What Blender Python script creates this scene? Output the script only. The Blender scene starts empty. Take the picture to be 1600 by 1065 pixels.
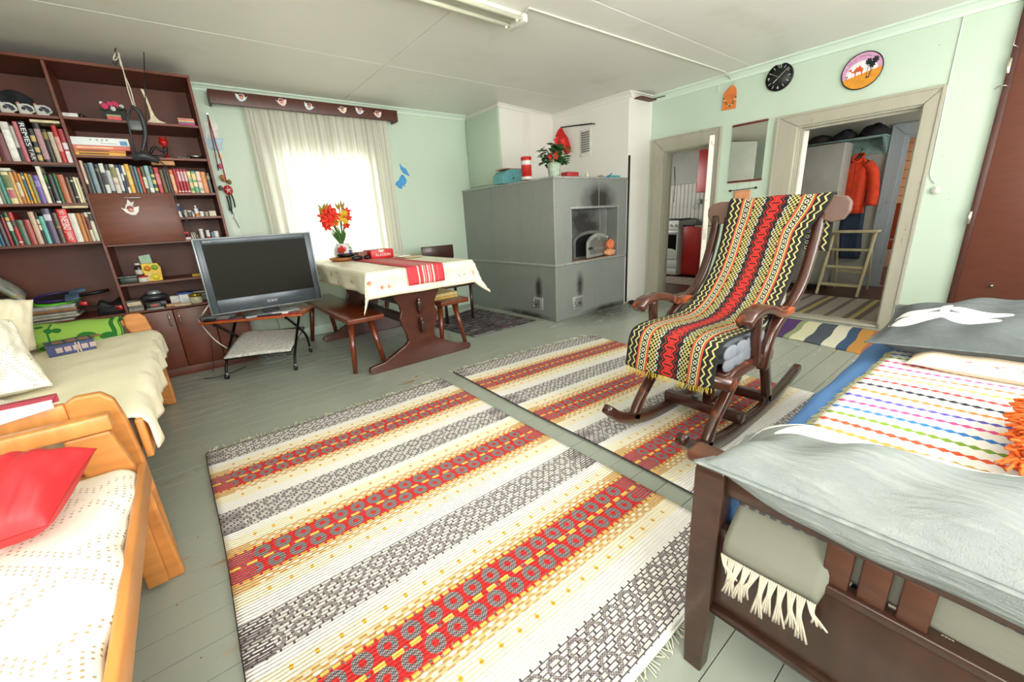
import bpy, bmesh, math, random
from mathutils import Vector, Matrix
random.seed(7)
SC = bpy.context.scene
COL = SC.collection
PI = math.pi
# ------------------------------------------------------------------ camera
CAMH = 1.12
FPX = 632.5
YAW, PITCH, ROLL = math.radians(37.916), math.radians(16.877), math.radians(-3.322)
_f = Vector((math.sin(YAW)*math.cos(PITCH), math.cos(YAW)*math.cos(PITCH), -math.sin(PITCH)))
_r0 = Vector((math.cos(YAW), -math.sin(YAW), 0)); _u0 = _r0.cross(_f)
_r = math.cos(ROLL)*_r0 + math.sin(ROLL)*_u0
_u = -math.sin(ROLL)*_r0 + math.cos(ROLL)*_u0
cam = bpy.data.cameras.new('camera'); cam_o = bpy.data.objects.new('camera', cam); COL.objects.link(cam_o)
cam.sensor_width = 36; cam.lens = FPX/1600*36; cam.clip_start = 0.05
M = Matrix((( _r.x, _u.x, -_f.x, 0), (_r.y, _u.y, -_f.y, 0), (_r.z, _u.z, -_f.z, CAMH), (0, 0, 0, 1)))
cam_o.matrix_world = M
SC.camera = cam_o
CP = Vector((0, 0, CAMH))
def ray(x, y): return _r*((x-800)/FPX) - _u*((y-532.5)/FPX) + _f
def PF(x, y, z=0.0): d = ray(x, y); return CP + d*((z-CAMH)/d.z)     # pixel -> point on a level at height z
def PY(x, y, Y): d = ray(x, y); return CP + d*(Y/d.y)                # pixel -> point on a plane facing the back wall
def PX(x, y, X): d = ray(x, y); return CP + d*(X/d.x)                # pixel -> point on a plane facing the door wall
# ------------------------------------------------------------------ look
vs = SC.view_settings
vs.view_transform = 'Standard'; vs.look = 'None'; vs.gamma = 1; vs.exposure = 0.22
try: vs.use_curve_mapping = False
except Exception: pass
W = bpy.data.worlds.new('world'); SC.world = W; W.use_nodes = True
W.node_tree.nodes['Background'].inputs[0].default_value = (1.0, 0.98, 0.94, 1)
W.node_tree.nodes['Background'].inputs[1].default_value = 5.5
# room size
XL, XR, YF, YB, ZC = -1.15, 4.695, -1.0, 4.78, 2.377
ADDED_FRONT_WINDOWS = [(-0.75, 0.45, 0.85, 2.15), (1.2, 2.4, 0.85, 2.15), (3.0, 4.1, 0.85, 2.15)]  # unseen openings, added to let in more light
def area(name, loc, rot, sx, sy, power, color=(1, 1, 1)):
    l = bpy.data.lights.new(name, 'AREA'); l.shape = 'RECTANGLE'; l.size = sx; l.size_y = sy; l.energy = power; l.color = color
    o = bpy.data.objects.new(name, l); COL.objects.link(o); o.location = loc; o.rotation_euler = rot
    return o
for i, (x0, x1, z0, z1) in enumerate(ADDED_FRONT_WINDOWS):      # lamps added at unseen windows behind the camera, to brighten the room
    area('added_daylight', ((x0+x1)/2, YF-0.14, (z0+z1)/2), (math.radians(104), 0, 0), x1-x0, z1-z0, (66, 58, 34)[i], (1.0, 0.975, 0.94))
area('added_daylight', (XL-0.14, 0.0, 1.45), (0, math.radians(-102), 0), 1.2, 1.1, 32, (1.0, 0.975, 0.94))   # one more added lamp, at an unseen window in the left wall
area('added_daylight', (6.0, 5.05, 1.5), (math.radians(-90), 0, 0), 1.0, 0.9, 14, (1, 0.98, 0.94))  # added kitchen lamp, its source unseen
area('added_daylight', (5.9, -0.16, 1.5), (math.radians(90), 0, 0), 1.2, 1.0, 8, (1, 0.97, 0.92))   # lamp added to brighten the hall, as from an unseen window
area('added_daylight', (8.9, 0.3, 1.45), (0, math.radians(90), 0), 1.3, 1.2, 30, (1, 0.93, 0.85))     # room beyond the hall

# ------------------------------------------------------------------ node helpers
def lin(c):
    if isinstance(c, str): c = tuple(int(c[i:i+2], 16) for i in (0, 2, 4))
    return tuple(((v/255)/12.92 if v/255 <= 0.04045 else ((v/255+0.055)/1.055)**2.4) for v in c) + (1.0,)
class Ex:                                   # scalar node expression
    def __init__(s, nt, v): s.nt = nt; s.v = v
    def op(s, o, *a):
        n = s.nt.nodes.new('ShaderNodeMath'); n.operation = o
        for i, q in enumerate((s,)+a):
            q = q.v if isinstance(q, Ex) else q
            if isinstance(q, (int, float)): n.inputs[i].default_value = q
            else: s.nt.links.new(q, n.inputs[i])
        return Ex(s.nt, n.outputs[0])
    def c(s, k): return Ex(s.nt, k)
    def __add__(s, o): return s.op('ADD', o)
    __radd__ = __add__
    def __sub__(s, o): return s.op('SUBTRACT', o)
    def __rsub__(s, o): return s.c(o).op('SUBTRACT', s)
    def __mul__(s, o): return s.op('MULTIPLY', o)
    __rmul__ = __mul__
    def __truediv__(s, o): return s.op('DIVIDE', o)
    def __gt__(s, o): return s.op('GREATER_THAN', o)
    def __lt__(s, o): return s.op('LESS_THAN', o)
    def abs(s): return s.op('ABSOLUTE')
    def fr(s): return s.op('FRACT')
    def fl(s): return s.op('FLOOR')
    def sin(s): return s.op('SINE')
    def mn(s, o): return s.op('MINIMUM', o)
    def mx(s, o): return s.op('MAXIMUM', o)
    def sq(s): return s.op('SQRT')
    def tri(s): return ((s.fr()-0.5).abs())*2      # 1..0..1
    def between(s, a, b): return (s > a)*(s < b)
    def clamp(s):
        r = s.op('ADD', 0.0)
        r.v.node.use_clamp = True
        return r
class Mt:
    def __init__(s, name, rough=0.6, metal=0.0, spec=0.5):
        s.m = bpy.data.materials.new(name); s.m.use_nodes = True; s.nt = s.m.node_tree
        s.b = s.nt.nodes['Principled BSDF']
        s.b.inputs['Roughness'].default_value = rough; s.b.inputs['Metallic'].default_value = metal
        s.b.inputs['Specular IOR Level'].default_value = spec
        s._tc = None
    def tc(s, k):
        if not s._tc: s._tc = s.nt.nodes.new('ShaderNodeTexCoord')
        return s._tc.outputs[k]
    def xyz(s, k='UV'):
        n = s.nt.nodes.new('ShaderNodeSeparateXYZ'); s.nt.links.new(s.tc(k), n.inputs[0])
        return [Ex(s.nt, n.outputs[i]) for i in range(3)]
    def noise(s, scale, detail=3, k='Object', stretch=(1, 1, 1), rough=0.5):
        n = s.nt.nodes.new('ShaderNodeTexNoise'); n.inputs['Scale'].default_value = scale; n.inputs['Detail'].default_value = detail
        n.inputs['Roughness'].default_value = rough
        mp = s.nt.nodes.new('ShaderNodeMapping'); mp.inputs['Scale'].default_value = stretch
        s.nt.links.new(s.tc(k), mp.inputs[0]); s.nt.links.new(mp.outputs[0], n.inputs['Vector'])
        return Ex(s.nt, n.outputs['Fac'])
    def vor(s, scale, k='Object', stretch=(1, 1, 1)):
        n = s.nt.nodes.new('ShaderNodeTexVoronoi'); n.inputs['Scale'].default_value = scale
        mp = s.nt.nodes.new('ShaderNodeMapping'); mp.inputs['Scale'].default_value = stretch
        s.nt.links.new(s.tc(k), mp.inputs[0]); s.nt.links.new(mp.outputs[0], n.inputs['Vector'])
        return Ex(s.nt, n.outputs['Distance']), n.outputs['Color']
    def col(s, c):
        n = s.nt.nodes.new('ShaderNodeRGB'); n.outputs[0].default_value = lin(c); return n.outputs[0]
    def mix(s, f, a, b, mode='MIX'):
        n = s.nt.nodes.new('ShaderNodeMix'); n.data_type = 'RGBA'; n.blend_type = mode; n.clamp_factor = True
        ins = [n.inputs[0], n.inputs[6], n.inputs[7]]
        for q, i in zip((f, a, b), ins):
            if isinstance(q, Ex): q = q.v
            if isinstance(q, (int, float)): i.default_value = q
            elif isinstance(q, (str, tuple)): i.default_value = lin(q)
            else: s.nt.links.new(q, i)
        return n.outputs[2]
    def ramp(s, f, stops, const=True):
        n = s.nt.nodes.new('ShaderNodeValToRGB'); cr = n.color_ramp; cr.interpolation = 'CONSTANT' if const else 'LINEAR'
        while len(cr.elements) < len(stops): cr.elements.new(0.5)
        for e, (p, c) in zip(cr.elements, sorted(stops)): e.position = p; 
        for e, (p, c) in zip(cr.elements, sorted(stops)): e.position = p; e.color = lin(c)
        s.nt.links.new(f.v, n.inputs[0]); return n.outputs[0]
    def base(s, c):
        if isinstance(c, (str, tuple)): s.b.inputs['Base Color'].default_value = lin(c)
        else: s.nt.links.new(c, s.b.inputs['Base Color'])
        return s
    def bump(s, h, dist=0.002, strength=0.6):
        n = s.nt.nodes.new('ShaderNodeBump'); n.inputs['Distance'].default_value = dist; n.inputs['Strength'].default_value = strength
        s.nt.links.new(h.v if isinstance(h, Ex) else h, n.inputs['Height']); s.nt.links.new(n.outputs[0], s.b.inputs['Normal']); return s
    def rough(s, e): s.nt.links.new(e.v, s.b.inputs['Roughness']); return s
_mc = {}
def cm(c, rough=0.55, metal=0.0, var=0.10, ns=30, bump=0.0, spec=0.5, stretch=(1, 1, 1), coat=0.0):
    """plain coloured material with a little uneven tone and relief"""
    key = (c, rough, metal, var, ns, bump, spec, stretch, coat)
    if key in _mc: return _mc[key]
    t = Mt('paint_%s' % (c if isinstance(c, str) else '%02x%02x%02x' % c), rough, metal, spec)
    n = t.noise(ns, 3, stretch=stretch)
    if isinstance(c, str): c3 = tuple(int(c[i:i+2], 16) for i in (0, 2, 4))
    else: c3 = c
    dk = tuple(max(0, v*(1-var*1.2)) for v in c3); lt = tuple(min(255, v*(1+var*0.8)) for v in c3)
    t.base(t.mix(((n-0.5)*1.8+0.5).clamp(), dk, lt))
    if bump: t.bump(n, bump, 0.5)
    if coat: t.b.inputs['Coat Weight'].default_value = coat
    _mc[key] = t.m
    return t.m

# ------------------------------------------------------------------ mesh helpers
class MB:
    def __init__(s): s.v = []; s.f = []; s.sm = []; s.uv = []; s.mi = []; s.M = None
    def add(s, vs_, fs, smooth=False, uvs=None, mi=0, M=None):
        o = len(s.v)
        M = M or s.M
        s.v += [tuple((M @ Vector(p)) if M else p) for p in vs_]
        for i, f in enumerate(fs):
            s.f.append([k+o for k in f]); s.sm.append(smooth); s.mi.append(mi)
            s.uv.append([uvs[k] for k in f] if uvs else [(0, 0)]*len(f))
        return s
    def box(s, a, b, M=None, mi=0):
        (x0, y0, z0), (x1, y1, z1) = a, b
        v = [(x0, y0, z0), (x1, y0, z0), (x1, y1, z0), (x0, y1, z0), (x0, y0, z1), (x1, y0, z1), (x1, y1, z1), (x0, y1, z1)]
        return s.add(v, [(0, 3, 2, 1), (4, 5, 6, 7), (0, 1, 5, 4), (1, 2, 6, 5), (2, 3, 7, 6), (3, 0, 4, 7)], M=M, mi=mi)
    def rbox(s, a, b, r=0.005, M=None, mi=0, seg=2):
        bm = bmesh.new()
        mt = MB().box(a, b); vs_ = [bm.verts.new(p) for p in mt.v]
        for f in mt.f: bm.faces.new([vs_[k] for k in f])
        r = min(r, 0.49*min(abs(b[i]-a[i]) for i in range(3)))
        bmesh.ops.bevel(bm, geom=bm.edges[:], offset=r, segments=seg, affect='EDGES', profile=0.5)
        bm.verts.index_update()
        s.add([tuple(v.co) for v in bm.verts], [[v.index for v in f.verts] for f in bm.faces], seg > 1, M=M, mi=mi); bm.free(); return s
    def prism(s, pts, axis, lo, hi, M=None, smooth=False, mi=0):
        """polygon pts (2D) extruded along axis 0/1/2 from lo to hi"""
        def mk(p, h):
            if axis == 0: return (h, p[0], p[1])
            if axis == 1: return (p[0], h, p[1])
            return (p[0], p[1], h)
        n = len(pts); v = [mk(p, lo) for p in pts]+[mk(p, hi) for p in pts]
        f = [list(range(n)), list(range(2*n-1, n-1, -1))]
        s.add(v, f, False, M=M, mi=mi)
        o = len(s.v)-2*n
        for i in range(n):
            j = (i+1) % n
            s.f.append([o+i, o+n+i, o+n+j, o+j]); s.sm.append(smooth); s.mi.append(mi); s.uv.append([(0, 0)]*4)
        return s
    def tube(s, path, r, n=8, closed=False, cap=True, M=None, flat=None, mi=0):
        P = [Vector(p) for p in path]; m = len(P); vs_ = []
        rr = r if isinstance(r, (list, tuple)) else [r]*m
        up = None
        for i in range(m):
            a = P[(i-1) % m] if (closed or i > 0) else P[0]; b = P[(i+1) % m] if (closed or i < m-1) else P[-1]
            t = (b-a).normalized()
            if up is None:
                up = Vector((0, 0, 1)) if abs(t.z) < 0.9 else Vector((1, 0, 0))
            x = t.cross(up)
            if x.length < 1e-6: x = t.cross(Vector((0, 1, 0)))
            x.normalize(); y = x.cross(t).normalized(); up = y
            for k in range(n):
                an = 2*PI*k/n
                fx, fy = (1, 1) if not flat else flat
                vs_.append(tuple(P[i]+x*(math.cos(an)*rr[i]*fx)+y*(math.sin(an)*rr[i]*fy)))
        fs = []
        for i in range(m if closed else m-1):
            for k in range(n):
                fs.append((i*n+k, i*n+(k+1) % n, ((i+1) % m)*n+(k+1) % n, ((i+1) % m)*n+k))
        s.add(vs_, fs, True, M=M, mi=mi)
        if cap and not closed:
            o = len(s.v)-len(vs_)
            for f in (list(range(o+n-1, o-1, -1)), list(range(o+(m-1)*n, o+m*n))):
                s.f.append(f); s.sm.append(False); s.mi.append(mi); s.uv.append([(0, 0)]*n)
        return s
    def cyl(s, a, b, r, r2=None, n=16, M=None, mi=0): return s.tube([a, b], [r, r if r2 is None else r2], n, M=M, mi=mi)
    def lathe(s, prof, c=(0, 0, 0), n=20, M=None, mi=0, sx=1, sy=1):
        vs_ = []; m = len(prof)
        for (r, z) in prof:
            for k in range(n):
                an = 2*PI*k/n; vs_.append((c[0]+r*math.cos(an)*sx, c[1]+r*math.sin(an)*sy, c[2]+z))
        fs = [(i*n+k, i*n+(k+1) % n, (i+1)*n+(k+1) % n, (i+1)*n+k) for i in range(m-1) for k in range(n)]
        fs += [list(range(n-1, -1, -1)), list(range((m-1)*n, m*n))]
        return s.add(vs_, fs, True, M=M, mi=mi)
    def grid(s, fn, nu, nv, uvs=(1, 1), M=None, smooth=True, mi=0, closed_u=False):
        vs_ = []; uv = []
        for j in range(nv+1):
            for i in range(nu+1):
                u, v = i/nu, j/nv; vs_.append(tuple(fn(u, v))); uv.append((u*uvs[0], v*uvs[1]))
        fs = [(j*(nu+1)+i, j*(nu+1)+i+1, (j+1)*(nu+1)+i+1, (j+1)*(nu+1)+i) for j in range(nv) for i in range(nu)]
        return s.add(vs_, fs, smooth, uv, mi=mi, M=M)
    def ball(s, c, r, n=12, m=8, M=None, mi=0):
        rx, ry, rz = r if isinstance(r, (tuple, list)) else (r, r, r)
        vs_ = [(c[0], c[1], c[2]-rz)]
        for j in range(1, m):
            t = -PI/2+PI*j/m
            for k in range(n): a = 2*PI*k/n; vs_.append((c[0]+rx*math.cos(t)*math.cos(a), c[1]+ry*math.cos(t)*math.sin(a), c[2]+rz*math.sin(t)))
        vs_.append((c[0], c[1], c[2]+rz)); L = len(vs_)-1
        fs = [(0, 1+(k+1) % n, 1+k) for k in range(n)]
        fs += [(1+j*n+k, 1+j*n+(k+1) % n, 1+(j+1)*n+(k+1) % n, 1+(j+1)*n+k) for j in range(m-2) for k in range(n)]
        fs += [(1+(m-2)*n+k, 1+(m-2)*n+(k+1) % n, L) for k in range(n)]
        return s.add(vs_, fs, True, M=M, mi=mi)
    def build(s, name, mat, parent=None, solid=0.0, offset=-1, sub=0, bevel=0.0):
        me = bpy.data.meshes.new(name)
        V = [Vector(p) for p in s.v]
        lo = Vector((min(p.x for p in V), min(p.y for p in V), min(p.z for p in V)))
        hi = Vector((max(p.x for p in V), max(p.y for p in V), max(p.z for p in V)))
        c = Vector(((lo.x+hi.x)/2, (lo.y+hi.y)/2, lo.z))
        me.from_pydata([tuple(p-c) for p in V], [], s.f)
        me.polygons.foreach_set('use_smooth', s.sm)
        me.polygons.foreach_set('material_index', s.mi)
        ul = me.uv_layers.new(name='UVMap'); flat = []
        for q in s.uv:
            for a in q: flat += [a[0], a[1]]
        ul.data.foreach_set('uv', flat)
        for m_ in (mat if isinstance(mat, (list, tuple)) else [mat]): me.materials.append(m_)
        me.update()
        o = bpy.data.objects.new(name, me); COL.objects.link(o)
        pw = Vector((0, 0, 0))
        if parent is not None:
            o.parent = parent
            q = parent
            while q is not None: pw = pw + Vector(q.location); q = q.parent
        o.location = c-pw
        if bevel:
            md = o.modifiers.new('bevel', 'BEVEL'); md.width = bevel; md.segments = 2; md.limit_method = 'ANGLE'
        if solid:
            md = o.modifiers.new('solid', 'SOLIDIFY'); md.thickness = solid; md.offset = offset
        if sub:
            md = o.modifiers.new('sub', 'SUBSURF'); md.levels = sub; md.render_levels = sub
        return o
def tag(o, label=None, cat=None, group=None, kind=None):
    if label: o['label'] = label
    if cat: o['category'] = cat
    if group: o['group'] = group
    if kind: o['kind'] = kind
    return o
def thing(name, loc, label, cat, group=None):
    o = bpy.data.objects.new(name, None); COL.objects.link(o); o.location = loc; o.empty_display_size = 0.05
    return tag(o, label, cat, group)
def struct(name, mb, mat, **k): return tag(mb.build(name, mat, **k), kind='structure')
def rotz(a, c=(0, 0, 0)): return Matrix.Translation(Vector(c)) @ Matrix.Rotation(a, 4, 'Z') @ Matrix.Translation(-Vector(c))
def frame(o, x, y, z=None):
    """matrix with columns x, y, z at origin o"""
    x = Vector(x).normalized(); y = Vector(y).normalized(); z = Vector(z).normalized() if z else x.cross(y)
    return Matrix(((x.x, y.x, z.x, o[0]), (x.y, y.y, z.y, o[1]), (x.z, y.z, z.z, o[2]), (0, 0, 0, 1)))
def text_mesh(txt, M, size, mat, parent, name='lettering', depth=0.0008, width=None, shear=0.0):
    cu = bpy.data.curves.new('t', 'FONT'); cu.body = txt; cu.size = size; cu.align_x = 'CENTER'; cu.align_y = 'CENTER'; cu.extrude = depth; cu.resolution_u = 3; cu.shear = shear
    to = bpy.data.objects.new('t', cu); COL.objects.link(to)
    me = bpy.data.meshes.new_from_object(to.evaluated_get(bpy.context.evaluated_depsgraph_get()))
    bpy.data.objects.remove(to); bpy.data.curves.remove(cu)
    mb = MB(); vs_ = [v.co.copy() for v in me.vertices]
    if width:
        w = max(v.x for v in vs_)-min(v.x for v in vs_)
        for v in vs_: v.x *= width/w
    mb.add([tuple(v) for v in vs_], [list(p.vertices) for p in me.polygons], M=M)
    bpy.data.meshes.remove(me)
    return mb.build(name, mat, parent)
def copy_tree(o, dloc=(0, 0, 0), parent=None):
    c = o.copy(); COL.objects.link(c); c.parent = parent
    c.location = Vector(o.location)+Vector(dloc)
    for ch in list(o.children): copy_tree(ch, (0, 0, 0), c)
    return c
def bez(p, n=24):
    """Catmull-Rom through points"""
    P = [Vector(q) for q in p]; P = [2*P[0]-P[1]]+P+[2*P[-1]-P[-2]]; out = []
    seg = len(P)-3
    for i in range(seg):
        k = max(2, n//seg)
        for j in range(k):
            t = j/k; a, b, c, d = P[i:i+4]
            out.append(0.5*((2*b)+(-a+c)*t+(2*a-5*b+4*c-d)*t*t+(-a+3*b-3*c+d)*t*t*t))
    out.append(P[-2]); return out
def hsh(i, k=0): return (math.sin(i*127.1+k*311.7)*43758.5453) % 1.0
# ------------------------------------------------------------------ surface materials
def world_pos(t):
    n = t.nt.nodes.new('ShaderNodeNewGeometry'); return n.outputs['Position']
def wnoise(t, scale, detail=3, stretch=(1, 1, 1)):
    n = t.nt.nodes.new('ShaderNodeTexNoise'); n.inputs['Scale'].default_value = scale; n.inputs['Detail'].default_value = detail
    mp = t.nt.nodes.new('ShaderNodeMapping'); mp.inputs['Scale'].default_value = stretch
    t.nt.links.new(world_pos(t), mp.inputs[0]); t.nt.links.new(mp.outputs[0], n.inputs['Vector'])
    return Ex(t.nt, n.outputs['Fac'])
def wall_mat(name, a, b, stain, rough=0.45):
    t = Mt(name, rough); n = wnoise(t, 1.3, 4); st = wnoise(t, 2.2, 5, (1, 1, 0.35)); fine = wnoise(t, 90, 2)
    c = t.mix(n, a, b); c = t.mix(((st-0.60)*3).clamp(), c, stain)
    sp = wnoise(t, 45, 1); c = t.mix((sp > 0.80)*0.5, c, '8d7a62')
    t.base(c); t.bump(fine*0.5+n, 0.002, 0.25); return t.m
M_WALL = wall_mat('green_wall_paint', 'bbcdbb', 'c5d6c4', 'b6bfab')
M_WHITE = wall_mat('white_plaster', 'dedcd3', 'e9e7e0', 'cbc8bd', 0.6)
M_CEIL = wall_mat('ceiling_paint', 'e0e1d8', 'e8e9e1', 'cfccba', 0.5)
M_TRIMG = wall_mat('pale_green_trim', 'c9dccb', 'd4e4d6', 'b7c2b0', 0.4)
def floor_mat():
    t = Mt('painted_floor', 0.28); n = wnoise(t, 2.0, 4); g = wnoise(t, 9, 4, (0.25, 3.5, 1)); w = wnoise(t, 6.0, 6, (0.5, 2.2, 1)); w2 = wnoise(t, 1.1, 3)
    c = t.mix(n, '969d91', 'a6aca0'); c = t.mix(((g-0.5)*0.8+0.3).clamp()*0.18, c, 'a2a599')
    sc = ((w-0.63)*30).clamp()*((w2-0.45)*6).clamp()
    c = t.mix(sc, c, '8e6a42')
    p = t.nt.nodes.new('ShaderNodeSeparateXYZ'); t.nt.links.new(world_pos(t), p.inputs[0]); X, Y, Z = [Ex(t.nt, p.outputs[i]) for i in range(3)]
    dx = (X-3.75)/.85; dy = (Y-2.95)/.42; ash = (1.0-(dx*dx+dy*dy).sq()).mx(0.0)*wnoise(t, 12, 5, (1, 2, 1))   # charcoal trodden in before the oven
    c = t.mix((ash*2.2).clamp()*.8, c, '35342f')
    dot = wnoise(t, 55, 1); c = t.mix((dot > 0.79), c, '6b5640')
    t.base(c); t.rough(0.20+sc*0.35+n*0.08); t.bump(g*0.15+n*0.4-sc*0.5, 0.0008, 0.3); return t.m
M_FLOOR = floor_mat()
M_GAP = cm('2a2922', 0.95, spec=.1)
def casing_mat(name, a, b, chip):
    t = Mt(name, 0.45); n = wnoise(t, 3, 4, (4, 4, 0.6)); w = wnoise(t, 14, 5, (2, 2, 0.5))
    c = t.mix(n, a, b); c = t.mix(((w-0.68)*20).clamp(), c, chip); t.base(c); t.bump(n, 0.002, 0.4); return t.m
M_CAS = casing_mat('grey_casing_paint', '9c9886', 'b2ae9e', '867960')
M_CAS2 = casing_mat('bluegrey_casing_paint', '8f979b', 'a3abae', '6c6a62')
M_LEAF = casing_mat('chipped_white_paint', 'd8d2c3', 'e6e1d5', 'a4613a')
M_BROWN = cm('67382a', 0.35, 0, 0.06, 6, 0.0006, stretch=(1, 1, 6))
M_DARKFL = cm('4a2a20', 0.35, 0, 0.2, 8, stretch=(0.3, 3, 1))

# ------------------------------------------------------------------ floor with its boards
fl = struct('floor', MB().box((XL, YF, -0.06), (XR+0.14, YB, -0.014)), M_GAP)
pw = 0.1185; y = YF; k = 0
while y < YB-0.005:
    y1 = min(y+pw, YB); e = 0.0022+0.001*hsh(k)
    dz = -0.0006*hsh(k, 3)
    MB().box((XL+0.002, y+e/2, -0.0142), (XR, y1-e/2, dz)).build('plank', M_FLOOR, fl); y = y1; k += 1
# ------------------------------------------------------------------ ceiling with its panels
ce = struct('ceiling', MB().box((XL, YF, ZC+0.012), (XR, YB, ZC+0.06)), cm('9b9a88', 0.9))
xs = [XL, 1.655, XR]; ys = [YF, 0.35, 1.98, 3.60, YB]
for i in range(2):
    for j in range(4):
        e = 0.0022
        MB().rbox((xs[i]+e, ys[j]+e, ZC), (xs[i+1]-e, ys[j+1]-e, ZC+0.0125), 0.003, seg=1).build('ceiling_panel', M_CEIL, ce)
# ------------------------------------------------------------------ walls
def wall_with_holes(axis, p0, p1, a0, a1, z0, z1, holes):
    """axis 0: wall spans X at Y in p0..p1; axis 1: spans Y at X in p0..p1; holes (a,b,lo,hi)"""
    mb = MB()
    def bx(a, b, lo, hi):
        if b-a < 1e-4 or hi-lo < 1e-4: return
        if axis == 0: mb.box((a, p0, lo), (b, p1, hi))
        else: mb.box((p0, a, lo), (p1, b, hi))
    cur = a0
    for (a, b, lo, hi) in sorted(holes):
        bx(cur, a, z0, z1); bx(a, b, z0, lo); bx(a, b, hi, z1); cur = b
    bx(cur, a1, z0, z1); return mb
WT = 0.14
BWIN = (0.90, 1.90, 0.66, 1.88)
D1 = (2.36, 2.887, 0.0, 1.757); D2 = (0.712, 1.545, 0.0, 1.775)
ADDED_LWIN = (-0.6, 0.6, 0.9, 2.0)  # unseen opening, added for its light
struct('wall_back', wall_with_holes(0, YB, YB+WT, XL-WT, 7.3, -0.06, ZC+0.06, [BWIN, (5.45, 6.55, 0.95, 1.9)]), M_WALL)
struct('wall_right', wall_with_holes(1, XR, XR+WT, YF-WT, YB, -0.06, ZC+0.06, [D1, D2]), M_WALL)
struct('wall_left', wall_with_holes(1, XL-WT, XL, YF-WT, YB, -0.06, ZC+0.06, [ADDED_LWIN]), M_WALL)
struct('wall_front', wall_with_holes(0, YF-WT, YF, XL, XR, -0.06, ZC+0.06, [(a, b, lo, hi) for a, b, lo, hi in ADDED_FRONT_WINDOWS]), M_WALL)
M_GLASS = Mt('window_glass', 0.0); M_GLASS.b.inputs['Transmission Weight'].default_value = 1.0; M_GLASS.b.inputs['IOR'].default_value = 1.02; M_GLASS.base('f4faf8'); M_GLASS = M_GLASS.m
M_WFR = cm('e4e6df', 0.4)
def window(n, axis, p0, p1, a, b, lo, hi, glass=True):
    def bb(mb, a0, a1, z0, z1, q0, q1):
        if axis == 0: mb.rbox((a0, q0, z0), (a1, q1, z1), 0.004, seg=1)
        else: mb.rbox((q0, a0, z0), (q1, a1, z1), 0.004, seg=1)
        return mb
    m = MB(); w = 0.055; q0, q1 = p0+0.04, p1-0.04
    bb(m, a, a+w, lo, hi, q0, q1); bb(m, b-w, b, lo, hi, q0, q1); bb(m, a+w, b-w, lo, lo+w, q0, q1); bb(m, a+w, b-w, hi-w, hi, q0, q1)
    o = struct('window_%d' % n, m, M_WFR)
    c = (a+b)/2
    bb(MB(), c-0.03, c+0.03, lo+w, hi-w, q0+.005, q1-.005).build('mullion', M_WFR, o)
    zt = lo+(hi-lo)*0.68
    bb(MB(), a+w, c-0.03, zt-.02, zt+.02, q0+.01, q1-.01).build('glazing_bar', M_WFR, o); bb(MB(), c+.03, b-w, zt-.02, zt+.02, q0+.01, q1-.01).build('glazing_bar', M_WFR, o)
    if glass:
        qm = (q0+q1)/2
        for (g0, g1) in ((a+w, c-.03), (c+.03, b-w)):
            for (h0, h1) in ((lo+w, zt-.02), (zt+.02, hi-w)):
                bb(MB(), g0, g1, h0, h1, qm-.002, qm+.002).build('pane', M_GLASS, o)
window(1, 0, YB, YB+WT, *BWIN)
for i, w in enumerate(ADDED_FRONT_WINDOWS): window(2+i, 0, YF-WT, YF, *w, glass=False)  # added windows, out of view
window(5, 1, XL-WT, XL, *ADDED_LWIN, glass=False)  # added window in the left wall, out of view
# pale wall panel joints on the green walls (battens)
for n, (x, a, b) in enumerate([(2.42, 0.0, 1.9), (2.48, 1.3, 2.3)]):
    pass
# ------------------------------------------------------------------ cornice, baseboards
def cornice(n, a, b, nrm, mat=M_TRIMG, sz=0.045):
    a = Vector((a[0], a[1], ZC)); b = Vector((b[0], b[1], ZC)); d = (b-a).normalized(); nv = Vector((nrm[0], nrm[1], 0))
    prof = [(0, 0), (sz*1.1, 0), (sz*1.1, -sz*.22), (sz*.75, -sz*.35), (sz*.35, -sz*.8), (sz*.28, -sz*1.2), (0, -sz*1.2)]
    v = [tuple(a+nv*p[0]+Vector((0, 0, p[1]))) for p in prof]+[tuple(b+nv*p[0]+Vector((0, 0, p[1]))) for p in prof]
    k = len(prof); f = [list(range(k)), list(range(2*k-1, k-1, -1))]+[[i, k+i, k+(i+1) % k, (i+1) % k] for i in range(k)]
    return struct('trim_%d' % n, MB().add(v, f), mat)
cornice(1, (XL, YB), (3.17, YB), (0, -1))
cornice(2, (XR, YF), (XR, 3.088), (-1, 0), sz=0.06)
cornice(3, (4.695, 3.088), (4.245, 3.088), (0, -1), M_WHITE)
cornice(4, (4.245, 3.045), (4.2, 4.25), (-1, 0), M_WHITE)
cornice(5, (3.17, 4.10), (4.2, 4.25), (0.14, -0.99), M_WHITE, 0.03)
cornice(6, (XL, YF), (XL, YB), (1, 0)); cornice(7, (XL, YF), (XR, YF), (0, 1))
struct('baseboard_back', MB().rbox((0.36, YB-0.022, 0), (3.04, YB, 0.10), 0.006), M_TRIMG)
struct('baseboard_right', MB().rbox((XR-0.02, 1.725, 0), (XR, 2.235, 0.10), 0.006).rbox((XR-0.02, 0.32, 0), (XR, 0.60, 0.10), 0.006), M_TRIMG)
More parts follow.
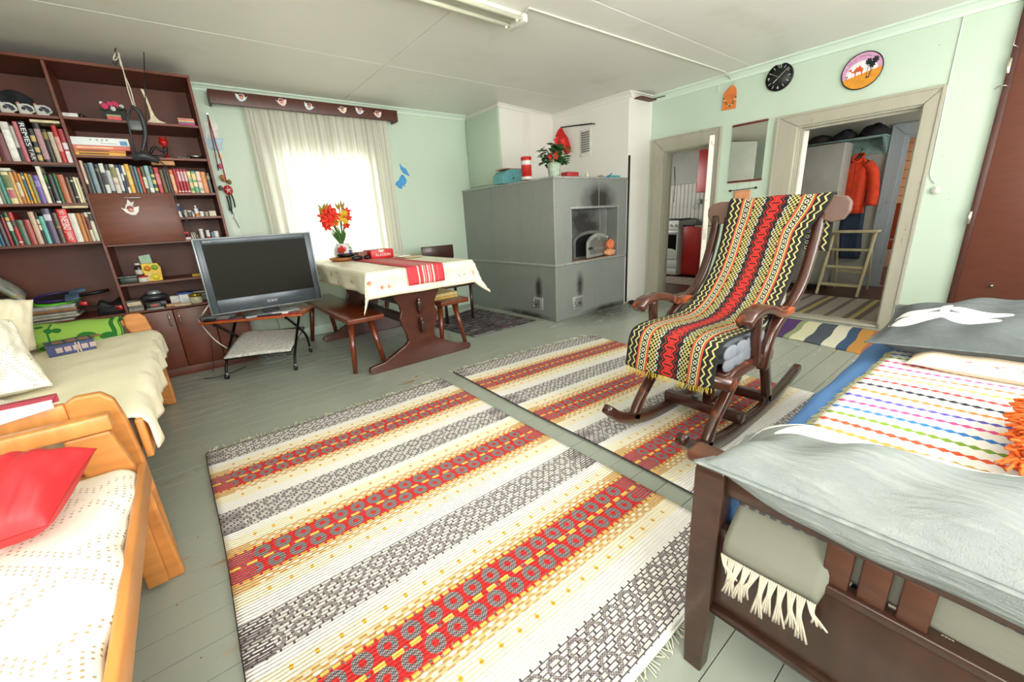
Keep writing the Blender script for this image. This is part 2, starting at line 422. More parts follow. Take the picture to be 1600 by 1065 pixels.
# ------------------------------------------------------------------ door casings
def casing(n, hole, ol, orr, ot, mat=M_CAS, x=XR, th=0.03, sgn=-1, fl0=0.0):
    y0, y1, _, zt = hole; mb = MB()
    tr = tag(MB().box((x+0.002, y1-0.012, fl0), (x+WT-0.002, y1, zt)).box((x+.002, y0, fl0), (x+WT-.002, y0+.012, zt)).box((x+.002, y0+.012, zt-.012), (x+WT-.002, y1-.012, zt)).build('trim_%d' % n, mat), kind='structure')
    X0, X1 = (x-th, x) if sgn < 0 else (x, x+th)
    e = 0.002
    MB().prism([(y1, fl0), (ol, fl0), (ol, ot), (y1, zt)], 0, X0, X1).build('casing_board', mat, tr, bevel=0.004)
    MB().prism([(y0, fl0), (orr, fl0), (orr, ot), (y0, zt)], 0, X0, X1).build('casing_board', mat, tr, bevel=0.004)
    MB().prism([(y1-e, zt+e), (ol-e, ot), (orr+e, ot), (y0+e, zt+e)], 0, X0, X1).build('casing_board', mat, tr, bevel=0.004)
    # raised outer bead
    w = 0.02
    b0, b1 = (X0-0.008, X0) if sgn < 0 else (X1, X1+.008)
    MB().box((b0, ol-w, fl0), (b1, ol, ot)).box((b0, orr, fl0), (b1, orr+w, ot)).box((b0, orr+w, ot-w), (b1, ol-w, ot)).build('casing_bead', mat, tr, bevel=0.003)
    # stop strips inside the frame
    MB().box((x+.05, y1-.03, fl0), (x+.075, y1-.012, zt-.012)).box((x+.05, y0+.012, zt-.03), (x+.075, y1-.03, zt-.012)).box((x+.02, y1-.022, fl0), (x+.03, y1-.012, zt-.012)).build('door_stop', mat, tr)
    return tr
casing(8, D1, 3.045, 2.238, 1.912); casing(9, D2, 1.722, 0.606, 1.885)
struct('trim_10', MB().rbox((XR-0.02, D2[0], 0), (XR+WT, D2[1], 0.022), 0.006), M_CAS)
struct('trim_11', MB().rbox((XR-0.01, D1[0], 0), (XR+WT, D1[1], 0.02), 0.006), M_CAS)
# ------------------------------------------------------------------ doors
M_METAL = cm('b9b4a6', 0.3, 0.9, 0.1); M_DKMET = cm('2b2a28', 0.45, 0.6, 0.1); M_BLACK = cm('151516', 0.45); M_CHROME = cm('dcdcdc', 0.15, 1.0, 0.03)
def leaf(n, hinge, ang, width, z1, th, mat, face):
    """door leaf from hinge point in direction ang"""
    Mx = Matrix.Translation(Vector((hinge[0], hinge[1], 0))) @ Matrix.Rotation(ang, 4, 'Z')
    d = struct('door_%d' % n, MB().rbox((0.005, -th/2, 0.03), (width, th/2, z1), 0.003, M=Mx, seg=1), mat)
    for s_ in (-1, 1): MB().box((0.012, s_*(th/2+.0012), 0.036), (width-.006, s_*th/2, z1-.004), M=Mx).build('door_face', face, d)
    for z in (0.35, z1-0.35):
        MB().cyl((0, th/2+.004, z-.05), (0, th/2+.004, z+.05), 0.008, M=Mx, n=8).build('hinge', M_METAL, d)
    return d, Mx
M_FACE = cm('a3a597', 0.45, 0, 0.06, 4)
a1 = math.atan2(2.06-2.33, 4.14-4.67)
d1, Mx = leaf(1, (4.665, 2.335), a1, 0.53, 1.768, 0.045, M_LEAF, M_FACE)
MB().rbox((0.5285, -.013, 0.80), (0.5325, .013, 1.0), 0.001, M=Mx, seg=1).build('lock_plate', M_METAL, d1)
h = MB().cyl((0.46, .02, .93), (0.46, -.07, .93), 0.009, M=Mx, n=10).tube([(0.46, -.07, .93), (0.445, -.08, .93), (0.36, -.085, .93)], 0.009, M=Mx); h.cyl((.46, -.022, .93), (.46, -.028, .93), .025, M=Mx); h.build('handle', M_METAL, d1)
kx = MB().cyl((0.46, .02, .93), (0.46, .075, .93), 0.004, M=Mx, n=8); kx.tube([(0.46+.0, .09+.016*math.cos(a), .93+.016*math.sin(a)) for a in [i*PI/6 for i in range(12)]], 0.0028, 6, closed=True, M=Mx); kx.build('key', M_DKMET, d1)
d2, Mx = leaf(2, (XR+0.165, 1.522), math.radians(34), 0.80, 1.755, 0.042, M_LEAF, M_FACE)
# brown door of the built-in cupboard
d3 = struct('door_3', MB().rbox((XR-0.028, -0.72, 0.06), (XR-0.004, 0.305, 2.33), 0.003), M_BROWN)
MB().rbox((XR-0.036, 0.288, 0.05), (XR, 0.325, 2.335), 0.003).build('edge_strip', cm('4a241b', 0.4), d3)
for z in (1.92, 0.93):
    MB().rbox((XR-0.040, 0.312, z-.045), (XR-0.034, 0.328, z+.045), 0.002).cyl((XR-.040, .326, z-.05), (XR-.040, .326, z+.05), .004, n=8).build('hinge', M_METAL, d3)
MB().tube([(XR-.036, .30, 1.792), (XR-.05, .315, 1.80), (XR-.05, .345, 1.80), (XR-.03, .36, 1.79)], 0.004, 6).build('hook', M_METAL, d3)
MB().tube([(XR-.036, .30, 2.02), (XR-.05, .325, 2.04), (XR-.05, .325, 2.11), (XR-.034, .325, 2.12)], 0.004, 6).build('hook', M_METAL, d3)
MB().lathe([(0.0005, 0), (0.012, 0.0), (0.008, 0.012), (0.013, 0.02), (0.0005, 0.026)], M=frame((XR-.028, 0.117, .438), (0, 1, 0), (0, 0, 1), (-1, 0, 0)), n=12).build('knob', M_METAL, d3)
# ------------------------------------------------------------------ kitchen, hall and the room beyond
M_KW = cm('8f8f88', 0.6, 0, 0.06, 3); M_PAN = cm('a9a79c', 0.5, 0, 0.08, 5)
XH = 7.0
struct('floor_hall', MB().box((XR+WT, YF, -0.06), (9.2, YB, -0.002)), M_DARKFL)
struct('ceiling_hall', MB().box((XR, YF, ZC-0.02), (9.2, YB+WT, ZC+0.06)), cm('6c6558', 0.8))
struct('wall_between', MB().box((XR+WT, 2.2, 0), (7.25, 2.26, ZC)), M_KW)
struct('wall_hall_side', wall_with_holes(0, -0.1, -0.02, XR+WT, 7.0, 0, ZC, [(5.3, 6.5, 1.0, 2.0)]), M_KW)  # opening added for the hall lamp
struct('wall_hall_end', wall_with_holes(1, XH, XH+0.1, -0.1, 2.2, -0.05, ZC, [(0.30, 1.165, 0, 1.80)]), cm('a29f94', 0.6, 0, 0.05, 3))
struct('wall_kitchen_end', MB().box((7.16, 2.26, 0), (7.28, YB, ZC)), M_KW)
struct('wall_far_room', MB().box((9.05, YF, 0), (9.2, 2.2, ZC)).box((7.1, 2.1, 0), (9.2, 2.2, ZC)).box((7.1, YF, 0), (9.2, YF+.08, ZC)), cm('b89a80', 0.7))
casing(12, (0.30, 1.165, 0, 1.80), 1.295, 0.16, 1.93, M_CAS2, XH, 0.025)
# boarded kitchen wall: each board a piece
kb = struct('wall_kitchen_panelling', MB().box((7.146, 2.27, 0.85), (7.158, 4.75, 1.52)), cm('66645c', 0.8))
yy = 3.2
while yy < 4.74:
    MB().rbox((7.128, yy, 0.86), (7.146, min(yy+0.066, 4.75), 1.515), 0.003, seg=1).build('panel_board', M_PAN, kb); yy += 0.071
# cooker
ck = thing('cooker', (6.75, 3.95, 0), 'white freestanding cooker seen through the narrow kitchen doorway', 'cooker')
M_WH = cm('d9d9d6', 0.3, 0, 0.03, 8); M_WHD = cm('c2c2bf', 0.35, 0, 0.03, 8)
x0 = 6.55; y0, y1 = 3.715, 4.215
MB().rbox((x0+.02, y0, 0.02), (7.12, y1, 0.925), 0.006).build('body', M_WH, ck)
MB().rbox((x0-.005, y0, 0.775), (x0+.03, y1, 0.925), 0.008).build('control_panel', M_WH, ck)
for i in range(5):
    MB().cyl((x0-.006, y0+.06+i*.085, .85), (x0-.028, y0+.06+i*.085, .85), 0.02, 0.017, 14).build('knob', M_WHD, ck)
od = MB().rbox((x0-.002, y0+.004, 0.275), (x0+.02, y1-.004, 0.765), 0.006).build('oven_door', M_WH, ck)
MB().prism([(y0+.03, 0.44), (y0+.10, 0.465), (y0+.25, .475), (y1-.03, .45), (y1-.03, .70), (y0+.03, .70)], 0, x0-.006, x0-.001).build('oven_window', cm('0b0b0c', 0.12), od)
MB().rbox((x0-.04, y0+.03, .725), (x0-.018, y1-.03, .755), 0.008).build('handle', cm('eeeeea', 0.3), od)
for z0_, z1_ in ((0.135, 0.268), (0.02, 0.128)): MB().rbox((x0-.002, y0+.004, z0_), (x0+.02, y1-.004, z1_), 0.006).build('drawer_front', M_WH, ck)
MB().rbox((x0+.03, y0+.01, .925), (7.12, y1-.01, .94), 0.004).build('hob', M_BLACK, ck)
for i, (a, b) in enumerate([(6.72, 3.83), (6.72, 4.09), (6.98, 3.83), (6.98, 4.09)]): MB().cyl((a, b, .94), (a, b, .95), .075, n=20).build('hotplate', M_DKMET, ck)
# red base cabinet and red wall cupboard
M_RED = cm('9c1712', 0.35, 0, 0.08, 5)
rc = thing('kitchen_base_cabinet', (6.85, 3.45, 0), 'red kitchen base cabinet with dark top beside the white cooker', 'cabinet')
MB().rbox((6.62, 3.05, 0.03), (7.12, 3.665, .84), 0.004).build('body', M_RED, rc)
MB().rbox((6.598, 3.06, 0.05), (6.62, 3.36, .82), 0.004).build('door', M_RED, rc); MB().rbox((6.598, 3.366, 0.05), (6.62, 3.66, .82), 0.004).build('door', M_RED, rc)
MB().rbox((6.585, 3.04, .84), (7.12, 3.668, .87), 0.004).build('worktop', M_BLACK, rc)
ru = thing('kitchen_wall_cupboard', (7.0, 3.4, 1.35), 'red kitchen wall cupboard hanging above the boarded wall', 'cupboard')
MB().rbox((6.90, 3.0, 1.35), (7.155, 3.64, 2.25), 0.004).build('body', M_RED, ru); MB().rbox((6.882, 3.01, 1.36), (6.90, 3.63, 2.24), 0.003).build('door', M_RED, ru)
kp = thing('pipe_box', (7.13, 3.72, 1.2), 'small grey socket box with a wire on the boarded kitchen wall', 'socket')
MB().rbox((7.10, 3.66, 1.17), (7.128, 3.74, 1.25), 0.004).build('box', M_KW, kp); MB().tube(bez([(7.115, 3.70, 1.17), (7.115, 3.73, 1.10), (7.115, 3.79, 1.10), (7.115, 3.78, 1.16)]), 0.004, 6).build('wire', M_KW, kp)
tag(MB().tube(bez([(4.86, 2.86, 1.6), (4.87, 2.85, 1.45), (5.3, 3.1, 1.33), (5.31, 3.11, 1.2)], 20), 0.005, 6).build('hanging_cable', M_BLACK), 'thin black cable hanging beside the kitchen door jamb', 'cable')
kr = tag(MB().rbox((5.85, 2.9, 0), (6.5, 4.3, 0.007), 0.003).build('kitchen_rug', None), 'brown and grey striped rag rug on the kitchen floor', 'rug')
t = Mt('kitchen_rug_stripes', 0.9); ax, ay, az = t.xyz('Object'); f = (ay/0.14).fr(); t.base(t.ramp(f, [(0, '7d6f60'), (0.3, 'a08f7c'), (0.55, '4a3a30'), (0.7, '8f8272')])); kr.data.materials[0] = t.m
tag(MB().rbox((4.86, 2.62, 0), (5.12, 2.78, 0.05), 0.006).build('timber_block', cm('8d836c', 0.7)), 'short grey timber block on the floor inside the kitchen door', 'block')
# ---- hall
cp = thing('hall_cupboard', (6.55, 1.9, 0), 'tall pale grey flush-door cupboard standing in the hall', 'cupboard')
MB().rbox((6.422, 1.59, 0.06), (6.72, 2.19, 1.76), 0.004).build('carcass', cm('9b9a90', 0.5), cp)
MB().rbox((6.40, 1.593, 0.09), (6.422, 2.18, 1.755), 0.003).build('door', cm('a19f94', 0.45, 0, 0.1, 2.5), cp)
MB().box((6.45, 1.61, 0), (6.70, 2.18, 0.06)).build('plinth', M_BLACK, cp)
MB().rbox((6.387, 1.62, 0.62), (6.40, 1.635, 0.70), 0.003).build('handle', M_DKMET, cp)
M_TEAL = cm('79958c', 0.5)
hs = thing('hat_shelf', (6.87, 1.6, 1.62), 'pale teal hat shelf with coat hooks on the hall end wall', 'shelf')
MB().rbox((6.74, 1.30, 1.80), (6.998, 2.15, 1.822), 0.003).build('shelf_board', M_TEAL, hs)
MB().rbox((6.975, 1.30, 1.63), (6.998, 2.15, 1.80), 0.003).build('back_board', M_TEAL, hs)
for yv in (1.315, 2.13): MB().prism([(6.74, 1.80), (6.975, 1.80), (6.975, 1.63)], 1, yv, yv+.018).build('bracket', M_TEAL, hs)
for yv in (1.39, 1.52, 1.64, 1.76, 1.9, 2.03): MB().tube([(6.975, yv, 1.70), (6.93, yv, 1.695), (6.915, yv, 1.72)], 0.006, 6).ball((6.915, yv, 1.725), 0.010, 8, 6).build('coat_hook', M_TEAL, hs)
def lump(c, r, seed, mat, name, label, cat, group=None):
    mb = MB(); n, m = 18, 12; rs = random.Random(seed); ph = [rs.random()*6 for _ in range(6)]
    def fn(u, v):
        a = 2*PI*u; tt = -PI/2+PI*v
        w = 1+0.13*math.sin(3*a+ph[0])*math.cos(2*tt+ph[1])+0.08*math.sin(5*a+ph[2]+3*tt)
        z = math.sin(tt); z = max(z, -0.35)
        return (c[0]+r[0]*w*math.cos(tt)*math.cos(a), c[1]+r[1]*w*math.cos(tt)*math.sin(a), c[2]+r[2]*(z+0.35)*w)
    mb.grid(fn, n, m); return tag(mb.build(name, mat), label, cat, group)
M_NAVY = cm('15171d', 0.8, 0, 0.3, 12, 0.004); M_NAVY2 = cm('202028', 0.8, 0, 0.3, 12, 0.004)
lump((6.84, 1.44, 1.823), (0.10, 0.14, 0.09), 3, M_NAVY, 'winter_hat', 'black soft cap at the right end of the hat shelf', 'hat')
lump((6.85, 1.72, 1.823), (0.11, 0.12, 0.08), 4, M_NAVY2, 'winter_hat', 'dark bundled cap in the middle of the hat shelf', 'hat')
lump((6.86, 1.98, 1.823), (0.10, 0.13, 0.07), 5, cm('2a2822', 0.8, 0, 0.4, 12, .004), 'winter_hat', 'dark folded scarf bundle at the left of the hat shelf', 'hat')
# jacket on a hanger
jk = thing('jacket', (6.9, 1.52, 0.93), 'bright orange-red fleece jacket on a hanger in the hall', 'jacket')
M_OR = cm('d8401c', 0.85, 0, 0.12, 14, 0.004)
def garment(prof, depth, seed):
    """prof: list (z, half width left, half width right, depth factor), centred in y"""
    mb = MB(); n = 28; vs_ = []; rs = random.Random(seed); ph = [rs.random()*6 for _ in range(4)]
    for (z, yl, yr, d) in prof:
        for k in range(n):
            a = 2*PI*k/n; ca, sa = math.cos(a), math.sin(a)
            yv = (yl+yr)/2+(yl-yr)/2*(abs(ca)**0.7)*(1 if ca > 0 else -1)
            xv = d*depth*(abs(sa)**0.8)*(1 if sa > 0 else -1)
            xv += 0.010*math.sin(6*a+ph[0]+z*4)*d+0.006*math.sin(11*a+ph[1]-z*9)*d
            vs_.append((xv, yv, z))
    m = len(prof)
    fs = [(i*n+k, i*n+(k+1) % n, (i+1)*n+(k+1) % n, (i+1)*n+k) for i in range(m-1) for k in range(n)]+[list(range(n-1, -1, -1)), list(range((m-1)*n, m*n))]
    mb.add(vs_, fs, True); return mb
T = lambda x, y: Matrix.Translation((x, y, 0))
g = garment([(0.93, 1.72, 1.40, 1.0), (1.05, 1.71, 1.405, 1.05), (1.2, 1.70, 1.41, 1.0), (1.35, 1.70, 1.41, .95), (1.46, 1.70, 1.42, .85), (1.53, 1.68, 1.43, .7), (1.575, 1.62, 1.47, .55), (1.60, 1.58, 1.50, .45)], 0.062, 2)
g.M = None; g.v = [(p[0]+6.87, p[1], p[2]) for p in g.v]; g.build('body', M_OR, jk)
MB().tube(bez([(6.86, 1.45, 1.52), (6.85, 1.38, 1.42), (6.85, 1.34, 1.2), (6.84, 1.335, 1.02)], 18), [0.055]*7+[0.058]*12, 12, flat=(1, 1)).build('sleeve', M_OR, jk)
MB().tube(bez([(6.86, 1.66, 1.52), (6.85, 1.73, 1.42), (6.85, 1.755, 1.2), (6.86, 1.75, 1.02)], 18), [0.05]*19, 12).build('sleeve', M_OR, jk)
MB().tube(bez([(6.80, 1.50, 1.58), (6.785, 1.545, 1.54), (6.80, 1.60, 1.585), (6.86, 1.585, 1.63), (6.89, 1.545, 1.64), (6.86, 1.50, 1.63), (6.80, 1.50, 1.58)], 24), 0.016, 8).build('collar', M_OR, jk)
MB().box((6.788, 1.544, 0.95), (6.794, 1.550, 1.52)).build('zip', cm('8f2a12', 0.6), jk)
MB().tube([(6.87, 1.66, 1.54), (6.87, 1.545, 1.62), (6.87, 1.43, 1.54)], 0.008, 6).tube(bez([(6.87, 1.545, 1.62), (6.87, 1.545, 1.66), (6.88, 1.53, 1.69), (6.90, 1.545, 1.70)], 12), 0.004, 6).build('hanger', M_BLACK, jk)
jn = thing('jeans', (6.93, 1.5, 0.35), 'blue denim trousers hanging below the orange jacket', 'trousers')
g = garment([(0.35, 1.62, 1.38, .6), (0.42, 1.63, 1.37, .7), (0.6, 1.66, 1.39, .75), (0.8, 1.69, 1.40, .8), (1.0, 1.69, 1.41, .8), (1.55, 1.66, 1.44, .7)], 0.028, 9); g.v = [(p[0]+6.968, p[1], p[2]) for p in g.v]
g.build('leg_cloth', cm('2c3a4e', 0.85, 0, 0.22, 10, .003, stretch=(1, 3, .4)), jn)
MB().rbox((6.945, 1.375, .35), (6.992, 1.625, .385), 0.01).build('hem', cm('22303f', .85), jn)
# stepladder
sl = thing('stepladder', (6.4, 1.36, 0), 'cream wooden stepladder with four treads in the hall', 'stepladder')
M_CRM = cm('bfb38a', 0.5, 0, 0.1, 10)
def beam(a, b, w, t, mat, name, parent, up=(0, 0, 1)):
    a = Vector(a); b = Vector(b); d = (b-a); L = d.length; x = d.normalized(); y = Vector(up).cross(x)
    if y.length < 1e-5: y = Vector((0, 1, 0))
    y.normalize(); z = x.cross(y)
    return MB().rbox((0, -w/2, -t/2), (L, w/2, t/2), 0.003, M=frame(a, x, y, z)).build(name, mat, parent)
for yv in (1.55, 1.155): beam((6.06, yv, 0), (6.40, yv-(.0), .72), .022, .05, M_CRM, 'front_rail', sl)
for yv in (1.52, 1.185): beam((6.70, yv, 0), (6.44, yv, .72), .02, .04, M_CRM, 'rear_leg', sl)
MB().rbox((6.33, 1.13, .72), (6.52, 1.575, .745), .004).build('top_tread', M_CRM, sl)
for z in (.12, .325, .522): MB().rbox((6.06+z*.472-.02, 1.165, z-.011), (6.06+z*.472+.09, 1.54, z+.011), .003).build('tread', M_CRM, sl)
MB().rbox((6.62, 1.195, .20), (6.635, 1.51, .24), .003).build('rear_brace', M_CRM, sl)
# striped rug in the hall
t = Mt('hall_rug_stripes', 0.95); ax, ay, az = t.xyz('UV'); wv = wnoise(t, 160, 2)
f = ((ay+ax*0.0)/0.42).fr()
c = t.ramp(f, [(0, '8f8878'), (0.30, '4f453d'), (0.42, 'a99a52'), (0.52, '4f453d'), (0.64, '968f80'), (0.9, '4f453d')]); t.base(t.mix(wv*0.5, c, '6b6456')); t.bump(wv, .003, .6)
q = [PF(1250, 462), PF(1380, 465), PF(1340, 507), PF(1200, 480)]
tag(MB().grid(lambda u, v: (4.9+1.10*u, 0.75+1.15*v, 0.006+0.002*math.sin(9*u+4*v)), 24, 16, (1.10, 1.15)).build('hall_rug', t.m, solid=0.005), 'grey and yellow striped rag rug on the hall floor', 'rug')
# room beyond: plaid curtain, orange chair
t = Mt('plaid_curtain', 0.9); ax, ay, az = t.xyz('UV'); l1 = (ax/0.12).fr() < 0.10; l2 = (ay/0.12).fr() < 0.10
t.base(t.mix(l1.mx(l2)*0.7, 'd9a273', '6b3d20')); M_PLAID = t.m
tag(MB().grid(lambda u, v: (8.55+0.03*math.sin(u*40), 0.2+1.6*u, 0.75+1.2*v), 80, 4, (1.6, 1.2)).build('plaid_curtain', M_PLAID, solid=0.004), 'orange and brown plaid curtain in the room beyond the hall', 'curtain')
oc = thing('orange_armchair', (7.9, 1.2, 0), 'orange upholstered chair seen through the hall doorway', 'chair')
M_OU = cm('a5421c', 0.95, 0, 0.2, 60, .003)
MB().rbox((7.75, 0.98, .55), (7.85, 1.5, 1.02), .04, seg=3).build('backrest', M_OU, oc); MB().rbox((7.78, 0.98, .40), (8.25, 1.5, .50), .03, seg=3).build('seat', M_OU, oc)
for (a, b) in ((7.8, 1.02), (7.8, 1.46), (8.2, 1.02), (8.2, 1.46)): MB().cyl((a, b, 0), (a, b, .42), .018, .022, 10).build('leg', cm('5a3018', .4), oc)
# ------------------------------------------------------------------ bookcase
BF, BB = 4.265, 4.70
M_BC = cm('66301a', 0.42, 0, 0.14, 7, 0.0005, stretch=(1, 1, 5)); M_BCH = cm('6a331c', 0.42, 0, 0.14, 7, 0.0005, stretch=(1, 5, 5)); M_BCB = cm('5e2c17', 0.5, 0, 0.15, 3)
bc = thing('bookcase', (-0.39, 4.48, 0), 'dark brown wall bookcase with drop flap and cupboards, filled with books', 'bookcase')
XA, XD, XE = -1.12, -0.422, 0.352
MB().box((XA, BB-.012, 0.05), (XE, BB, 2.27)).build('back_panel', M_BCB, bc)
for x in (XA, XD-.009, XE-.018): MB().rbox((x, BF, 0), (x+.018, BB-.012, 2.274), .0015, seg=1).build('side_panel', M_BC, bc)
MB().rbox((XA, BF-.004, 2.274), (XE, BB, 2.294), .002, seg=1).build('top_board', M_BCH, bc)
SH = {}
def shelf(key, x0, x1, z, nm='shelf_board', dep=0.0):
    SH[key] = z; return MB().rbox((x0+.0185, BF+.004+dep, z-.018), (x1-.0005, BB-.012, z), .0015, seg=1).build(nm, M_BCH, bc)
for k, z in (('L1', 1.945), ('L2', 1.655), ('L3', 1.392), ('L4', 1.127), ('L5', 0.585)): shelf(k, XA, XD-.009, z)
for k, z in (('R1', 1.948), ('R2', 1.708), ('R3', 1.452), ('R5', 1.098), ('R6', .800), ('R7', .585)): shelf(k, XD-.009, XE-.018, z)
MB().rbox((.045, BF+.004, 1.098), (.061, BB-.012, 1.434), .0015, seg=1).build('divider', M_BC, bc)
SH['R4'] = 1.272; MB().rbox((.0615, BF+.004, 1.254), (XE-.0185, BB-.012, 1.272), .0015, seg=1).build('shelf_board', M_BCH, bc)
fp = MB().rbox((XD+.004, BF-.016, 1.093), (.055, BF+.002, 1.4535), .003).build('flap_door', M_BCH, bc)
MB().rbox((XD+.185, BF-.030, 1.414), (XD+.285, BF-.022, 1.424), .003).rbox((XD+.19, BF-.024, 1.415), (XD+.197, BF-.015, 1.423), .001).rbox((XD+.273, BF-.024, 1.415), (XD+.28, BF-.015, 1.423), .001).build('handle', cm('8a8580', .3, .8), fp)
def sticker(parent, c, s, M, tint, seed, cap=True, mirror=1):
    """small cut-out elf-hat sticker of paper"""
    pts = [(-1, .35), (-.62, .12), (-.4, .55), (-.1, .62), (.25, .55), (.45, .35), (1, .45), (.78, -.25), (.35, -.72), (-.1, -.7), (-.6, -.35)]
    pts = [(p[0]*s*mirror, p[1]*s) for p in pts]
    if mirror < 0: pts = pts[::-1]
    o = MB().prism(pts, 2, 0, .0012, M=M).build('paper_sticker', cm(tint, .7), parent)
    mb = MB().lathe([(.34*s, 0), (.34*s, .0008)], c=(0, -.02*s, .0012), M=M, n=14); mb.build('printed_face', cm('d9a08f', .7), o)
    MB().prism([(-.5*s, .12*s), (-.3*s, .5*s), (.05*s, .56*s), (.4*s, .3*s), (.3*s, .1*s), (0, .25*s), (-.3*s, .1*s)], 2, .0014, .0022, M=M).build('printed_hair', cm('8f4a4a', .7), o)
    return o
Mfl = frame((-.215, BF-.0165, 1.335), (1, 0, 0), (0, 0, 1), (0, -1, 0))
sticker(fp, None, .052, Mfl, 'f2eeea', 1)
MB().prism([(-.025, .03), (-.012, .045), (-.002, .075), (.014, .05), (.03, .06), (.02, .03)], 2, 0, .0012, M=Mfl).build('paper_sticker', cm('e6e0dc', .7), fp)
dz0, dz1 = .075, .562
for i, (a, b) in enumerate([(XA+.02, -.78), (-.776, XD-.011), (XD+.012, -.157), (-.153, .098), (.102, XE-.02)]):
    d = MB().rbox((a, BF-.014, dz0), (b, BF+.003, dz1), .003).build('cupboard_door', M_BC, bc)
    hx = b-.03 if i in (0, 2, 4) else a+.03
    MB().tube(bez([(hx, BF-.014, .525), (hx, BF-.034, .515), (hx, BF-.036, .48), (hx, BF-.034, .445), (hx, BF-.014, .435)], 14), .0045, 6).ball((hx, BF-.016, .525), .008, 8, 6).ball((hx, BF-.016, .435), .008, 8, 6).build('handle', M_CHROME, d)
MB().rbox((XA+.018, BF+.02, 0), (XE-.018, BF+.036, .07), .002).build('plinth', M_BC, bc)
# ------------------------------------------------------------------ books
ORD = ['first', 'second', 'third', 'fourth', 'fifth', 'sixth', 'seventh', 'eighth', 'ninth', 'tenth', 'eleventh', 'twelfth', 'thirteenth', 'fourteenth', 'fifteenth', 'sixteenth', 'seventeenth', 'eighteenth', 'nineteenth', 'twentieth', 'twenty-first', 'twenty-second', 'twenty-third', 'twenty-fourth', 'twenty-fifth', 'twenty-sixth', 'twenty-seventh', 'twenty-eighth', 'twenty-ninth', 'thirtieth', 'thirty-first', 'thirty-second', 'thirty-third', 'thirty-fourth']
def cname(c):
    r, g, b = (int(c[i:i+2], 16) for i in (0, 2, 4)); mx, mn = max(r, g, b), min(r, g, b); L = (mx+mn)/2
    if mx-mn < 24:
        return 'black' if L < 60 else 'grey' if L < 170 else 'white'
    import colorsys
    h, s, v = colorsys.rgb_to_hsv(r/255, g/255, b/255); h *= 360
    if s < .30 and v > .75: return 'cream' if 20 < h < 80 else 'pale pink' if (h < 20 or h > 320) else 'pale blue-green'
    if v < .28: return 'blackish'
    if h < 14 or h > 335: return 'red' if v > .55 else 'maroon'
    if h < 36: return 'orange' if v > .7 else 'brown'
    if h < 66: return 'yellow' if v > .75 else 'olive'
    if h < 160: return 'green' if v > .45 else 'dark green'
    if h < 200: return 'teal'
    if h < 250: return 'blue' if v > .4 else 'dark blue'
    return 'purple'
M_PAGE = cm('d9cfb4', .9, 0, .1, 80)
def book(x0, x1, z, h, c, label, group, band=None, dep=.15, y=None, dy=0.0):
    y = (BF+.012 if y is None else y)+dy
    w = x1-x0; g = min(.0006, w*.05); x0 += g; x1 -= g; cx = (x0+x1)/2
    t = thing('book', (cx, y+dep/2, z), label, 'book', group)
    ct = min(.0025, w*.15)
    mb = MB(); n = 6; rr = min(.006, w*.35)
    sp = [(x0, y+rr)]+[(cx-(w/2-g)*math.cos(PI*k/n), y+rr-rr*math.sin(PI*k/n)) for k in range(1, n)]+[(x1, y+rr)]
    sp += [(x1, y+dep), (x1-ct, y+dep), (x1-ct, y+rr+ct), (x0+ct, y+rr+ct), (x0+ct, y+dep), (x0, y+dep)]
    mb.prism(sp, 2, z, z+h, smooth=False); mb.build('cover', cm(c, .35, 0, .07, 20), t)
    MB().box((x0+ct*1.05, y+rr+ct*1.1, z+.003), (x1-ct*1.05, y+dep-.004, z+h-.004)).build('pages', M_PAGE, t)
    if band:
        for (b0, b1, bc_) in band:
            bw = (w/2-g)*1.0
            pts = [(cx-bw*math.cos(PI*k/n), y+rr-(rr+.0005)*math.sin(PI*k/n)) for k in range(1, n)]
            pts += [(p[0], p[1]+.0012) for p in reversed(pts)]
            MB().prism(pts, 2, z+h*b0, z+h*b1).build('spine_print', cm(bc_, .4), t)
    return t
def spine_text(t, txt, x, y, z, size, L, c):
    return text_mesh(txt, frame((x, y, z), (0, 0, -1), (1, 0, 0), (0, -1, 0)), size, cm(c, .5), t, 'spine_lettering', .0004, width=L)
def row(key, items, py, where, group, conv, hbase, dep=.15):
    z = SH[key]; xs_ = [PY(conv(a), py, BF).x for a, *_ in items]
    res = []
    for i, it in enumerate(items):
        a, b, c = it[:3]; hf = it[3] if len(it) > 3 else 0.86+.14*hsh(i, len(items)); band = it[4] if len(it) > 4 else None
        if band is None and hsh(i, 5) > .35:
            lt = 'd8d0b8' if sum(int(c[k:k+2], 16) for k in (0, 2, 4)) < 380 else '4a3a34'
            q = hsh(i, 9); band = [(.12+.2*q, .5+.3*q, lt)] if hsh(i, 11) > .45 else [(.80, .86, lt), (.2, .24, lt)]
            band = [(p, q_, c_) for p, q_, c_ in band] if (b-a) > 0 else None
            # narrow print strip, not the full spine
        x0 = PY(conv(a), py, BF).x; x1 = PY(conv(b), py, BF).x
        x0 = max(x0, XA+.019 if key[0] == 'L' else XD+.0105); x1 = min(x1, (XD-.0105) if key[0] == 'L' else XE-.019)
        if x1-x0 < .004: continue
        nm = '%s book, %s from the left on %s' % (cname(c), ORD[len(res)], where)
        t = book(x0, x1, z, hbase*hf, c, nm, group, band, dep*(.9+.2*hsh(i, 2)), dy=.012*hsh(i, 21))
        res.append((t, x0, x1, z, hbase*hf, .012*hsh(i, 21)))
    return res
zA = lambda v: v/8.19
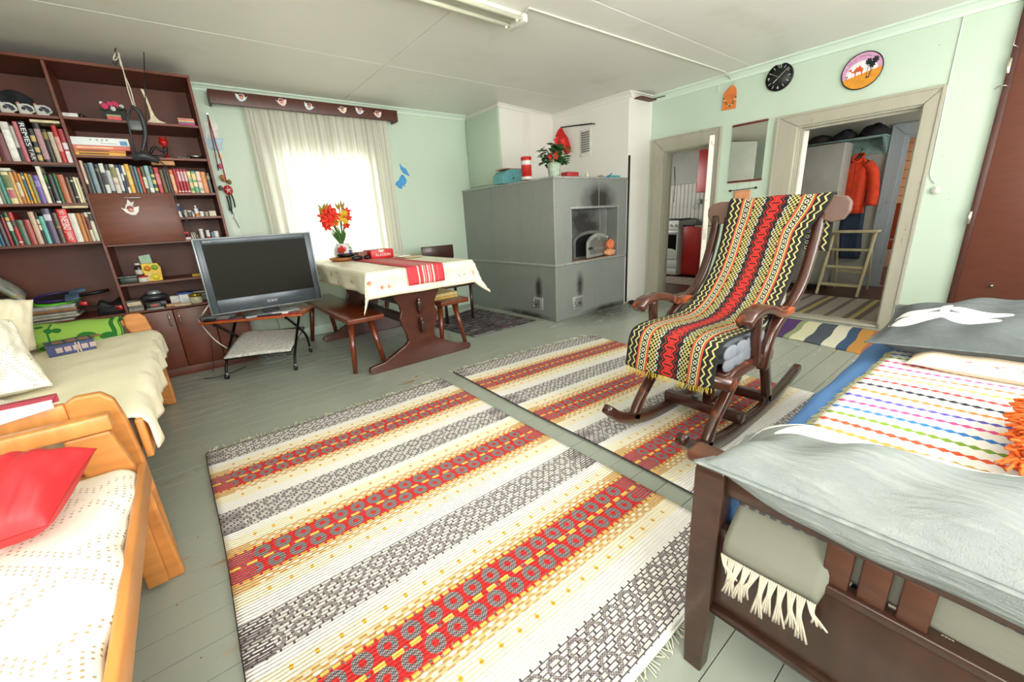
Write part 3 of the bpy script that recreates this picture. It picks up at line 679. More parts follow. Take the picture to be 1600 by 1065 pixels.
rowA = row('L2', [(-170, -95, '3a3f44'), (-95, 15, '7a6a30'), (15, 150, '6a3038', .72, []), (150, 265, 'd5d5cc', 1.0, [(.1, .8, 'efefe8')]), (265, 318, 'b9b4ac', .9, [(.0, .4, '2a2628')]), (318, 386, 'c46a78', 1.02), (386, 484, '151618', 1.03, []), (484, 558, '1d211f', .86, [(.05, .22, 'c8b070'), (.3, .45, 'c8b070'), (.62, .8, 'c8b070')]), (558, 652, '231c20', 1.02, [(.08, .85, 'b08890')]), (652, 722, '26241e', .86, [(.7, .92, '8a7440')]), (722, 790, 'b9ad98', .8, []), (790, 858, 'b41e20', .98, [(.3, .7, 'd89a92')]), (858, 936, 'a83040', .9, [(.0, .35, 'e8e2e4'), (.4, .6, 'e8e2e4')])], 251, 'the upper left shelf row', 'books on the upper left row', zA, .238)
t, x0, x1, z, h, dy = rowA[6]; spine_text(t, 'REMES', (x0+x1)/2, BF+.0115+dy, z+h*.68, .034, h*.56, 'f0f0f0'); spine_text(t, 'TAR', (x0+x1)/2, BF+.0115+dy, z+h*.19, .030, h*.28, 'd8d8d8')
zB = lambda v: v/7.607
rowB = row('L3', [(-300, -220, '5a4a38'), (-220, -150, '2a3a44'), (-150, -80, '7a7a60'), (-80, -20, 'a08a50'), (-20, 38, 'd8dcd6', .8), (38, 76, '8a8a6c', .85), (76, 132, '3f8a80', .9), (132, 226, 'd9cf9c', 1.0, [(.5, .9, '6a7a4a'), (.18, .45, 'c06a70')]), (226, 274, 'e0b070', 1.0, []), (274, 330, 'b8702f', 1.0), (330, 366, 'd89a30', .95, []), (366, 404, '3a6a80', .97, [(0, .1, 'd89a30'), (.8, .9, 'd8d0b0')]), (404, 442, 'e0a020', .96), (442, 492, '8f8a50', .93, []), (492, 567, '6a50a0', .90, [(.6, .8, '9a88c4')]), (567, 627, 'ece6d0', 1.18, []), (627, 668, '262a24', .98, [(.7, .93, '3a7a3a'), (.5, .55, 'a0a090')]), (668, 738, '1f2022', .93, [(.02, .08, 'e8e8e8')]), (738, 782, '2f6b50', .95, []), (782, 864, 'b0603a', .93, []), (864, 918, '5c4030', .85), (918, 962, '2a2a2e', .88), (962, 996, 'ece4c4', .85, []), (996, 1028, 'e6dcb8', .84, []), (1028, 1048, '38322c', .6)], 319, 'the middle left shelf row', 'books on the middle left row', zB, .2)
t, x0, x1, z, h, dy = [r for r in rowB if abs(r[4]-.2*.93) < 1e-6][0]
rowC = row('L4', [(-330, -250, '6a4a38'), (-250, -190, '3f4a58'), (-190, -120, 'a09078'), (-120, -60, '54403a'), (-60, 0, '2f5a6a'), (0, 36, '3a78a0', .75), (36, 106, '3a2a2c', .9), (106, 150, '241e28', .92, [(0, .9, 'a03040')]), (150, 212, '1f5a3a', .98, [(.45, .72, 'd8d8c8'), (.75, .85, 'd8c060')]), (212, 272, 'b02030', .98, [(.55, .75, '3a4a3a'), (.8, .92, 'b8402c'), (.08, .12, 'e8d8d0')]), (272, 357, '44644a', .75, []), (357, 442, 'a03830', .75, []), (442, 517, 'c8a890', .98, []), (517, 557, '1d1e1c', .94, [(.45, .62, 'e0dcb0'), (.65, .8, 'e0dcb0')]), (557, 617, '62b4ac', .84, []), (617, 717, '463a5a', 1.06, [(.66, .84, 'cfcad8')]), (717, 787, '4e4034', .93, [(.5, .56, 'a08848')]), (787, 912, 'd22a26', 1.04, []), (912, 1002, 'd8d4cc', .9, []), (1002, 1062, 'c07830', .9, []), (1062, 1098, 'a86a40', .9, []), (1098, 1146, 'd6cfb8', .92, [(.4, .85, '7a3038')]), (1146, 1200, 'd3d2ba', .92, [(.7, .95, '3a3a34')])], 378, 'the lower left shelf row', 'books on the lower left row', zB, .218)
t, x0, x1, z, h, dy = [r for r in rowC if 'NES' or 1][[i for i, r in enumerate(rowC) if abs(r[4]-.218*1.04) < 1e-6][0]]
spine_text(t, 'NESBØ', (x0+x1)/2-.001, BF+.0115+dy, z+h*.58, .05, h*.40, 'f6f0ee'); spine_text(t, 'JANO', (x0+x1)/2-.001, BF+.0115+dy, z+h*.20, .036, h*.26, 'f6f0ee'); spine_text(t, 'JO', (x0+x1)/2-.001, BF+.0115+dy, z+h*.89, .03, h*.12, 'f6f0ee')
zC = lambda v: 120+v/7.62
rowD = row('R3', [(135, 187, 'd8b8a8', 1.1, [(.0, .3, '3a3430'), (.3, .45, 'e0d8b8')]), (187, 238, '3a4a48', 1.02), (238, 302, '7f93a0', 1.04, []), (302, 362, '1b1f1e', 1.0, [(.75, .85, '6a6a50')]), (362, 422, 'd0d4d0', 1.02, [(.3, .7, '3a4048')]), (422, 482, '22262a', 1.0, [(.1, .8, 'b8bcc0')]), (482, 547, 'cfcabc', 1.0, [(.55, .9, '8a8450'), (.3, .4, 'c89a94')]), (547, 592, '40505c', .98, [(.1, .9, 'd8d8d0')]), (592, 622, '20406a', 1.0, [(.45, .7, 'e8ecf0')]), (622, 662, 'e0dcd0', .97), (662, 717, 'e0a830', 1.02, [(.3, .75, 'eccb78')]), (717, 762, '5c5a5c', .98), (762, 797, '4f8a90', .95, []), (797, 837, 'b83a2c', .9, []), (837, 887, '4a4a28', .95), (887, 942, '8fb0b8', .98, [(.05, .2, 'e8ecec')]), (942, 992, '1f3f2c', .97, [(.1, .2, 'd8c870'), (.35, .5, 'd8c870'), (.6, .7, 'd8c870')]), (992, 1052, 'b0283c', .93, [(.35, .75, 'd87a84')]), (1052, 1102, '5c5020', .85, []), (1102, 1134, '46443f', .88), (1134, 1167, '55514a', .88), (1167, 1217, 'd86a3a', .86, [(.1, .8, 'eeb68a')]), (1217, 1257, 'a82030', .88, [(.05, .1, 'e8c8c8')]), (1257, 1297, 'a01c30', .89, [(.5, .9, 'e0b8bc'), (.05, .1, 'e8c8c8')]), (1297, 1333, 'a82038', .89, [(.5, .9, 'e0b8bc'), (.05, .1, 'e8c8c8')]), (1333, 1372, 'a01c30', .88, [(.5, .9, 'e0b8bc'), (.05, .1, 'e8c8c8')]), (1372, 1422, 'cdb878', .82, [(.1, .25, '4f9a70'), (.5, .65, '6fae90'), (.8, .95, 'e8d8a0')]), (1422, 1477, '4f9a70', .82, [(.3, .5, 'e8d8b0'), (.6, .9, 'e0cc90')]), (1477, 1532, 'e0c8b8', .81, [(.1, .25, '8fb0a0'), (.5, .6, 'd88a80')]), (1532, 1593, 'd08040', .80, []), (1593, 1640, '2f3438', .76, [(.7, .85, '8a8a60')])], 303, 'the long right-hand row', 'books on the long right row', zC, .2)
# books lying flat
def flat_book(p0, p1, z, th, c, label, dep=.13, y=None, name='book', cat='book', tilt=0, pages=True, group=None):
    x0, x1 = min(p0, p1), max(p0, p1); y = BF+.015 if y is None else y
    t = thing(name, ((x0+x1)/2, y+dep/2, z), label, cat, group)
    ct = .0025
    MB().rbox((x0, y, z), (x1, y+dep, z+ct), .0008, seg=1).rbox((x0, y, z+th-ct), (x1, y+dep, z+th), .0008, seg=1).box((x0, y, z+ct), (x1, y+.003, z+th-ct)).build('cover', cm(c, .4), t)
    MB().box((x0+.004, y+.0032, z+ct), (x1-.004, y+dep-.004, z+th-ct)).build('pages', M_PAGE, t)
    return t
hB = SH['L3']+.2
flat_book(PY(46, 190, BF).x, PY(94, 195, BF).x, SH['L2']+.2455, .016, 'd8c8a0', 'cream paperback lying flat on top of the upper left row')
flat_book(PY(51, 262, BF).x, XD-.012, SH['L3']+.2365, .022, '1c1a1c', 'black book lying flat on top of the middle left row')
flat_book(PY(-10, 264, BF).x, PY(15, 264, BF).x, SH['L3']+.204, .018, 'd5d6c8', 'pale book lying flat at the left of the middle row')
flat_book(PY(96, 322, BF).x, PY(137, 322, BF).x, SH['L4']+.231, .016, 'd9c79c', 'cream paperback lying flat above the red thriller on the lower row')
zz = SH['R2']; px = lambda a: PY(a, 246, BF).x
for th, a, b, c, lb in ((.022, 116, 198, 'e8a820', 'yellow flat book at the bottom of the pile on the right shelf'), (.016, 116, 199, 'c87838', 'orange-brown flat book second from the bottom of the pile'), (.026, 115, 207, 'e0705c', 'coral red flat book under the white box on the right shelf')):
    tb = flat_book(px(a), px(b), zz, th, c, lb, .17)
    MB().box((px(a)+.03, BF+.0142, zz+th*.3), (px(b)-.09, BF+.015, zz+th*.7), ).build('spine_print', cm('5a3a20' if c != 'e0705c' else 'f0c8a0', .5), tb); zz += th+.0005
wb = thing('white_carton', ((px(115)+px(207))/2, BF+.1, zz), 'long white printed carton on top of the flat books', 'box')
MB().rbox((px(115), BF+.012, zz), (px(208), BF+.2, zz+.052), .002).build('carton', cm('e9edf0', .5, 0, .02), wb)
MB().box((px(194), BF+.0112, zz+.006), (px(205), BF+.012, zz+.034)).build('blue_print', cm('5f9cc8', .5), wb)
MB().box((px(166), BF+.0112, zz+.014), (px(189), BF+.012, zz+.0165)).box((px(165), BF+.0112, zz+.0165), (px(166.5), BF+.012, zz+.022)).build('line_print', cm('7a8084', .5), wb)
for a in (150, 160, 168, 175): MB().lathe([(.006, 0), (.006, .0006)], M=frame((px(a), BF+.012, zz+.036), (1, 0, 0), (0, 0, 1), (0, -1, 0)), n=10).build('symbol_print', cm('b4bcc2', .5), wb)
# ------------------------------------------------------------------ ornaments on the top shelf
M_CER = cm('d8d6cf', .2, 0, .03); M_COB = cm('1c2540', .25)
def bird(x, label, s=1.0):
    z = SH['L1']; y = BF+.10
    t = thing('bird_figurine', (x, y, z), label, 'figurine', 'porcelain bird figurines')
    MB().grid(lambda u, v: (x+s*(.030*(1-.55*v)*math.cos(2*PI*u)*(1-.0*v)-.018*v+.012*(1-v)*math.cos(2*PI*u)+.012*(1-v)), y+s*.028*(1-.6*v)*math.sin(2*PI*u), z+s*.088*v), 16, 10).build('body', M_CER, t)
    hd = MB().ball((x-s*.022, y, z+s*.093), s*.011, 10, 8).build('head', cm('c9897a', .4), t)
    MB().ball((x-s*.022, y-.001, z+s*.102), (s*.008, s*.009, s*.006), 8, 6).build('crest', cm('2a1c20', .5), hd)
    fan = []
    for k in range(13):
        a = math.radians(-20+k*220/12); r = s*.040*(1+.07*(k % 2)); fan.append((x+s*.012+r*1.15*math.cos(a), z+s*.055+r*math.sin(a)))
    MB().prism(fan+[(x+s*.0, z+s*.02)], 1, y+s*.018, y+s*.026).build('tail_fan', M_CER, t)
    fan2 = [(x+s*.012+(p[0]-x-s*.012)*.72, z+s*.055+(p[1]-z-s*.055)*.72) for p in fan]
    MB().prism(fan2+[(x+s*.0, z+s*.03)], 1, y+s*.015, y+s*.018).build('tail_pattern', M_COB, t)
    MB().ball((x+s*.002, y-s*.020, z+s*.055), (s*.011, s*.006, s*.012), 10, 8).build('wing_spot', M_COB, t)
    MB().prism([(x+s*.02, z), (x+s*.065, z), (x+s*.03, z+s*.03)], 1, y-.012, y+.012).build('tail_base', M_CER, t)
for px_, lb in ((12, 'white and cobalt porcelain bird at the left of the top shelf'), (40, 'white and cobalt porcelain bird, middle one on the top shelf'), (66, 'white and cobalt porcelain bird nearest the shelf divider')): bird(PY(px_, 178, BF+.10).x, lb, .86)
tag(MB().grid(lambda u, v: (PY(-20+70*u, 150, BF+.25).x, BF+.25+.03*math.sin(u*6), SH['L1']+.02+(.12+.05*math.sin(PI*u))*v), 20, 8).build('dark_cloth', cm('26292b', .9, 0, .2, 20), solid=.02), 'dark folded cloth behind the porcelain birds', 'cloth')
tag(MB().ball((PY(57, 180, BF+.16).x, BF+.17, SH['L1']+.03), (.028, .028, .03), 12, 8).build('brown_ornament', cm('7a4420', .4)), 'round brown ornament behind the rightmost porcelain bird', 'ornament')
tw = SH['R1']; P1 = lambda p: PY(p, 185, BF+.03).x
tag(MB().rbox((P1(96), BF+.03, tw), (P1(123), BF+.13, tw+.028), .003).build('white_box', cm('dcdcd8', .5)), 'flat white box at the left of the right top shelf', 'box')
tag(MB().tube(bez([(P1(122), BF+.1, tw+.012), (P1(128), BF+.06, tw+.035), (P1(135), BF+.08, tw+.012), (P1(131), BF+.12, tw+.03), (P1(126), BF+.1, tw+.012), (P1(136), BF+.11, tw+.02), (P1(142), BF+.09, tw+.006)], 40), .004, 6).build('cable_coil', M_BLACK), 'small tangle of black cable beside the flat white box', 'cable')
fb = thing('flower_arrangement', (P1(180), BF+.1, tw), 'artificial pink and white flowers in a dark basket on the top shelf', 'flowers')
MB().prism([(P1(162), tw), (P1(197), tw), (P1(199), tw+.08), (P1(158), tw+.085)], 1, BF+.09, BF+.19).build('basket', cm('17191a', .6), fb)
M_LEAFD = cm('24401f', .6)
mb = MB()
for k in range(26):
    a = hsh(k)*6.28; cx = P1(163)+hsh(k, 1)*(P1(198)-P1(163)); mb.ball((cx, BF+.07+.1*hsh(k, 2), tw+.075+.03*hsh(k, 3)), (.014, .006, .010), 6, 5)
mb.build('foliage', M_LEAFD, fb)
def bloom(parent, c, r, mat, n=7, nm='bloom'):
    m = MB()
    for k in range(n):
        a = 2*PI*k/n; m.ball((c[0]+r*.55*math.cos(a), c[1]-.2*r, c[2]+r*.55*math.sin(a)), (r*.5, r*.35, r*.5), 7, 5)
    m.ball(c, r*.5, 7, 5); return m.build(nm, mat, parent)
M_PK = cm('c83a68', .6); M_WF = cm('d0cfcb', .6)
for (p, dz, r, m) in ((169, .098, .022, M_PK), (178, .115, .016, M_PK), (186, .118, .018, M_PK), (165, .115, .012, M_WF), (181, .085, .016, M_WF), (195, .104, .014, M_WF), (190, .10, .012, M_PK)): bloom(fb, (P1(p), BF+.075, tw+dz), r, m)
for i, (c, lb) in enumerate((('d8484c', 'coral pink stack of small books in front of the dark flower basket'), ('a9a070', 'pale olive small book on the coral books by the flowers'))):
    flat_book(P1(168), P1(190), tw+i*.0225, .022 if i == 0 else .013, c, lb, .06, y=BF+.02)
# wooden paddle standing
pd = [(-.055, 0), (.075, 0), (.07, .012), (.03, .03), (.012, .06), (.004, .10), (-.012, .24), (-.030, .245), (-.022, .20), (-.014, .12), (-.014, .07), (-.02, .035), (-.04, .015)]
tag(MB().prism([(P1(240)+p[0]*.95, tw+p[1]*.95) for p in pd], 1, BF+.05, BF+.066).build('wooden_paddle', cm('ddd3b4', .6), bevel=.003), 'pale wooden paddle-shaped ornament standing on the right top shelf', 'ornament')
for i, c in enumerate(('c0407a', 'd04a86', '5a86b8', 'e0d060', 'e07088', 'c89a80')):
    tag(MB().rbox((P1(277)+.002*hsh(i), BF+.03, tw+i*.0085), (P1(303)-.003*hsh(i, 2), BF+.11, tw+i*.0085+.008), .001, seg=1).build('notepad', cm(c, .6)), '%s notepad, %s from the bottom of the bright notepad pile' % (('magenta', 'pink', 'blue', 'yellow', 'rose', 'tan')[i], ORD[i]), 'notepad', 'bright notepads on the top shelf')
# red candleholder, black clutter and steel dish on shelf R2
z = SH['R2']; P2 = lambda p: PY(p, 246, BF+.05).x
tag(MB().lathe([(.030, 0), (.030, .006), (.012, .012), (.010, .06), (.018, .075), (.013, .09), (.028, .105), (.030, .125), (.020, .13), (.024, .145), (.022, .15), (.0005, .15)], (P2(262), BF+.07, z), 20).build('red_candleholder', cm('b01616', .25)), 'turned red wooden candleholder on the right shelf', 'candleholder')
tag(MB().tube(bez([(P2(236), BF+.06, z+.03), (P2(246), BF+.05, z+.075), (P2(258), BF+.05, z+.05), (P2(264), BF+.05, z+.085), (P2(258), BF+.06, z+.02), (P2(240), BF+.06, z+.012)], 30), .010, 6).build('black_strap', M_BLACK), 'bundled black strap lying before the red candleholder', 'strap')
tag(MB().lathe([(.02, 0), (.035, .006), (.055, .022), (.052, .024), (.03, .01), (.0005, .008)], (P2(306), BF+.07, z), 22).build('steel_dish', cm('8d8c88', .2, .95)), 'small steel dish at the right end of the shelf', 'dish')
tag(MB().tube(bez([(P2(273), BF+.05, z+.006), (P2(280), BF+.04, z+.012), (P2(288), BF+.05, z+.006), (P2(296), BF+.04, z+.012)], 14), .004, 6).build('silver_spoon', cm('9c9c98', .2, .9)), 'crumpled silver foil strip beside the steel dish', 'foil')
tag(MB().rbox((P2(234), BF+.02, SH['R3']+.205), (P2(270), BF+.12, SH['R3']+.235), .003).build('tan_card_box', cm('c89868', .7)), 'tan cardboard box lying on the long row of books', 'box')
# ------------------------------------------------------------------ small bottles, medicine shelves
M_PLW = cm('e4e4e0', .35, 0, .02)
def bottle(x, y, z, r, h, c, cap, label, group=None, neck=.45, capc=None, band=None, name='bottle', cat='bottle'):
    t = thing(name, (x, y, z), label, cat, group)
    MB().lathe([(r*.94, 0), (r, .003), (r, h*.66), (r*.85, h*.74), (r*neck, h*.80), (r*neck, h*.86)], (x, y, z), 16).build('body', cm(c, .3, 0, .03), t)
    MB().lathe([(r*neck*1.2, h*.84), (r*neck*1.2, h*.985), (r*neck*1.0, h), (.0005, h)], (x, y, z), 14).build('cap', cm(cap, .35, 0, .03), t)
    if band: MB().lathe([(r+.0006, h*band[0]), (r+.0006, h*band[1])], (x, y, z), 16).build('paper_label', cm(band[2], .6), t)
    return t
def jar(x, y, z, r, h, c, lid, label, group=None):
    t = thing('jar', (x, y, z), label, 'jar', group)
    MB().lathe([(r*.93, 0), (r, .004), (r, h*.7), (r*.95, h*.75)], (x, y, z), 18).build('body', cm(c, .3, 0, .04), t)
    MB().lathe([(r*1.03, h*.74), (r*1.03, h*.97), (r*.98, h), (.0005, h)], (x, y, z), 18).build('lid', cm(lid, .35, 0, .04), t)
    return t
z = SH['R4']; Q = lambda p: PY(p, 336, BF+.05).x; yq = BF+.05
bottle(Q(281), yq, z, .018, .105, 'e6e9ec', 'e6e9ec', 'tall white bottle with blue print on the upper medicine shelf', None, .8, band=(.45, .8, '3a6fb0'))
tag(MB().rbox((Q(272)-.004, yq-.02, z), (Q(275.5), yq+.03, z+.07), .002).build('red_carton', cm('b8202a', .5)), 'narrow red carton at the left of the upper medicine shelf', 'box')
jar(Q(297), yq, z, .015, .05, '5a544c', 'd8d4cc', 'small dark jar with pale lid on the upper medicine shelf'); jar(Q(291.5), yq+.04, z, .015, .056, 'd8d8d2', 'c8c8c2', 'small white jar behind the dark jar, upper medicine shelf')
bottle(Q(308.5), yq, z, .014, .088, 'd8dde2', 'ecece8', 'white nasal spray bottle with orange base on the upper medicine shelf', None, .35, band=(.05, .28, 'd88030'))
jar(Q(316), yq, z, .014, .04, 'd8d8d4', 'e8e8e4', 'low white jar right of the spray bottle'); jar(Q(323.5), yq, z, .013, .036, '9a9486', 'c8c4b8', 'low grey jar beside the cream carton')
tag(MB().rbox((Q(327.5), yq-.02, z), (Q(338), yq+.03, z+.042), .002).build('cream_carton', cm('d8d2b8', .6)), 'cream carton at the right end of the upper medicine shelf', 'box')
bottle(Q(302.5), yq+.03, z, .011, .045, 'e0e0dc', 'e0e0dc', 'tiny white bottle behind the spray bottle')
z = SH['R5']; Q = lambda p: PY(p, 370, BF+.05).x
tag(MB().rbox((Q(283)-.005, yq-.03, z), (Q(298), yq+.03, z+.018), .002).build('white_carton', cm('d8d4d0', .5)), 'flat white carton under the red box on the lower medicine shelf', 'box')
tag(MB().rbox((Q(283)-.005, yq-.025, z+.0185), (Q(296), yq+.03, z+.062), .002).build('red_white_box', cm('c02a30', .5)), 'red box on the flat white carton, lower medicine shelf', 'box')
tag(MB().ball((Q(291), yq-.038, z+.035), (.018, .009, .012), 10, 8).build('black_pouch', M_BLACK), 'small black pouch in front of the red box', 'pouch')
jar(Q(303), yq, z, .017, .055, 'c8c4bc', 'b8b0a0', 'pale jar at the middle of the lower medicine shelf'); jar(Q(309), yq+.045, z, .014, .05, '8a7a60', '5a4a38', 'brown jar behind the round-capped bottle')
bottle(Q(316.5), yq, z, .014, .078, 'd2d2ce', 'efefec', 'roll-on bottle with a round white cap on the lower medicine shelf', None, .95)
bottle(Q(326.5), yq, z, .013, .066, 'e4e4e0', 'e4e4e0', 'white bottle with a red foot on the lower medicine shelf', None, .8, band=(.02, .22, 'b8202c'))
jar(Q(339.5), yq, z, .017, .056, 'e2e2de', 'dadad6', 'white jar at the right end of the lower medicine shelf')
tag(MB().rbox((Q(332.5)-.003, yq+.02, z), (Q(336), yq+.05, z+.05), .002).build('blue_carton', cm('7fa8b8', .5)), 'pale blue carton behind the white jar on the lower shelf', 'box')
# low shelf
z = SH['R6']; Q = lambda p: PY(p, 440, BF+.05).x
gb = thing('plastic_tub', (Q(202), yq+.04, z), 'dark green plastic box with clear lid on the low shelf', 'box')
MB().rbox((Q(188), yq-.03, z), (Q(217), yq+.10, z+.045), .005).build('tub', cm('1d3528', .4), gb); MB().rbox((Q(187)-.002, yq-.034, z+.045), (Q(217.5), yq+.104, z+.055), .004).build('lid', cm('6f7a74', .25), gb)
jar(Q(226.5), yq-.005, z, .036, .05, 'cfc8c0', 'a81c1c', 'clear jar with a red lid under the brown bottle')
bottle(Q(223), yq+.005, z+.0505, .026, .095, '241d1c', 'd8d8d6', 'brown medicine bottle with white cap standing on the red-lidded jar', None, .55, band=(.1, .48, 'c8c4b4'))
jc = thing('juice_carton', (Q(245), yq, z), 'yellow juice carton printed with lemons on the low shelf', 'carton')
MB().prism([(Q(232), z), (Q(256), z), (Q(258), z+.10), (Q(254), z+.135), (Q(229), z+.14), (Q(228), z+.10)], 1, yq-.025, yq+.03).build('carton', cm('e0b828', .45, 0, .1, 25), jc, bevel=.003)
for (a, dz, r, c) in ((237, .10, .022, 'd88820'), (249, .105, .022, '8fae38'), (247, .03, .024, 'e8d838'), (238, .05, .016, 'f0e8a0')):
    MB().lathe([(r, 0), (r, .0006)], M=frame((Q(a), yq-.0255, z+dz), (1, 0, 0), (0, 0, 1), (0, -1, 0)), n=14).build('fruit_print', cm(c, .5), jc)
tag(MB().prism([(Q(229), z+.13), (Q(247), z+.13), (Q(246), z+.205), (Q(228), z+.195)], 1, yq+.032, yq+.035).build('card', cm('9fc0a8', .6)), 'pale green card standing behind the juice carton', 'card')
tag(MB().rbox((Q(303), yq-.02, z), (Q(330), yq+.05, z+.022), .003).build('yellow_packet', cm('c89a28', .5)), 'yellow and grey packet lying at the right of the low shelf', 'packet')
# counter right: iron, boxes, jars
z = SH['R7']; Q = lambda p: PY(p, 474, BF+.06).x; yq = BF+.06
for i, (c, a, b, th) in enumerate((('8a8478', 199, 223, .022), ('5a5854', 200, 224, .02), ('c8b894', 199, 222, .016), ('d6ccb0', 199, 221, .012), ('4a4c42', 198, 214, .014))):
    flat_book(Q(a), Q(b), z+sum((.022, .02, .016, .012, .014)[:i])+i*.0005, (.022, .02, .016, .012, .014)[i], c, '%s small book, %s from the bottom of the pile on the counter' % (('grey', 'dark grey', 'tan', 'cream', 'dark olive')[i], ORD[i]), .12, y=yq-.04, group='small books piled on the counter')
ir = thing('travel_iron', (Q(240), yq+.02, z), 'black and silver appliance with a domed lid on the counter', 'appliance')
MB().lathe([(.02, .05), (.075, .07), (.085, .085), (.06, .105), (.03, .125), (.0005, .13)], (Q(243), yq+.05, z), 24, sx=1.1, sy=.9).build('body', cm('303236', .3), ir)
MB().lathe([(.045, .108), (.05, .118), (.038, .138), (.0005, .145)], (Q(245), yq+.04, z), 20).build('dome_lid', cm('a9acae', .25, .5), ir)
MB().rbox((Q(226), yq, z), (Q(262), yq+.11, z+.052), .006).build('base', cm('1d1d1f', .4), ir)
tag(MB().rbox((Q(228), yq-.05, z), (Q(252), yq-.008, z+.045), .003).build('black_orange_box', cm('201a18', .4)), 'black box with an orange mark before the domed appliance', 'box')
MB().box((Q(235), yq-.0512, z+.018), (Q(248), yq-.05, z+.034)).build('orange_mark', cm('b0482c', .5), bpy.data.objects['black_orange_box'])
tag(MB().rbox((Q(228), yq-.056-.03, z), (Q(256), yq-.053, z+.012), .002).build('grey_packet', cm('8c8e90', .4)), 'flat grey packet lying at the counter edge', 'packet')
tag(MB().rbox((Q(259), yq-.05, z), (Q(284), yq-.0, z+.022), .002).build('tan_box', cm('b88e68', .6)), 'tan flat box on the counter below the white box', 'box')
tag(MB().rbox((Q(268), yq+.01, z), (Q(282), yq+.07, z+.075), .003).build('white_box', cm('d0d0cc', .5)), 'white box standing behind the tan flat box', 'box')
tag(MB().rbox((Q(273), yq-.085, z), (Q(299), yq-.052, z+.014), .002).build('cream_booklet', cm('cdb890', .7)), 'thin cream booklet at the counter edge', 'booklet')
jt = thing('storage_tub', (Q(294), yq+.06, z), 'white plastic tub with a bright blue lid on the counter', 'tub')
MB().rbox((Q(282.5), yq+.01, z), (Q(305), yq+.12, z+.08), .006).build('tub', cm('d6dade', .35), jt); MB().rbox((Q(281), yq+.006, z+.08), (Q(306), yq+.124, z+.094), .004).build('lid', cm('2440a0', .35), jt)
jj = thing('glass_jar', (Q(308), yq-.03, z), 'low glass jar with a gold lid on the counter', 'jar')
MB().lathe([(.040, 0), (.044, .006), (.044, .05), (.040, .056)], (Q(308.5), yq-.03, z), 20).build('body', cm('c8c4a0', .2), jj); MB().lathe([(.045, .055), (.045, .074), (.043, .077), (.0005, .077)], (Q(308.5), yq-.03, z), 20).build('lid', cm('b0942c', .25, .7), jj)
for i, c in enumerate(('8a9298', 'b0a890', '6a8a90', 'c0b8a8', '705a50', 'b8b8b0')):
    tag(MB().rbox((Q(303)+.01*hsh(i), yq+.13, z+.0+i*.013), (Q(330)+.01*hsh(i, 4), yq+.26, z+i*.013+.012), .001, seg=1).build('magazine', cm(c, .5)), '%s magazine, %s from the bottom of the stack behind the gold-lidded jar' % (('grey-blue', 'beige', 'teal', 'pale', 'brown', 'light grey')[i], ORD[i]), 'magazine', 'magazines stacked on the counter')
# counter left: papers, frisbee rims, black bag with red clips
z = SH['L5']; Q = lambda p: PY(p, 480, BF+.05).x; yq = BF+.04
cs = ['a8a498', '4a4640', 'b8b4a8', '8f8a7c', 'b4b0a4', '57524a', 'a86a38', '8f8678', 'b8bab8', '9aa09c']
for i, c in enumerate(cs):
    tag(MB().rbox((Q(-60)+.03*hsh(i), yq+.01*hsh(i, 6), z+i*.0115), (Q(108+16*hsh(i, 2)), yq+.24, z+i*.0115+.011), .001, seg=1).build('newspaper', cm(c, .7, 0, .2, 40)), '%s newspaper, %s from the bottom of the pile behind the sofa' % (cname(c), ORD[i]), 'newspaper', 'newspapers piled on the left counter')
zt = z+.117
def rim(c0, c1, lb, dz, dy):
    t = thing('racket', (Q(80), yq+.12, zt+dz), lb, 'racket')
    xm, ry = (Q(45)+Q(124))/2, .10; rx = (Q(124)-Q(45))/2
    ring = [(xm+rx*math.cos(a), yq+.12+dy+ry*math.sin(a), zt+dz+.018-.02*math.cos(a)*0+.02*math.sin(a)) for a in [2*PI*k/36 for k in range(36)]]
    MB().tube(ring, .008, 8, closed=True).build('rim', cm(c0, .35), t)
    MB().add([p for p in ring], [list(range(36))]).build('strings', cm(c1, .6), t, solid=.002)
rim('58c820', '3c4a30', 'bright lime-green rimmed racket lying on the newspapers', .004, 0); rim('3c2a70', '2a2a34', 'purple rimmed racket behind the lime-green one', .024, .05)
bg = thing('black_bag', (Q(165), yq+.08, z), 'black strapped bag with red clips on the left counter', 'bag')
MB().grid(lambda u, v: ((Q(150)+(Q(196)-Q(150))*u), yq-.02+.22*v, z+.002+(.095+.02*math.sin(7*u+2*v))*(max(0, 1-abs(2*u-1)**6)*max(0, 1-abs(2*v-1)**6))**.5), 24, 14).build('bag_body', cm('131416', .6, 0, .3, 15, .004), bg, solid=.01)
MB().rbox((Q(128), yq-.01, z+.085), (Q(140), yq+.03, z+.12), .006).build('clip', cm('c01c1c', .3), bg); MB().rbox((Q(181), yq-.035, z+.03), (Q(193), yq-.018, z+.062), .006).build('clip', cm('c01c1c', .3), bg)
MB().tube(bez([(Q(130), yq+.0, z+.09), (Q(150), yq-.03, z+.075), (Q(170), yq-.035, z+.055), (Q(188), yq-.03, z+.045)], 20), .016, 8, flat=(1, .5)).build('strap', cm('17181a', .6), bg)
MB().tube([(Q(118), yq+.15, z+.15), (Q(175), yq+.16, z+.17)], .012, 8).build('handle_bar', M_BLACK, bg)
ph = thing('pager_case', (Q(122), yq, z+.10), 'blue-grey plastic case lying on the newspapers', 'case')
Mp = frame((Q(121), yq+.0, zt+.045), (1, 0, .2), (0, .8, .6)); MB().rbox((-.045, -.035, -.01), (.035, .035, .012), .008, M=Mp, seg=3).build('case', cm('4a5a72', .35), ph); MB().rbox((-.02, .03, -.008), (.075, .07, .01), .006, M=Mp).build('inner_tray', cm('4f6076', .3), ph)
mg = thing('open_magazine', (Q(10), yq+.1, z+.2), 'open magazine with a green landscape page at the far left', 'magazine')
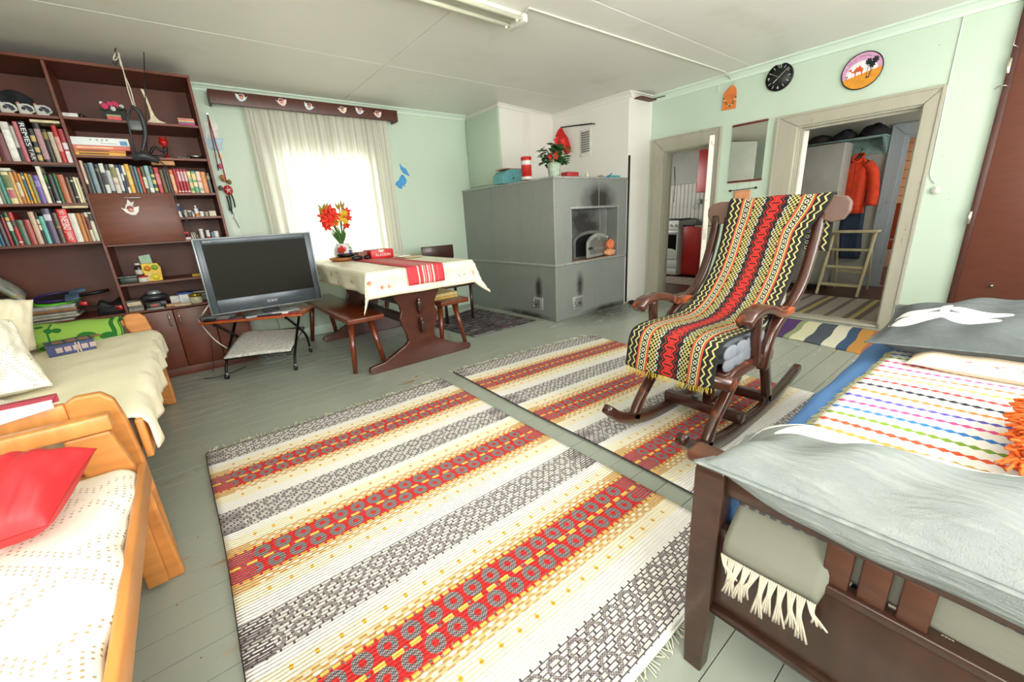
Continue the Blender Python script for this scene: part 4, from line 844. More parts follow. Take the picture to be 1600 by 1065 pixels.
for k, c in enumerate(('5c6a3a', '8d938c', 'a8a8a0')):
    MB().grid(lambda u, v, k=k: (Q(-30)+(Q(40)-Q(-30))*u, yq+.0+.14*v+.02*k, z+.24+.01*k+.06*math.sin(PI*.5*(1-u))*1.2-.10*u*u+.06*v), 12, 4).build('page', cm(c, .4, 0, .35, 14), mg, solid=.002)
MB().prism([(Q(28), yq), (Q(42), yq+.02), (Q(36), yq+.05)], 2, z+.205, z+.21).build('yellow_corner', cm('c8a020', .5), mg)
tag(MB().rbox((Q(-30), yq+.02, zt+.001), (Q(25), yq+.2, z+.2), .004).build('magazine_box', cm('6a6258', .7)), 'grey storage box under the open magazine', 'box')
# ------------------------------------------------------------------ hanging indoor aerial in front of the shelves
an = thing('indoor_aerial', (PY(225, 240, 4.16).x, 4.16, 1.70), 'black indoor television aerial hung from a ceiling hook by white cord', 'aerial')
Y0 = 4.16; A = lambda a, b: tuple(PY(a, b, Y0))
M_AER = cm('33373a', .45)
MB().tube(bez([A(206, 166), A(218, 176), A(225, 195), A(227, 215), A(222, 238)], 20), [.017, .019, .020, .021, .022, .022, .022, .022, .022, .022, .021, .021, .02, .02, .02, .02, .018, .018, .016, .016, .016], 10, flat=(1, .7)).build('curved_arm', M_AER, an)
MB().tube([A(205, 170), A(199, 185), A(203, 205), A(212, 240)], .006, 8).build('rod_holder', M_AER, an)
MB().rbox(A(203, 203), (A(222, 190)[0], Y0+.03, A(222, 188)[2]), .008).build('cross_plate', cm('585c5e', .4), an)
MB().tube([A(206, 246), A(225, 243), A(249, 252)], [.022, .028, .02], 12).build('base_block', M_AER, an)
MB().tube([A(230, 240), A(223, 27)], .003, 6).build('telescopic_rod', M_DKMET, an)
hk = thing('cord', (-.03, 4.165, 2.0), 'knotted white cord tied to the ceiling hook above the shelves', 'cord')
MB().tube(bez([A(181, 82), A(177, 92), A(183, 93), A(186, 84), A(188, 100), A(192, 108), A(200, 140), A(208, 165)], 40), .004, 6).tube(bez([A(184, 82), A(190, 100), A(195, 118), A(204, 140), A(212, 168), A(221, 178)], 30), .004, 6).build('cord_loop', cm('cfc7b4', .8), hk)
MB().tube(bez([tuple(PF(181, 75, ZC)), A(180, 80), A(184, 90), A(181, 101), A(176, 96)], 20), .0035, 6).build('ceiling_hook', M_DKMET, hk)
ac = thing('aerial_cable', (PY(270, 300, 4.2).x, 4.2, 1.0), 'twin black aerial leads running down to the television', 'cable')
for d in (0, 3): MB().tube(bez([A(249+d*.6, 252), A(257+d, 262), A(272+d, 310), A(290+d, 345), A(304+d, 372), A(312+d, 400)], 30), .0028, 6).build('lead', M_BLACK, ac)
# ------------------------------------------------------------------ masonry bake oven and chimney
OX0, OX1, OY0, OZ = 3.043, 4.243, 3.088, 1.494
def oven_mat():
    t = Mt('grey_sheet_cladding', 0.38, 0.15)
    n = wnoise(t, 3.0, 5); g = wnoise(t, 26, 4, (1, 1, .25)); sp = wnoise(t, 70, 1)
    c = t.mix(n, '767b77', '868b86'); c = t.mix(((g-.5)*1.2+.4).clamp()*.4, c, '989c96'); c = t.mix((sp > .77)*.6, c, 'b9bbb2')
    p = t.nt.nodes.new('ShaderNodeSeparateXYZ'); t.nt.links.new(world_pos(t), p.inputs[0]); X, Y, Z = [Ex(t.nt, p.outputs[i]) for i in range(3)]
    soot = None
    for (cx, cy, cz, sx, sz) in ((3.74, 3.16, 1.26, .34, .2), (3.62, 3.24, 1.05, .3, .2), (3.72, 3.24, .95, .4, .35), (3.42, 3.088, .36, .07, .17), (3.043, 3.36, .34, .07, .17), (3.9, 3.09, .02, .5, .05), (3.04, 3.6, .02, .5, .05)):
        dx = (X-cx)/sx if cx != 3.043 and cx != 3.04 else (Y-cy)/sx
        dz = (Z-cz)/sz
        near = ((Y-cy).abs() < .22) if cx not in (3.043, 3.04) else ((X-3.043).abs() < .03)
        q = (1.0-(dx*dx+dz*dz).sq()).mx(0.0)*near
        soot = q if soot is None else soot.mx(q)
    n2 = wnoise(t, 8, 4)
    t.base(t.mix((soot*(n2*3.0)).clamp()*.92, c, '2a2723')); t.rough(0.32+g*.25); t.bump(n+g*.3, .003, .25); return t.m
M_OV = oven_mat(); M_OVE = cm('9a9e98', .35, .2)
ov = thing('bake_oven', (3.64, 3.9, 0), 'large grey sheet-clad masonry bake oven in the corner', 'oven')
BZ0, BZ1 = .598, .622      # ledge band
NX0, NX1, NZ1, NY = 3.295, 4.075, 1.173, 3.245
MB().box((OX0, OY0, 0), (OX1, YB-.001, BZ0)).build('lower_body', M_OV, ov, bevel=.006)
mb = MB().box((OX0, NY, BZ1), (OX1, YB-.001, OZ-.02)).box((OX0, OY0, BZ1), (NX0, NY, OZ-.02)).box((NX1, OY0, BZ1), (OX1, NY, OZ-.02)).box((NX0, OY0, NZ1), (NX1, NY, OZ-.02))
mb.build('upper_body', M_OV, ov)
MB().rbox((OX0-.012, OY0-.014, BZ0), (OX1, YB-.001, BZ1), .004).build('ledge_band', M_OVE, ov)
MB().rbox((OX0-.012, OY0-.012, OZ-.02), (OX1, YB-.001, OZ), .004).build('top_slab', M_OVE, ov)
MB().rbox((NX0-.02, OY0-.008, NZ1), (NX1+.02, OY0, NZ1+.022), .002).build('niche_lintel', M_OVE, ov)
for x in (NX0-.012, NX1): MB().rbox((x, OY0-.004, BZ1), (x+.012, OY0, NZ1), .001).build('niche_edge', M_OVE, ov)
MB().box((OX0-.004, OY0-.004, 0), (OX0+.006, OY0+.006, BZ0)).build('corner_strip', M_OVE, ov); MB().box((OX0-.004, OY0-.004, BZ1), (OX0+.006, OY0+.006, OZ-.02)).build('corner_strip', M_OVE, ov)
for y in (3.62, 4.15): MB().box((OX0-.002, y, BZ1), (OX0, y+.012, OZ-.02)).build('sheet_seam', M_OV, ov)
MB().box((3.735, OY0-.002, NZ1+.022), (3.743, OY0, OZ-.02)).build('sheet_seam', M_OVE, ov)
MB().box((3.95, NY-.002, BZ1), (3.957, NY, NZ1)).build('sheet_seam', M_OVE, ov)
t = Mt('scorched_brick', .9); n = wnoise(t, 14, 4); t.base(t.mix(n, '7a4a2e', 'a88a68')); M_SCO = t.m
MB().box((NX0, OY0, BZ1), (NX1, NY, BZ1+.003)).build('hearth_sill', M_SCO, ov)
# arched iron door in the niche
DY = NY-.005
def arch(x0, x1, z0, zs, zt, n=14):
    cx, rx = (x0+x1)/2, (x1-x0)/2
    return [(x0, z0), (x1, z0)]+[(cx+rx*math.cos(PI*k/n), zs+(zt-zs)*math.sin(PI*k/n)) for k in range(n+1)]
q0, q1 = PY(893.5, 398, DY), PY(945, 395, DY); zt = PY(920, 360, DY).z; zb = BZ1+.006; zs = PY(893.5, 378, DY).z
x0, x1 = q0.x, q1.x
M_IRON = cm('868985', .35, .5, .1, 12); M_IRON2 = cm('b4b6b2', .3, .45, .1, 12)
out = arch(x0, x1, zb, zs, zt); inn = arch(x0+.035, x1-.03, zb+.02, zs-.01, zt-.035)
fr = MB()
n = len(out)
for (pa, pb, ya, yb) in ((out, inn, DY-.028, DY-.028),):
    v = [(p[0], ya, p[1]) for p in pa]+[(p[0], yb, p[1]) for p in pb]+[(p[0], DY+.004, p[1]) for p in pa]+[(p[0], DY+.004, p[1]) for p in pb]
    f = []
    for i in range(n):
        j = (i+1) % n; f += [(i, j, n+j, n+i), (2*n+i, 3*n+i, 3*n+j, 2*n+j), (i, 2*n+i, 2*n+j, j), (n+i, n+j, 3*n+j, 3*n+i)]
    fr.add(v, f)
fr.build('door_frame', M_IRON, ov)
MB().prism(inn, 1, DY-.003, DY+.003).build('fire_mouth', cm('0c0b0a', .9), ov)
# the leaf stands ajar: rotate about its right edge
hx = x1-.012
Md = Matrix.Translation((hx, DY-.03, 0)) @ Matrix.Rotation(math.radians(13), 4, 'Z') @ Matrix.Translation((-hx, -(DY-.03), 0))
lf = arch(x0+.055, x1-.012, zb+.012, zs-.03, zt-.03)
od = MB().prism(lf, 1, DY-.058, DY-.034, M=Md).build('oven_door', M_IRON2, ov, bevel=.005)
lf2 = arch(x0+.10, x1-.055, zb+.045, zs-.025, zt-.07); MB().prism(lf2, 1, DY-.0605, DY-.058, M=Md).build('door_panel', M_IRON, od)
cx = (x0+x1)/2+.02
MB().tube([(cx+.018*math.cos(a), DY-.062, zs+.02+.018*math.sin(a)) for a in [k*PI/8 for k in range(16)]], .004, 6, closed=True, M=Md).tube([(cx-.015, DY-.062, zs+.048), (cx, DY-.062, zs+.058), (cx+.015, DY-.062, zs+.048)], .003, 6, M=Md).build('emblem', cm('c4c6c2', .3, .8), od)
text_mesh('HÖGFORS', Md @ frame((cx, DY-.0605, zb+.095), (1, 0, 0), (0, 0, 1), (0, -1, 0)), .04, cm('c4c6c2', .3, .8), od, 'cast_lettering', .002, width=.21)
MB().cyl((x0+.075, DY-.058, zb+.12), (x0+.075, DY-.085, zb+.12), .009, M=Md).ball((x0+.075, DY-.09, zb+.12), (.03, .014, .016), 12, 8, M=Md).build('latch_knob', cm('3a2a22', .4, .5), od)
for z in (zb+.06, zs+.02): MB().cyl((hx+.016, DY-.045, z-.02), (hx+.016, DY-.045, z+.02), .011, n=10).rbox((hx-.03, DY-.064, z-.012), (hx+.014, DY-.057, z+.012), .002, M=Md).build('hinge', M_CHROME, od)
def ash_door(M, w, h):
    o = MB().rbox((-w/2-.022, -h/2-.022, 0), (w/2+.022, h/2+.022, .012), .006, M=M).build('ash_door', M_IRON2, ov)
    MB().rbox((-w/2, -h/2, .012), (w/2, h/2, .028), .006, M=M).build('ash_door_leaf', M_IRON, o)
    MB().rbox((-.012, -.006, .028), (.012, .006, .05), .004, M=M).build('latch', M_DKMET, o)
    for s in (-1, 1): MB().cyl((-w/2-.004, s*h*.3-.012, .022), (-w/2-.004, s*h*.3+.012, .022), .008, n=8, M=M).build('hinge', M_CHROME, o)
c = PX(842, 474, OX0); ash_door(frame((OX0, c.y, c.z), (0, -1, 0), (0, 0, 1), (-1, 0, 0)), .11, .10)
c = PY(902, 472, OY0); ash_door(frame((c.x, OY0, c.z), (1, 0, 0), (0, 0, 1), (0, -1, 0)), .12, .10)
# hearth dust
# clay rabbit lumps on the sill (crumpled orange cloth and sponge)
c = PY(953, 390, NY-.12)
def lump2(c, r, seed):
    ph = [hsh(seed, k)*6 for k in range(5)]; mb = MB()
    def fn(u, v):
        a = 2*PI*u; tt = -PI/2+PI*v; w = 1+.15*math.sin(3*a+ph[0])*math.cos(2*tt)+.1*math.sin(5*a+ph[1]+4*tt)+.06*math.sin(9*a+ph[2]-5*tt)
        return (c[0]+r[0]*w*math.cos(tt)*math.cos(a), c[1]+r[1]*w*math.cos(tt)*math.sin(a), max(c[2]-r[2]*.999, c[2]+r[2]*w*math.sin(tt)))
    return mb.grid(fn, 24, 14)
tag(lump2((c.x-.01, NY-.12, BZ1+.003+.04), (.085, .05, .04), 3).build('tan_sponge', cm('cf9468', .9, 0, .1, 40, .003)), 'tan sponge lying on the bake oven sill', 'sponge')
tag(lump2((c.x+.005, NY-.12, BZ1+.003+.08+.05), (.062, .045, .055), 8).build('orange_cloth', cm('d97a4e', .9, 0, .12, 40, .003)), 'crumpled orange cloth on top of the tan sponge', 'cloth')
# chimney masonry (white)
struct('wall_chimney', MB().prism([(3.19, 4.11), (4.2, 4.25), (4.245, OY0-.0), (4.694, OY0), (4.694, YB-.001), (3.19, YB-.001)], 2, OZ+.001, ZC-.001).prism([(4.2455, OY0), (4.694, OY0), (4.694, YB-.001), (4.2455, YB-.001)], 2, 0, OZ), M_WHITE)
# pale green cabinet above the oven
wc = thing('wall_cabinet', (3.17, 4.42, OZ), 'pale green cabinet door above the bake oven, by the window wall', 'cabinet')
M_CAB = wall_mat('cabinet_paint', 'b4c6b4', 'bfd0be', 'a9b5a2', .4)
cd = MB().rbox((3.163, 4.10, 1.525), (3.187, YB-.02, 2.335), .004).build('door', M_CAB, wc)
MB().rbox((3.168, 4.085, OZ+.001), (3.189, 4.10, 2.345), .002).rbox((3.168, 4.10, OZ+.001), (3.189, YB-.005, 1.52), .002).build('frame', M_CAB, wc)
for z in (1.66, 2.2): MB().cyl((3.16, 4.098, z-.03), (3.16, 4.098, z+.03), .006, n=8).build('hinge', M_CAB, cd)
MB().cyl((3.163, YB-.05, 1.94), (3.145, YB-.05, 1.94), .009, n=10).build('knob', M_CAB, cd)
# ------------------------------------------------------------------ things on the oven
z = OZ
bb = thing('bread_box', (3.35, 3.90, z), 'turquoise bread box with rounded front on the oven top', 'bread box')
c0, c1 = PY(785, 284, 3.82).x, PY(815, 280, 3.82).x
pr = [(0, 0), (0, .09), (.03, .13), (.07, .15), (.19, .15), (.19, 0)]
MB().prism([(c0+p[0]*(c1+.02-c0)/.19, z+p[1]) for p in pr], 1, 3.80, 3.99, smooth=False).build('box', cm('5f9ea2', .35), bb, bevel=.004)
MB().rbox((c0+.04, 3.795, z+.15), (c1+.024, 3.995, z+.158), .003).build('wood_lid', cm('b0826a', .6), bb); MB().ball(((c0+c1)/2, 3.79, z+.055), (.012, .01, .008), 8, 6).build('knob', cm('2a2420', .4), bb)
tc = PY(823, 276, 3.45); tn = thing('tin', (tc.x, 3.45, z), 'tall red and white coffee tin on the oven top', 'tin')
r = .054
MB().lathe([(r, 0), (r, .20), (r*.99, .203)], (tc.x, 3.45, z), 28).build('can', cm('b4201c', .3), tn); MB().lathe([(r+.0008, .0), (r+.0008, .03)], (tc.x, 3.45, z), 28).build('white_band', cm('d9d6d0', .4), tn); MB().lathe([(r+.0008, .142), (r+.0008, .185)], (tc.x, 3.45, z), 28).build('white_band', cm('d9d6d0', .4), tn)
MB().lathe([(r+.001, .2), (r+.001, .218), (r*.95, .222), (.0005, .222)], (tc.x, 3.45, z), 28).build('lid', cm('c01a18', .35), tn)
MB().ball((tc.x+.022, 3.45-.0345, z+.105), (.012, .004, .012), 10, 6).build('round_mark', cm('e2ded8', .4), tn)
# potted begonia
bp = PY(866, 272, 3.30); bx, by = bp.x, 3.30
pt = thing('potted_begonia', (bx, by, z), 'potted begonia with red blooms in a pale green pot on the oven', 'plant')
MB().lathe([(.05, 0), (.056, .004), (.075, .15), (.078, .156), (.072, .157), (.068, .14), (.0005, .138)], (bx, by, z), 24).build('pot', cm('b5c7b2', .4), pt)
M_BG = cm('2f5a26', .45, 0, .25, 30); M_BG2 = cm('3d6b30', .45, 0, .25, 30); M_RB = cm('c31c1a', .5, 0, .15, 40)
def leafmesh(c, d, up, L, w):
    d = Vector(d).normalized(); s = d.cross(Vector(up)).normalized(); nn = s.cross(d)
    n = 6; vs_ = []
    for k in range(n+1):
        t_ = k/n; ww = w*math.sin(PI*min(1, t_*1.02+.02))**.8; cp = Vector(c)+d*(L*t_)+nn*(-.25*L*t_*t_)
        vs_ += [tuple(cp-s*ww+nn*.15*ww), tuple(cp), tuple(cp+s*ww+nn*.15*ww)]
    return vs_, [(k*3+i, k*3+i+1, k*3+i+4, k*3+i+3) for k in range(n) for i in range(2)]
for k in range(110):
    a = 2*PI*hsh(k, 1); el = .15+1.15*hsh(k, 2); rr_ = .02+.10*hsh(k, 3)**.6
    c = (bx+rr_*math.cos(a), by+rr_*math.sin(a), z+.145+.22*hsh(k, 4)*(1-.3*rr_/.12))
    d = (math.cos(a), math.sin(a), math.sin(el)-.55)
    vs_, fs = leafmesh(c, d, (0, 0, 1), .06+.025*hsh(k, 5), .033); MB().add(vs_, fs, True).build('leaf', M_BG if k % 2 else M_BG2, pt, solid=.0012)
for k, (dx, dy, dz) in enumerate(((-.085, -.11, .135), (.02, -.12, .245), (-.04, -.08, .275), (.09, -.09, .20), (-.11, -.06, .12), (.0, -.13, .265))):
    m = MB()
    for j in range(12):
        a = 2.4*j; rr_ = .008+.0021*j; m.ball((bx+dx+rr_*math.cos(a), by+dy-.012+.001*j, z+.07+dz+rr_*math.sin(a)), (.014, .008, .014), 7, 5)
    m.build('bloom', M_RB, pt)
mb = MB()
for k in range(9): a = 2*PI*k/9; mb.tube([(bx+.02*math.cos(a), by+.02*math.sin(a), z+.13), (bx+.07*math.cos(a), by+.07*math.sin(a), z+.28)], .003, 5)
mb.build('stems', M_BG2, pt)
# small things along the front edge
P5 = lambda p, y=3.16: PY(p, 276, y).x
tag(MB().rbox((P5(883), 3.13, z), (P5(901), 3.22, z+.05), .004).build('red_packet', cm('9c2424', .5)), 'small dark red packet on the oven beside the begonia', 'packet')
tag(MB().cyl((P5(918), 3.17, z), (P5(918), 3.17, z+.05), .018, n=14).build('cream_cup', cm('cfc8ae', .5)), 'tiny cream cup on the oven edge', 'cup')
tag(MB().tube([(P5(935), 3.13, z+.008), (P5(948), 3.16, z+.008), (P5(955), 3.15, z+.05)], .006, 8).build('blue_brush', cm('2f6a94', .4)), 'small blue handled brush on the oven edge', 'brush')
tag(lump2((P5(943), 3.2, z+.015), (.04, .03, .015), 12).build('yellow_cloth', cm('b48a34', .8)), 'small ochre cloth on the oven edge', 'cloth')
tag(MB().rbox((P5(952), 3.14, z), (P5(967), 3.20, z+.03), .006).build('turquoise_clip', cm('3f98a6', .4)), 'turquoise plastic clip at the right end of the oven top', 'clip')
# vent grille on the chimney side, towel rail and red pot holder
vg = thing('vent_grille', (4.225, 3.70, 1.95), 'white ventilation grille with dark square holes on the chimney side', 'vent')
XV = 4.222
Mv = frame((XV, 3.70, 1.958), (0, -1, 0), (0, 0, 1), (-1, 0, 0))
MB().rbox((-.095, -.155, 0), (.095, .155, .008), .003, M=Mv).build('plate', cm('dcdad2', .5), vg)
for i in range(7):
    for j in range(9):
        MB().rbox((-.066+i*.0195, -.105+j*.0265, .0075), (-.066+i*.0195+.0135, -.105+j*.0265+.0195, .0090), .0015, M=Mv, seg=1).build('hole', cm('17150f', .9), vg)
rl = thing('damper_rail', (4.2, 3.85, 2.18), 'black iron rail mounted on the chimney side above the grille', 'rail')
pa, pb = PX(876, 199, 4.17), PX(925, 193, 4.17)
MB().tube([pa, pb], .008, 8).build('bar', M_BLACK, rl); pm = pa.lerp(pb, .55); pn = pa.lerp(pb, .85)
MB().tube([pm, pm.lerp(pn, .4), pn], [.012, .022, .012], 8, flat=(1, .4)).build('damper_plate', cm('2a201c', .7, .3), rl); [MB().cyl((q_.x, q_.y, q_.z), (XV+.02, q_.y, q_.z), .006, n=8).build('bracket', M_BLACK, rl) for q_ in (pa, pb)]
ph = [PX(a, b, 4.165) for a, b in ((879, 200), (882, 207), (888, 216), (892, 230), (891, 238), (886, 242), (874, 228), (869, 212), (872, 206), (875, 201))]
tag(MB().prism([(p.y, p.z) for p in ph], 0, 4.145, 4.165).build('pot_holder', cm('d11c1a', .85, 0, .1, 30, .002), bevel=.004), 'red quilted pot holder hanging from the iron rail', 'pot holder')
# damper plate and rod near the chimney corner
dp = thing('damper_rod', (4.5, 3.0, 2.3), 'chimney damper plate with a long black rod and knob', 'damper')
a, b, c = PY(993, 153, 3.07), PY(1017, 153, 3.07), PY(1054, 146, 2.95)
MB().rbox((a.x, 2.99, a.z-.006), (b.x, 3.088, a.z+.006), .002).build('plate', cm('5a3428', .6), dp); MB().tube([(b.x-.05, 3.03, a.z+.005), tuple(PY(1050, 147, 2.85))], .005, 6).build('rod', M_BLACK, dp)
e = PY(1051, 146.5, 2.85); MB().lathe([(.006, 0), (.022, .01), (.024, .016), (.0005, .018)], M=frame(e, (0, 0, 1), (0, -1, 0), (1, 0, 0)), n=12).build('knob', M_BLACK, dp)
tag(MB().cyl((OX1+.018, OY0-.012, .02), (OX1+.018, OY0-.012, 1.72), .012, n=10).ball((OX1+.018, OY0-.012, 1.72), .014, 8, 6).build('poker_pipe', M_BLACK), 'thin black upright pipe at the oven and chimney corner', 'pipe')
tag(lump2((OX1+.03, OY0-.10, .025), (.05, .045, .025), 6).build('ash_brush', cm('141414', .8)), 'small black hearth brush on the floor by the chimney', 'brush')
# ------------------------------------------------------------------ window valance and curtain
M_VAL = cm('4f271a', .4, 0, .1, 6, stretch=(4, 1, 1))
va = thing('valance', (1.35, 4.66, 2.2), 'dark brown wooden curtain valance decorated with paper elf stickers', 'valance')
v0 = PY(326, 150, 4.62); v1 = PY(621, 180, 4.62); zt, zb = v0.z+.058, v0.z-.052
MB().rbox((v0.x, 4.62, zb), (v1.x, 4.64, zt), .003).build('front_board', M_VAL, va)
MB().rbox((v0.x, 4.64, zb), (v0.x+.02, YB, zt), .002).rbox((v1.x-.02, 4.64, zb-.0), (v1.x, YB, zt), .002).build('end_board', M_VAL, va)
for i, (p, tint) in enumerate(((377, 'd6e4ea'), (440, 'f0d8d4'), (483, 'd8e8ec'), (535, 'f0e4d4'), (562, 'd4dce8'), (590, 'e8dce0'))):
    yy = (152, 159, 166, 171, 173, 178)[i]; c = PY(p, yy, 4.62)
    sticker(va, None, .047, frame((c.x, 4.6195, c.z), (1, 0, (-.12, .1, -.3, .05, -.2, .1)[i]), ((.12, -.1, .3, -.05, .2, -.1)[i], 0, 1), (0, -1, 0)), tint, i, mirror=-1 if i % 2 == 0 else 1)
t = Mt('curtain_fabric', .8); u, v, _ = t.xyz('UV'); f = (u/.062).fr(); st = (f.between(.0, .3)).mx(f.between(.5, .56)); wv = t.noise(220, 2)
c = t.mix(st*.55, 'f2f0e6', 'c9c4b4'); t.base(c); t.b.inputs['Specular IOR Level'].default_value = .15
tr = t.nt.nodes.new('ShaderNodeBsdfTranslucent'); t.nt.links.new(c, tr.inputs['Color']); mx = t.nt.nodes.new('ShaderNodeMixShader'); mx.inputs[0].default_value = .5
outn = t.nt.nodes['Material Output']; t.nt.links.new(t.b.outputs[0], mx.inputs[1]); t.nt.links.new(tr.outputs[0], mx.inputs[2]); t.nt.links.new(mx.outputs[0], outn.inputs['Surface'])
cx0, cx1, cz1, cz0 = .735, 2.08, zt-.03, .66
def cur(a, b, seed):
    def fn(u, v):
        amp = .016+.010*v; x = a+(b-a)*u
        ph = 2*PI*u*(b-a)/.082+.7*math.sin(5*u+seed)
        return (x+.006*math.sin(ph*.5+seed+2*v), 4.70+amp*math.sin(ph)+.008*math.sin(3*v+9*u+seed), cz1+(cz0-cz1)*v)
    return fn
xm = (cx0+cx1)/2+.03
cu = tag(MB().grid(cur(cx0, xm+.02, .3), 130, 14, (xm+.02-cx0, 2)).build('curtain', t.m), 'left half of the pale striped window curtain, pulled shut', 'curtain', None)
tag(MB().grid(cur(xm+.034, cx1, 2.1), 130, 14, (cx1-xm-.034, 2)).build('curtain', t.m), 'right half of the pale striped window curtain, pulled shut', 'curtain', None)
# ------------------------------------------------------------------ blue paper hare on the wall
bl = thing('paper_bird', (2.2, YB, 1.6), 'bright blue paper cut-out bird taped to the green wall', 'paper cut-out')
M_BLU = cm('4a9ad4', .7)
zz = lambda a, b: PY(300+a/3.805, 100+b/3.805, YB-.002)
for pts in ([(1232, 588), (1252, 612), (1272, 622), (1284, 645), (1297, 668), (1278, 660), (1258, 650), (1240, 625)], [(1248, 655), (1262, 665), (1276, 690), (1272, 712), (1262, 716), (1270, 730), (1252, 722), (1250, 742), (1232, 738), (1208, 716), (1214, 700), (1228, 692), (1238, 668)]):
    P = [zz(*q) for q in pts]; MB().prism([(p.x, p.z) for p in P], 1, YB-.004, YB-.001).build('paper_shape', M_BLU, bl)
# ------------------------------------------------------------------ trestle table, cloth and runner
M_DKW = cm('4b2316', .28, 0, .18, 8, .0006, stretch=(1, 1, 5), coat=.25); M_DKW2 = cm('3a1c14', .3, 0, .18, 8, coat=.2); M_BEN = cm('6a2f17', .28, 0, .18, 7, .0006, stretch=(5, 1, 1), coat=.3)
tx0, tx1, ty0, ty1, tz = 0.975, 1.855, 2.86, 4.58, .805
tb = thing('trestle_table', ((tx0+tx1)/2, 3.7, 0), 'dark brown wooden trestle table under the window', 'table')
MB().rbox((tx0, ty0, tz-.035), (tx1, ty1, tz), .006).build('table_top', M_DKW, tb)
tcx = (tx0+tx1)/2
def trestle(y):
    pr = [(-.445, 0), (-.47, .02), (-.465, .05), (-.44, .062), (-.34, .075), (-.23, .13), (-.15, .17), (-.12, .2), (-.125, .26), (-.155, .33), (-.17, .40), (-.15, .45), (-.155, .50), (-.19, .56), (-.22, .62), (-.36, .70), (-.36, tz-.036)]
    pts = pr+[(-p[0], p[1]) for p in reversed(pr)]
    pts = [(tcx+p[0], p[1]) for p in pts]
    tr_ = MB().prism(pts, 1, y-.02, y+.02).build('trestle', M_DKW, tb, bevel=.005)
    return tr_
t0 = trestle(3.055); trestle(4.38)
MB().rbox((tcx-.02, 2.97, .28), (tcx+.02, 4.45, .36), .004).build('stretcher', M_DKW2, tb); MB().rbox((tcx-.02, 2.99, .44), (tcx+.02, 4.45, .52), .004).build('stretcher', M_DKW2, tb)
for z in (.32, .48): MB().rbox((tcx-.012, 2.995, z-.065), (tcx+.012, 3.018, z+.065), .003).build('wedge', M_DKW2, tb)
# tablecloth: top plus hanging skirt with corner folds
t = Mt('floral_oilcloth', .38); u, v, _ = t.xyz('UV'); n = t.noise(9, 4, 'UV'); vd, vc = t.vor(11, 'UV'); vd2, _c = t.vor(26, 'UV')
gx = ((u/.115).fr() < .06).mx((v/.115).fr() < .06); c = t.mix(n*.35, 'efe9d4', 'e8dfc2'); c = t.mix(gx*.35, c, 'd9b878')
fl_ = (vd < .22)*(vd2 < .35); c = t.mix(fl_*.85, c, 'b8542f'); c = t.mix((vd < .16)*(vd2 > .35)*.6, c, '8f8a4a'); t.base(c); M_OIL = t.m
def cloth(u, v):
    # parameter square to a draped sheet; overhang .16 to .2
    ov_x, ov_y = .165, .19
    W, L = tx1-tx0, ty1-ty0
    a = -ov_x+(W+2*ov_x)*u; b = -ov_y+(L+2*ov_y)*v
    x = min(max(a, 0), W); y = min(max(b, 0), L); dx = a-x; dy = b-y
    z = tz+.004; r = .012
    hang = max(abs(dx), abs(dy)); both = min(abs(dx), abs(dy))
    wav = .010*math.sin(a*17+1)+.010*math.sin(b*15)
    o = min(hang, .03)*.35
    X = tx0+x+(1 if dx > 0 else -1 if dx < 0 else 0)*(o+both*.55+(wav*min(1, hang*8) if dx else 0)); Y = ty0+y+(1 if dy > 0 else -1 if dy < 0 else 0)*(o+both*.55+(wav*min(1, hang*8) if dy else 0))
    Z = z-max(0, hang-.006)-both*.55
    return (X, Y, Z)
tag(MB().grid(cloth, 60, 90, (1.2, 2.05)).build('tablecloth', M_OIL, solid=.002, offset=1), 'cream floral oilcloth draped over the trestle table', 'tablecloth')
t = Mt('red_runner', .75); u, v, _ = t.xyz('UV'); wv = t.noise(200, 2, 'UV'); s = ((u/.0415).fr() < .28)*u.between(.06, .25); s2 = ((u/.0208).fr() < .22)*u.between(.12, .2)
w_ = (((v+.0)*1.0) > -1)
t.base(t.mix(s.mx(s2), t.mix(wv*.4, 'c8303c', 'd8505a'), 'e8c8c0')); M_RUN = t.m
rx0, rx1 = PY(634, 412, ty0-.02).x-.0, PY(691, 408, ty0-.02).x
def runner(u, v):
    x = rx0+(rx1-rx0)*u; L = 1.52; s = v*L
    h = .135
    if s < h: return (x+.003*math.sin(s*40), ty0-.026-.004*math.sin(u*9), tz+.010-(h-s))
    if s < h+.03: k = (s-h)/.03; return (x, ty0-.026+.026*k, tz+.010+.001*math.sin(k*PI))
    return (x+.004*math.sin(s*8), ty0+(s-h-.03), tz+.0105)
tag(MB().grid(runner, 14, 60, (rx1-rx0, 1.52)).build('table_runner', M_RUN, solid=.0015, offset=1), 'red striped woven runner lying along the table', 'runner')
# things on the table
TZ = tz+.008
vp = PF(525, 395, TZ)
vy = 4.36; vx = PY(536, 388, vy).x
vs1 = thing('vase', (vx, vy, TZ), 'white vase painted with pink and blue flowers', 'vase')
MB().lathe([(.05, 0), (.075, .01), (.095, .06), (.09, .10), (.07, .13), (.062, .15), (.066, .155), (.058, .15), (.0005, .12)], (vx, vy, TZ), 28).build('vessel', cm('e4e2de', .2, 0, .02), vs1)
for (a, dz, r, c) in ((-1.7, .10, .024, 'd87aa0'), (-2.2, .06, .018, '5a5ab0'), (-1.15, .075, .018, '4a4a9c'), (-1.8, .03, .016, '3a8a58'), (-1.4, .035, .02, 'c88ab0'), (-1.0, .11, .014, '7aa86a'), (-2.4, .10, .012, 'd0a040')):
    rr_ = .095 if dz < .09 else .085
    MB().ball((vx+rr_*math.cos(a), vy+rr_*math.sin(a), TZ+dz), (r, .006, r), 10, 6).build('painted_flower', cm(c, .3), vs1)
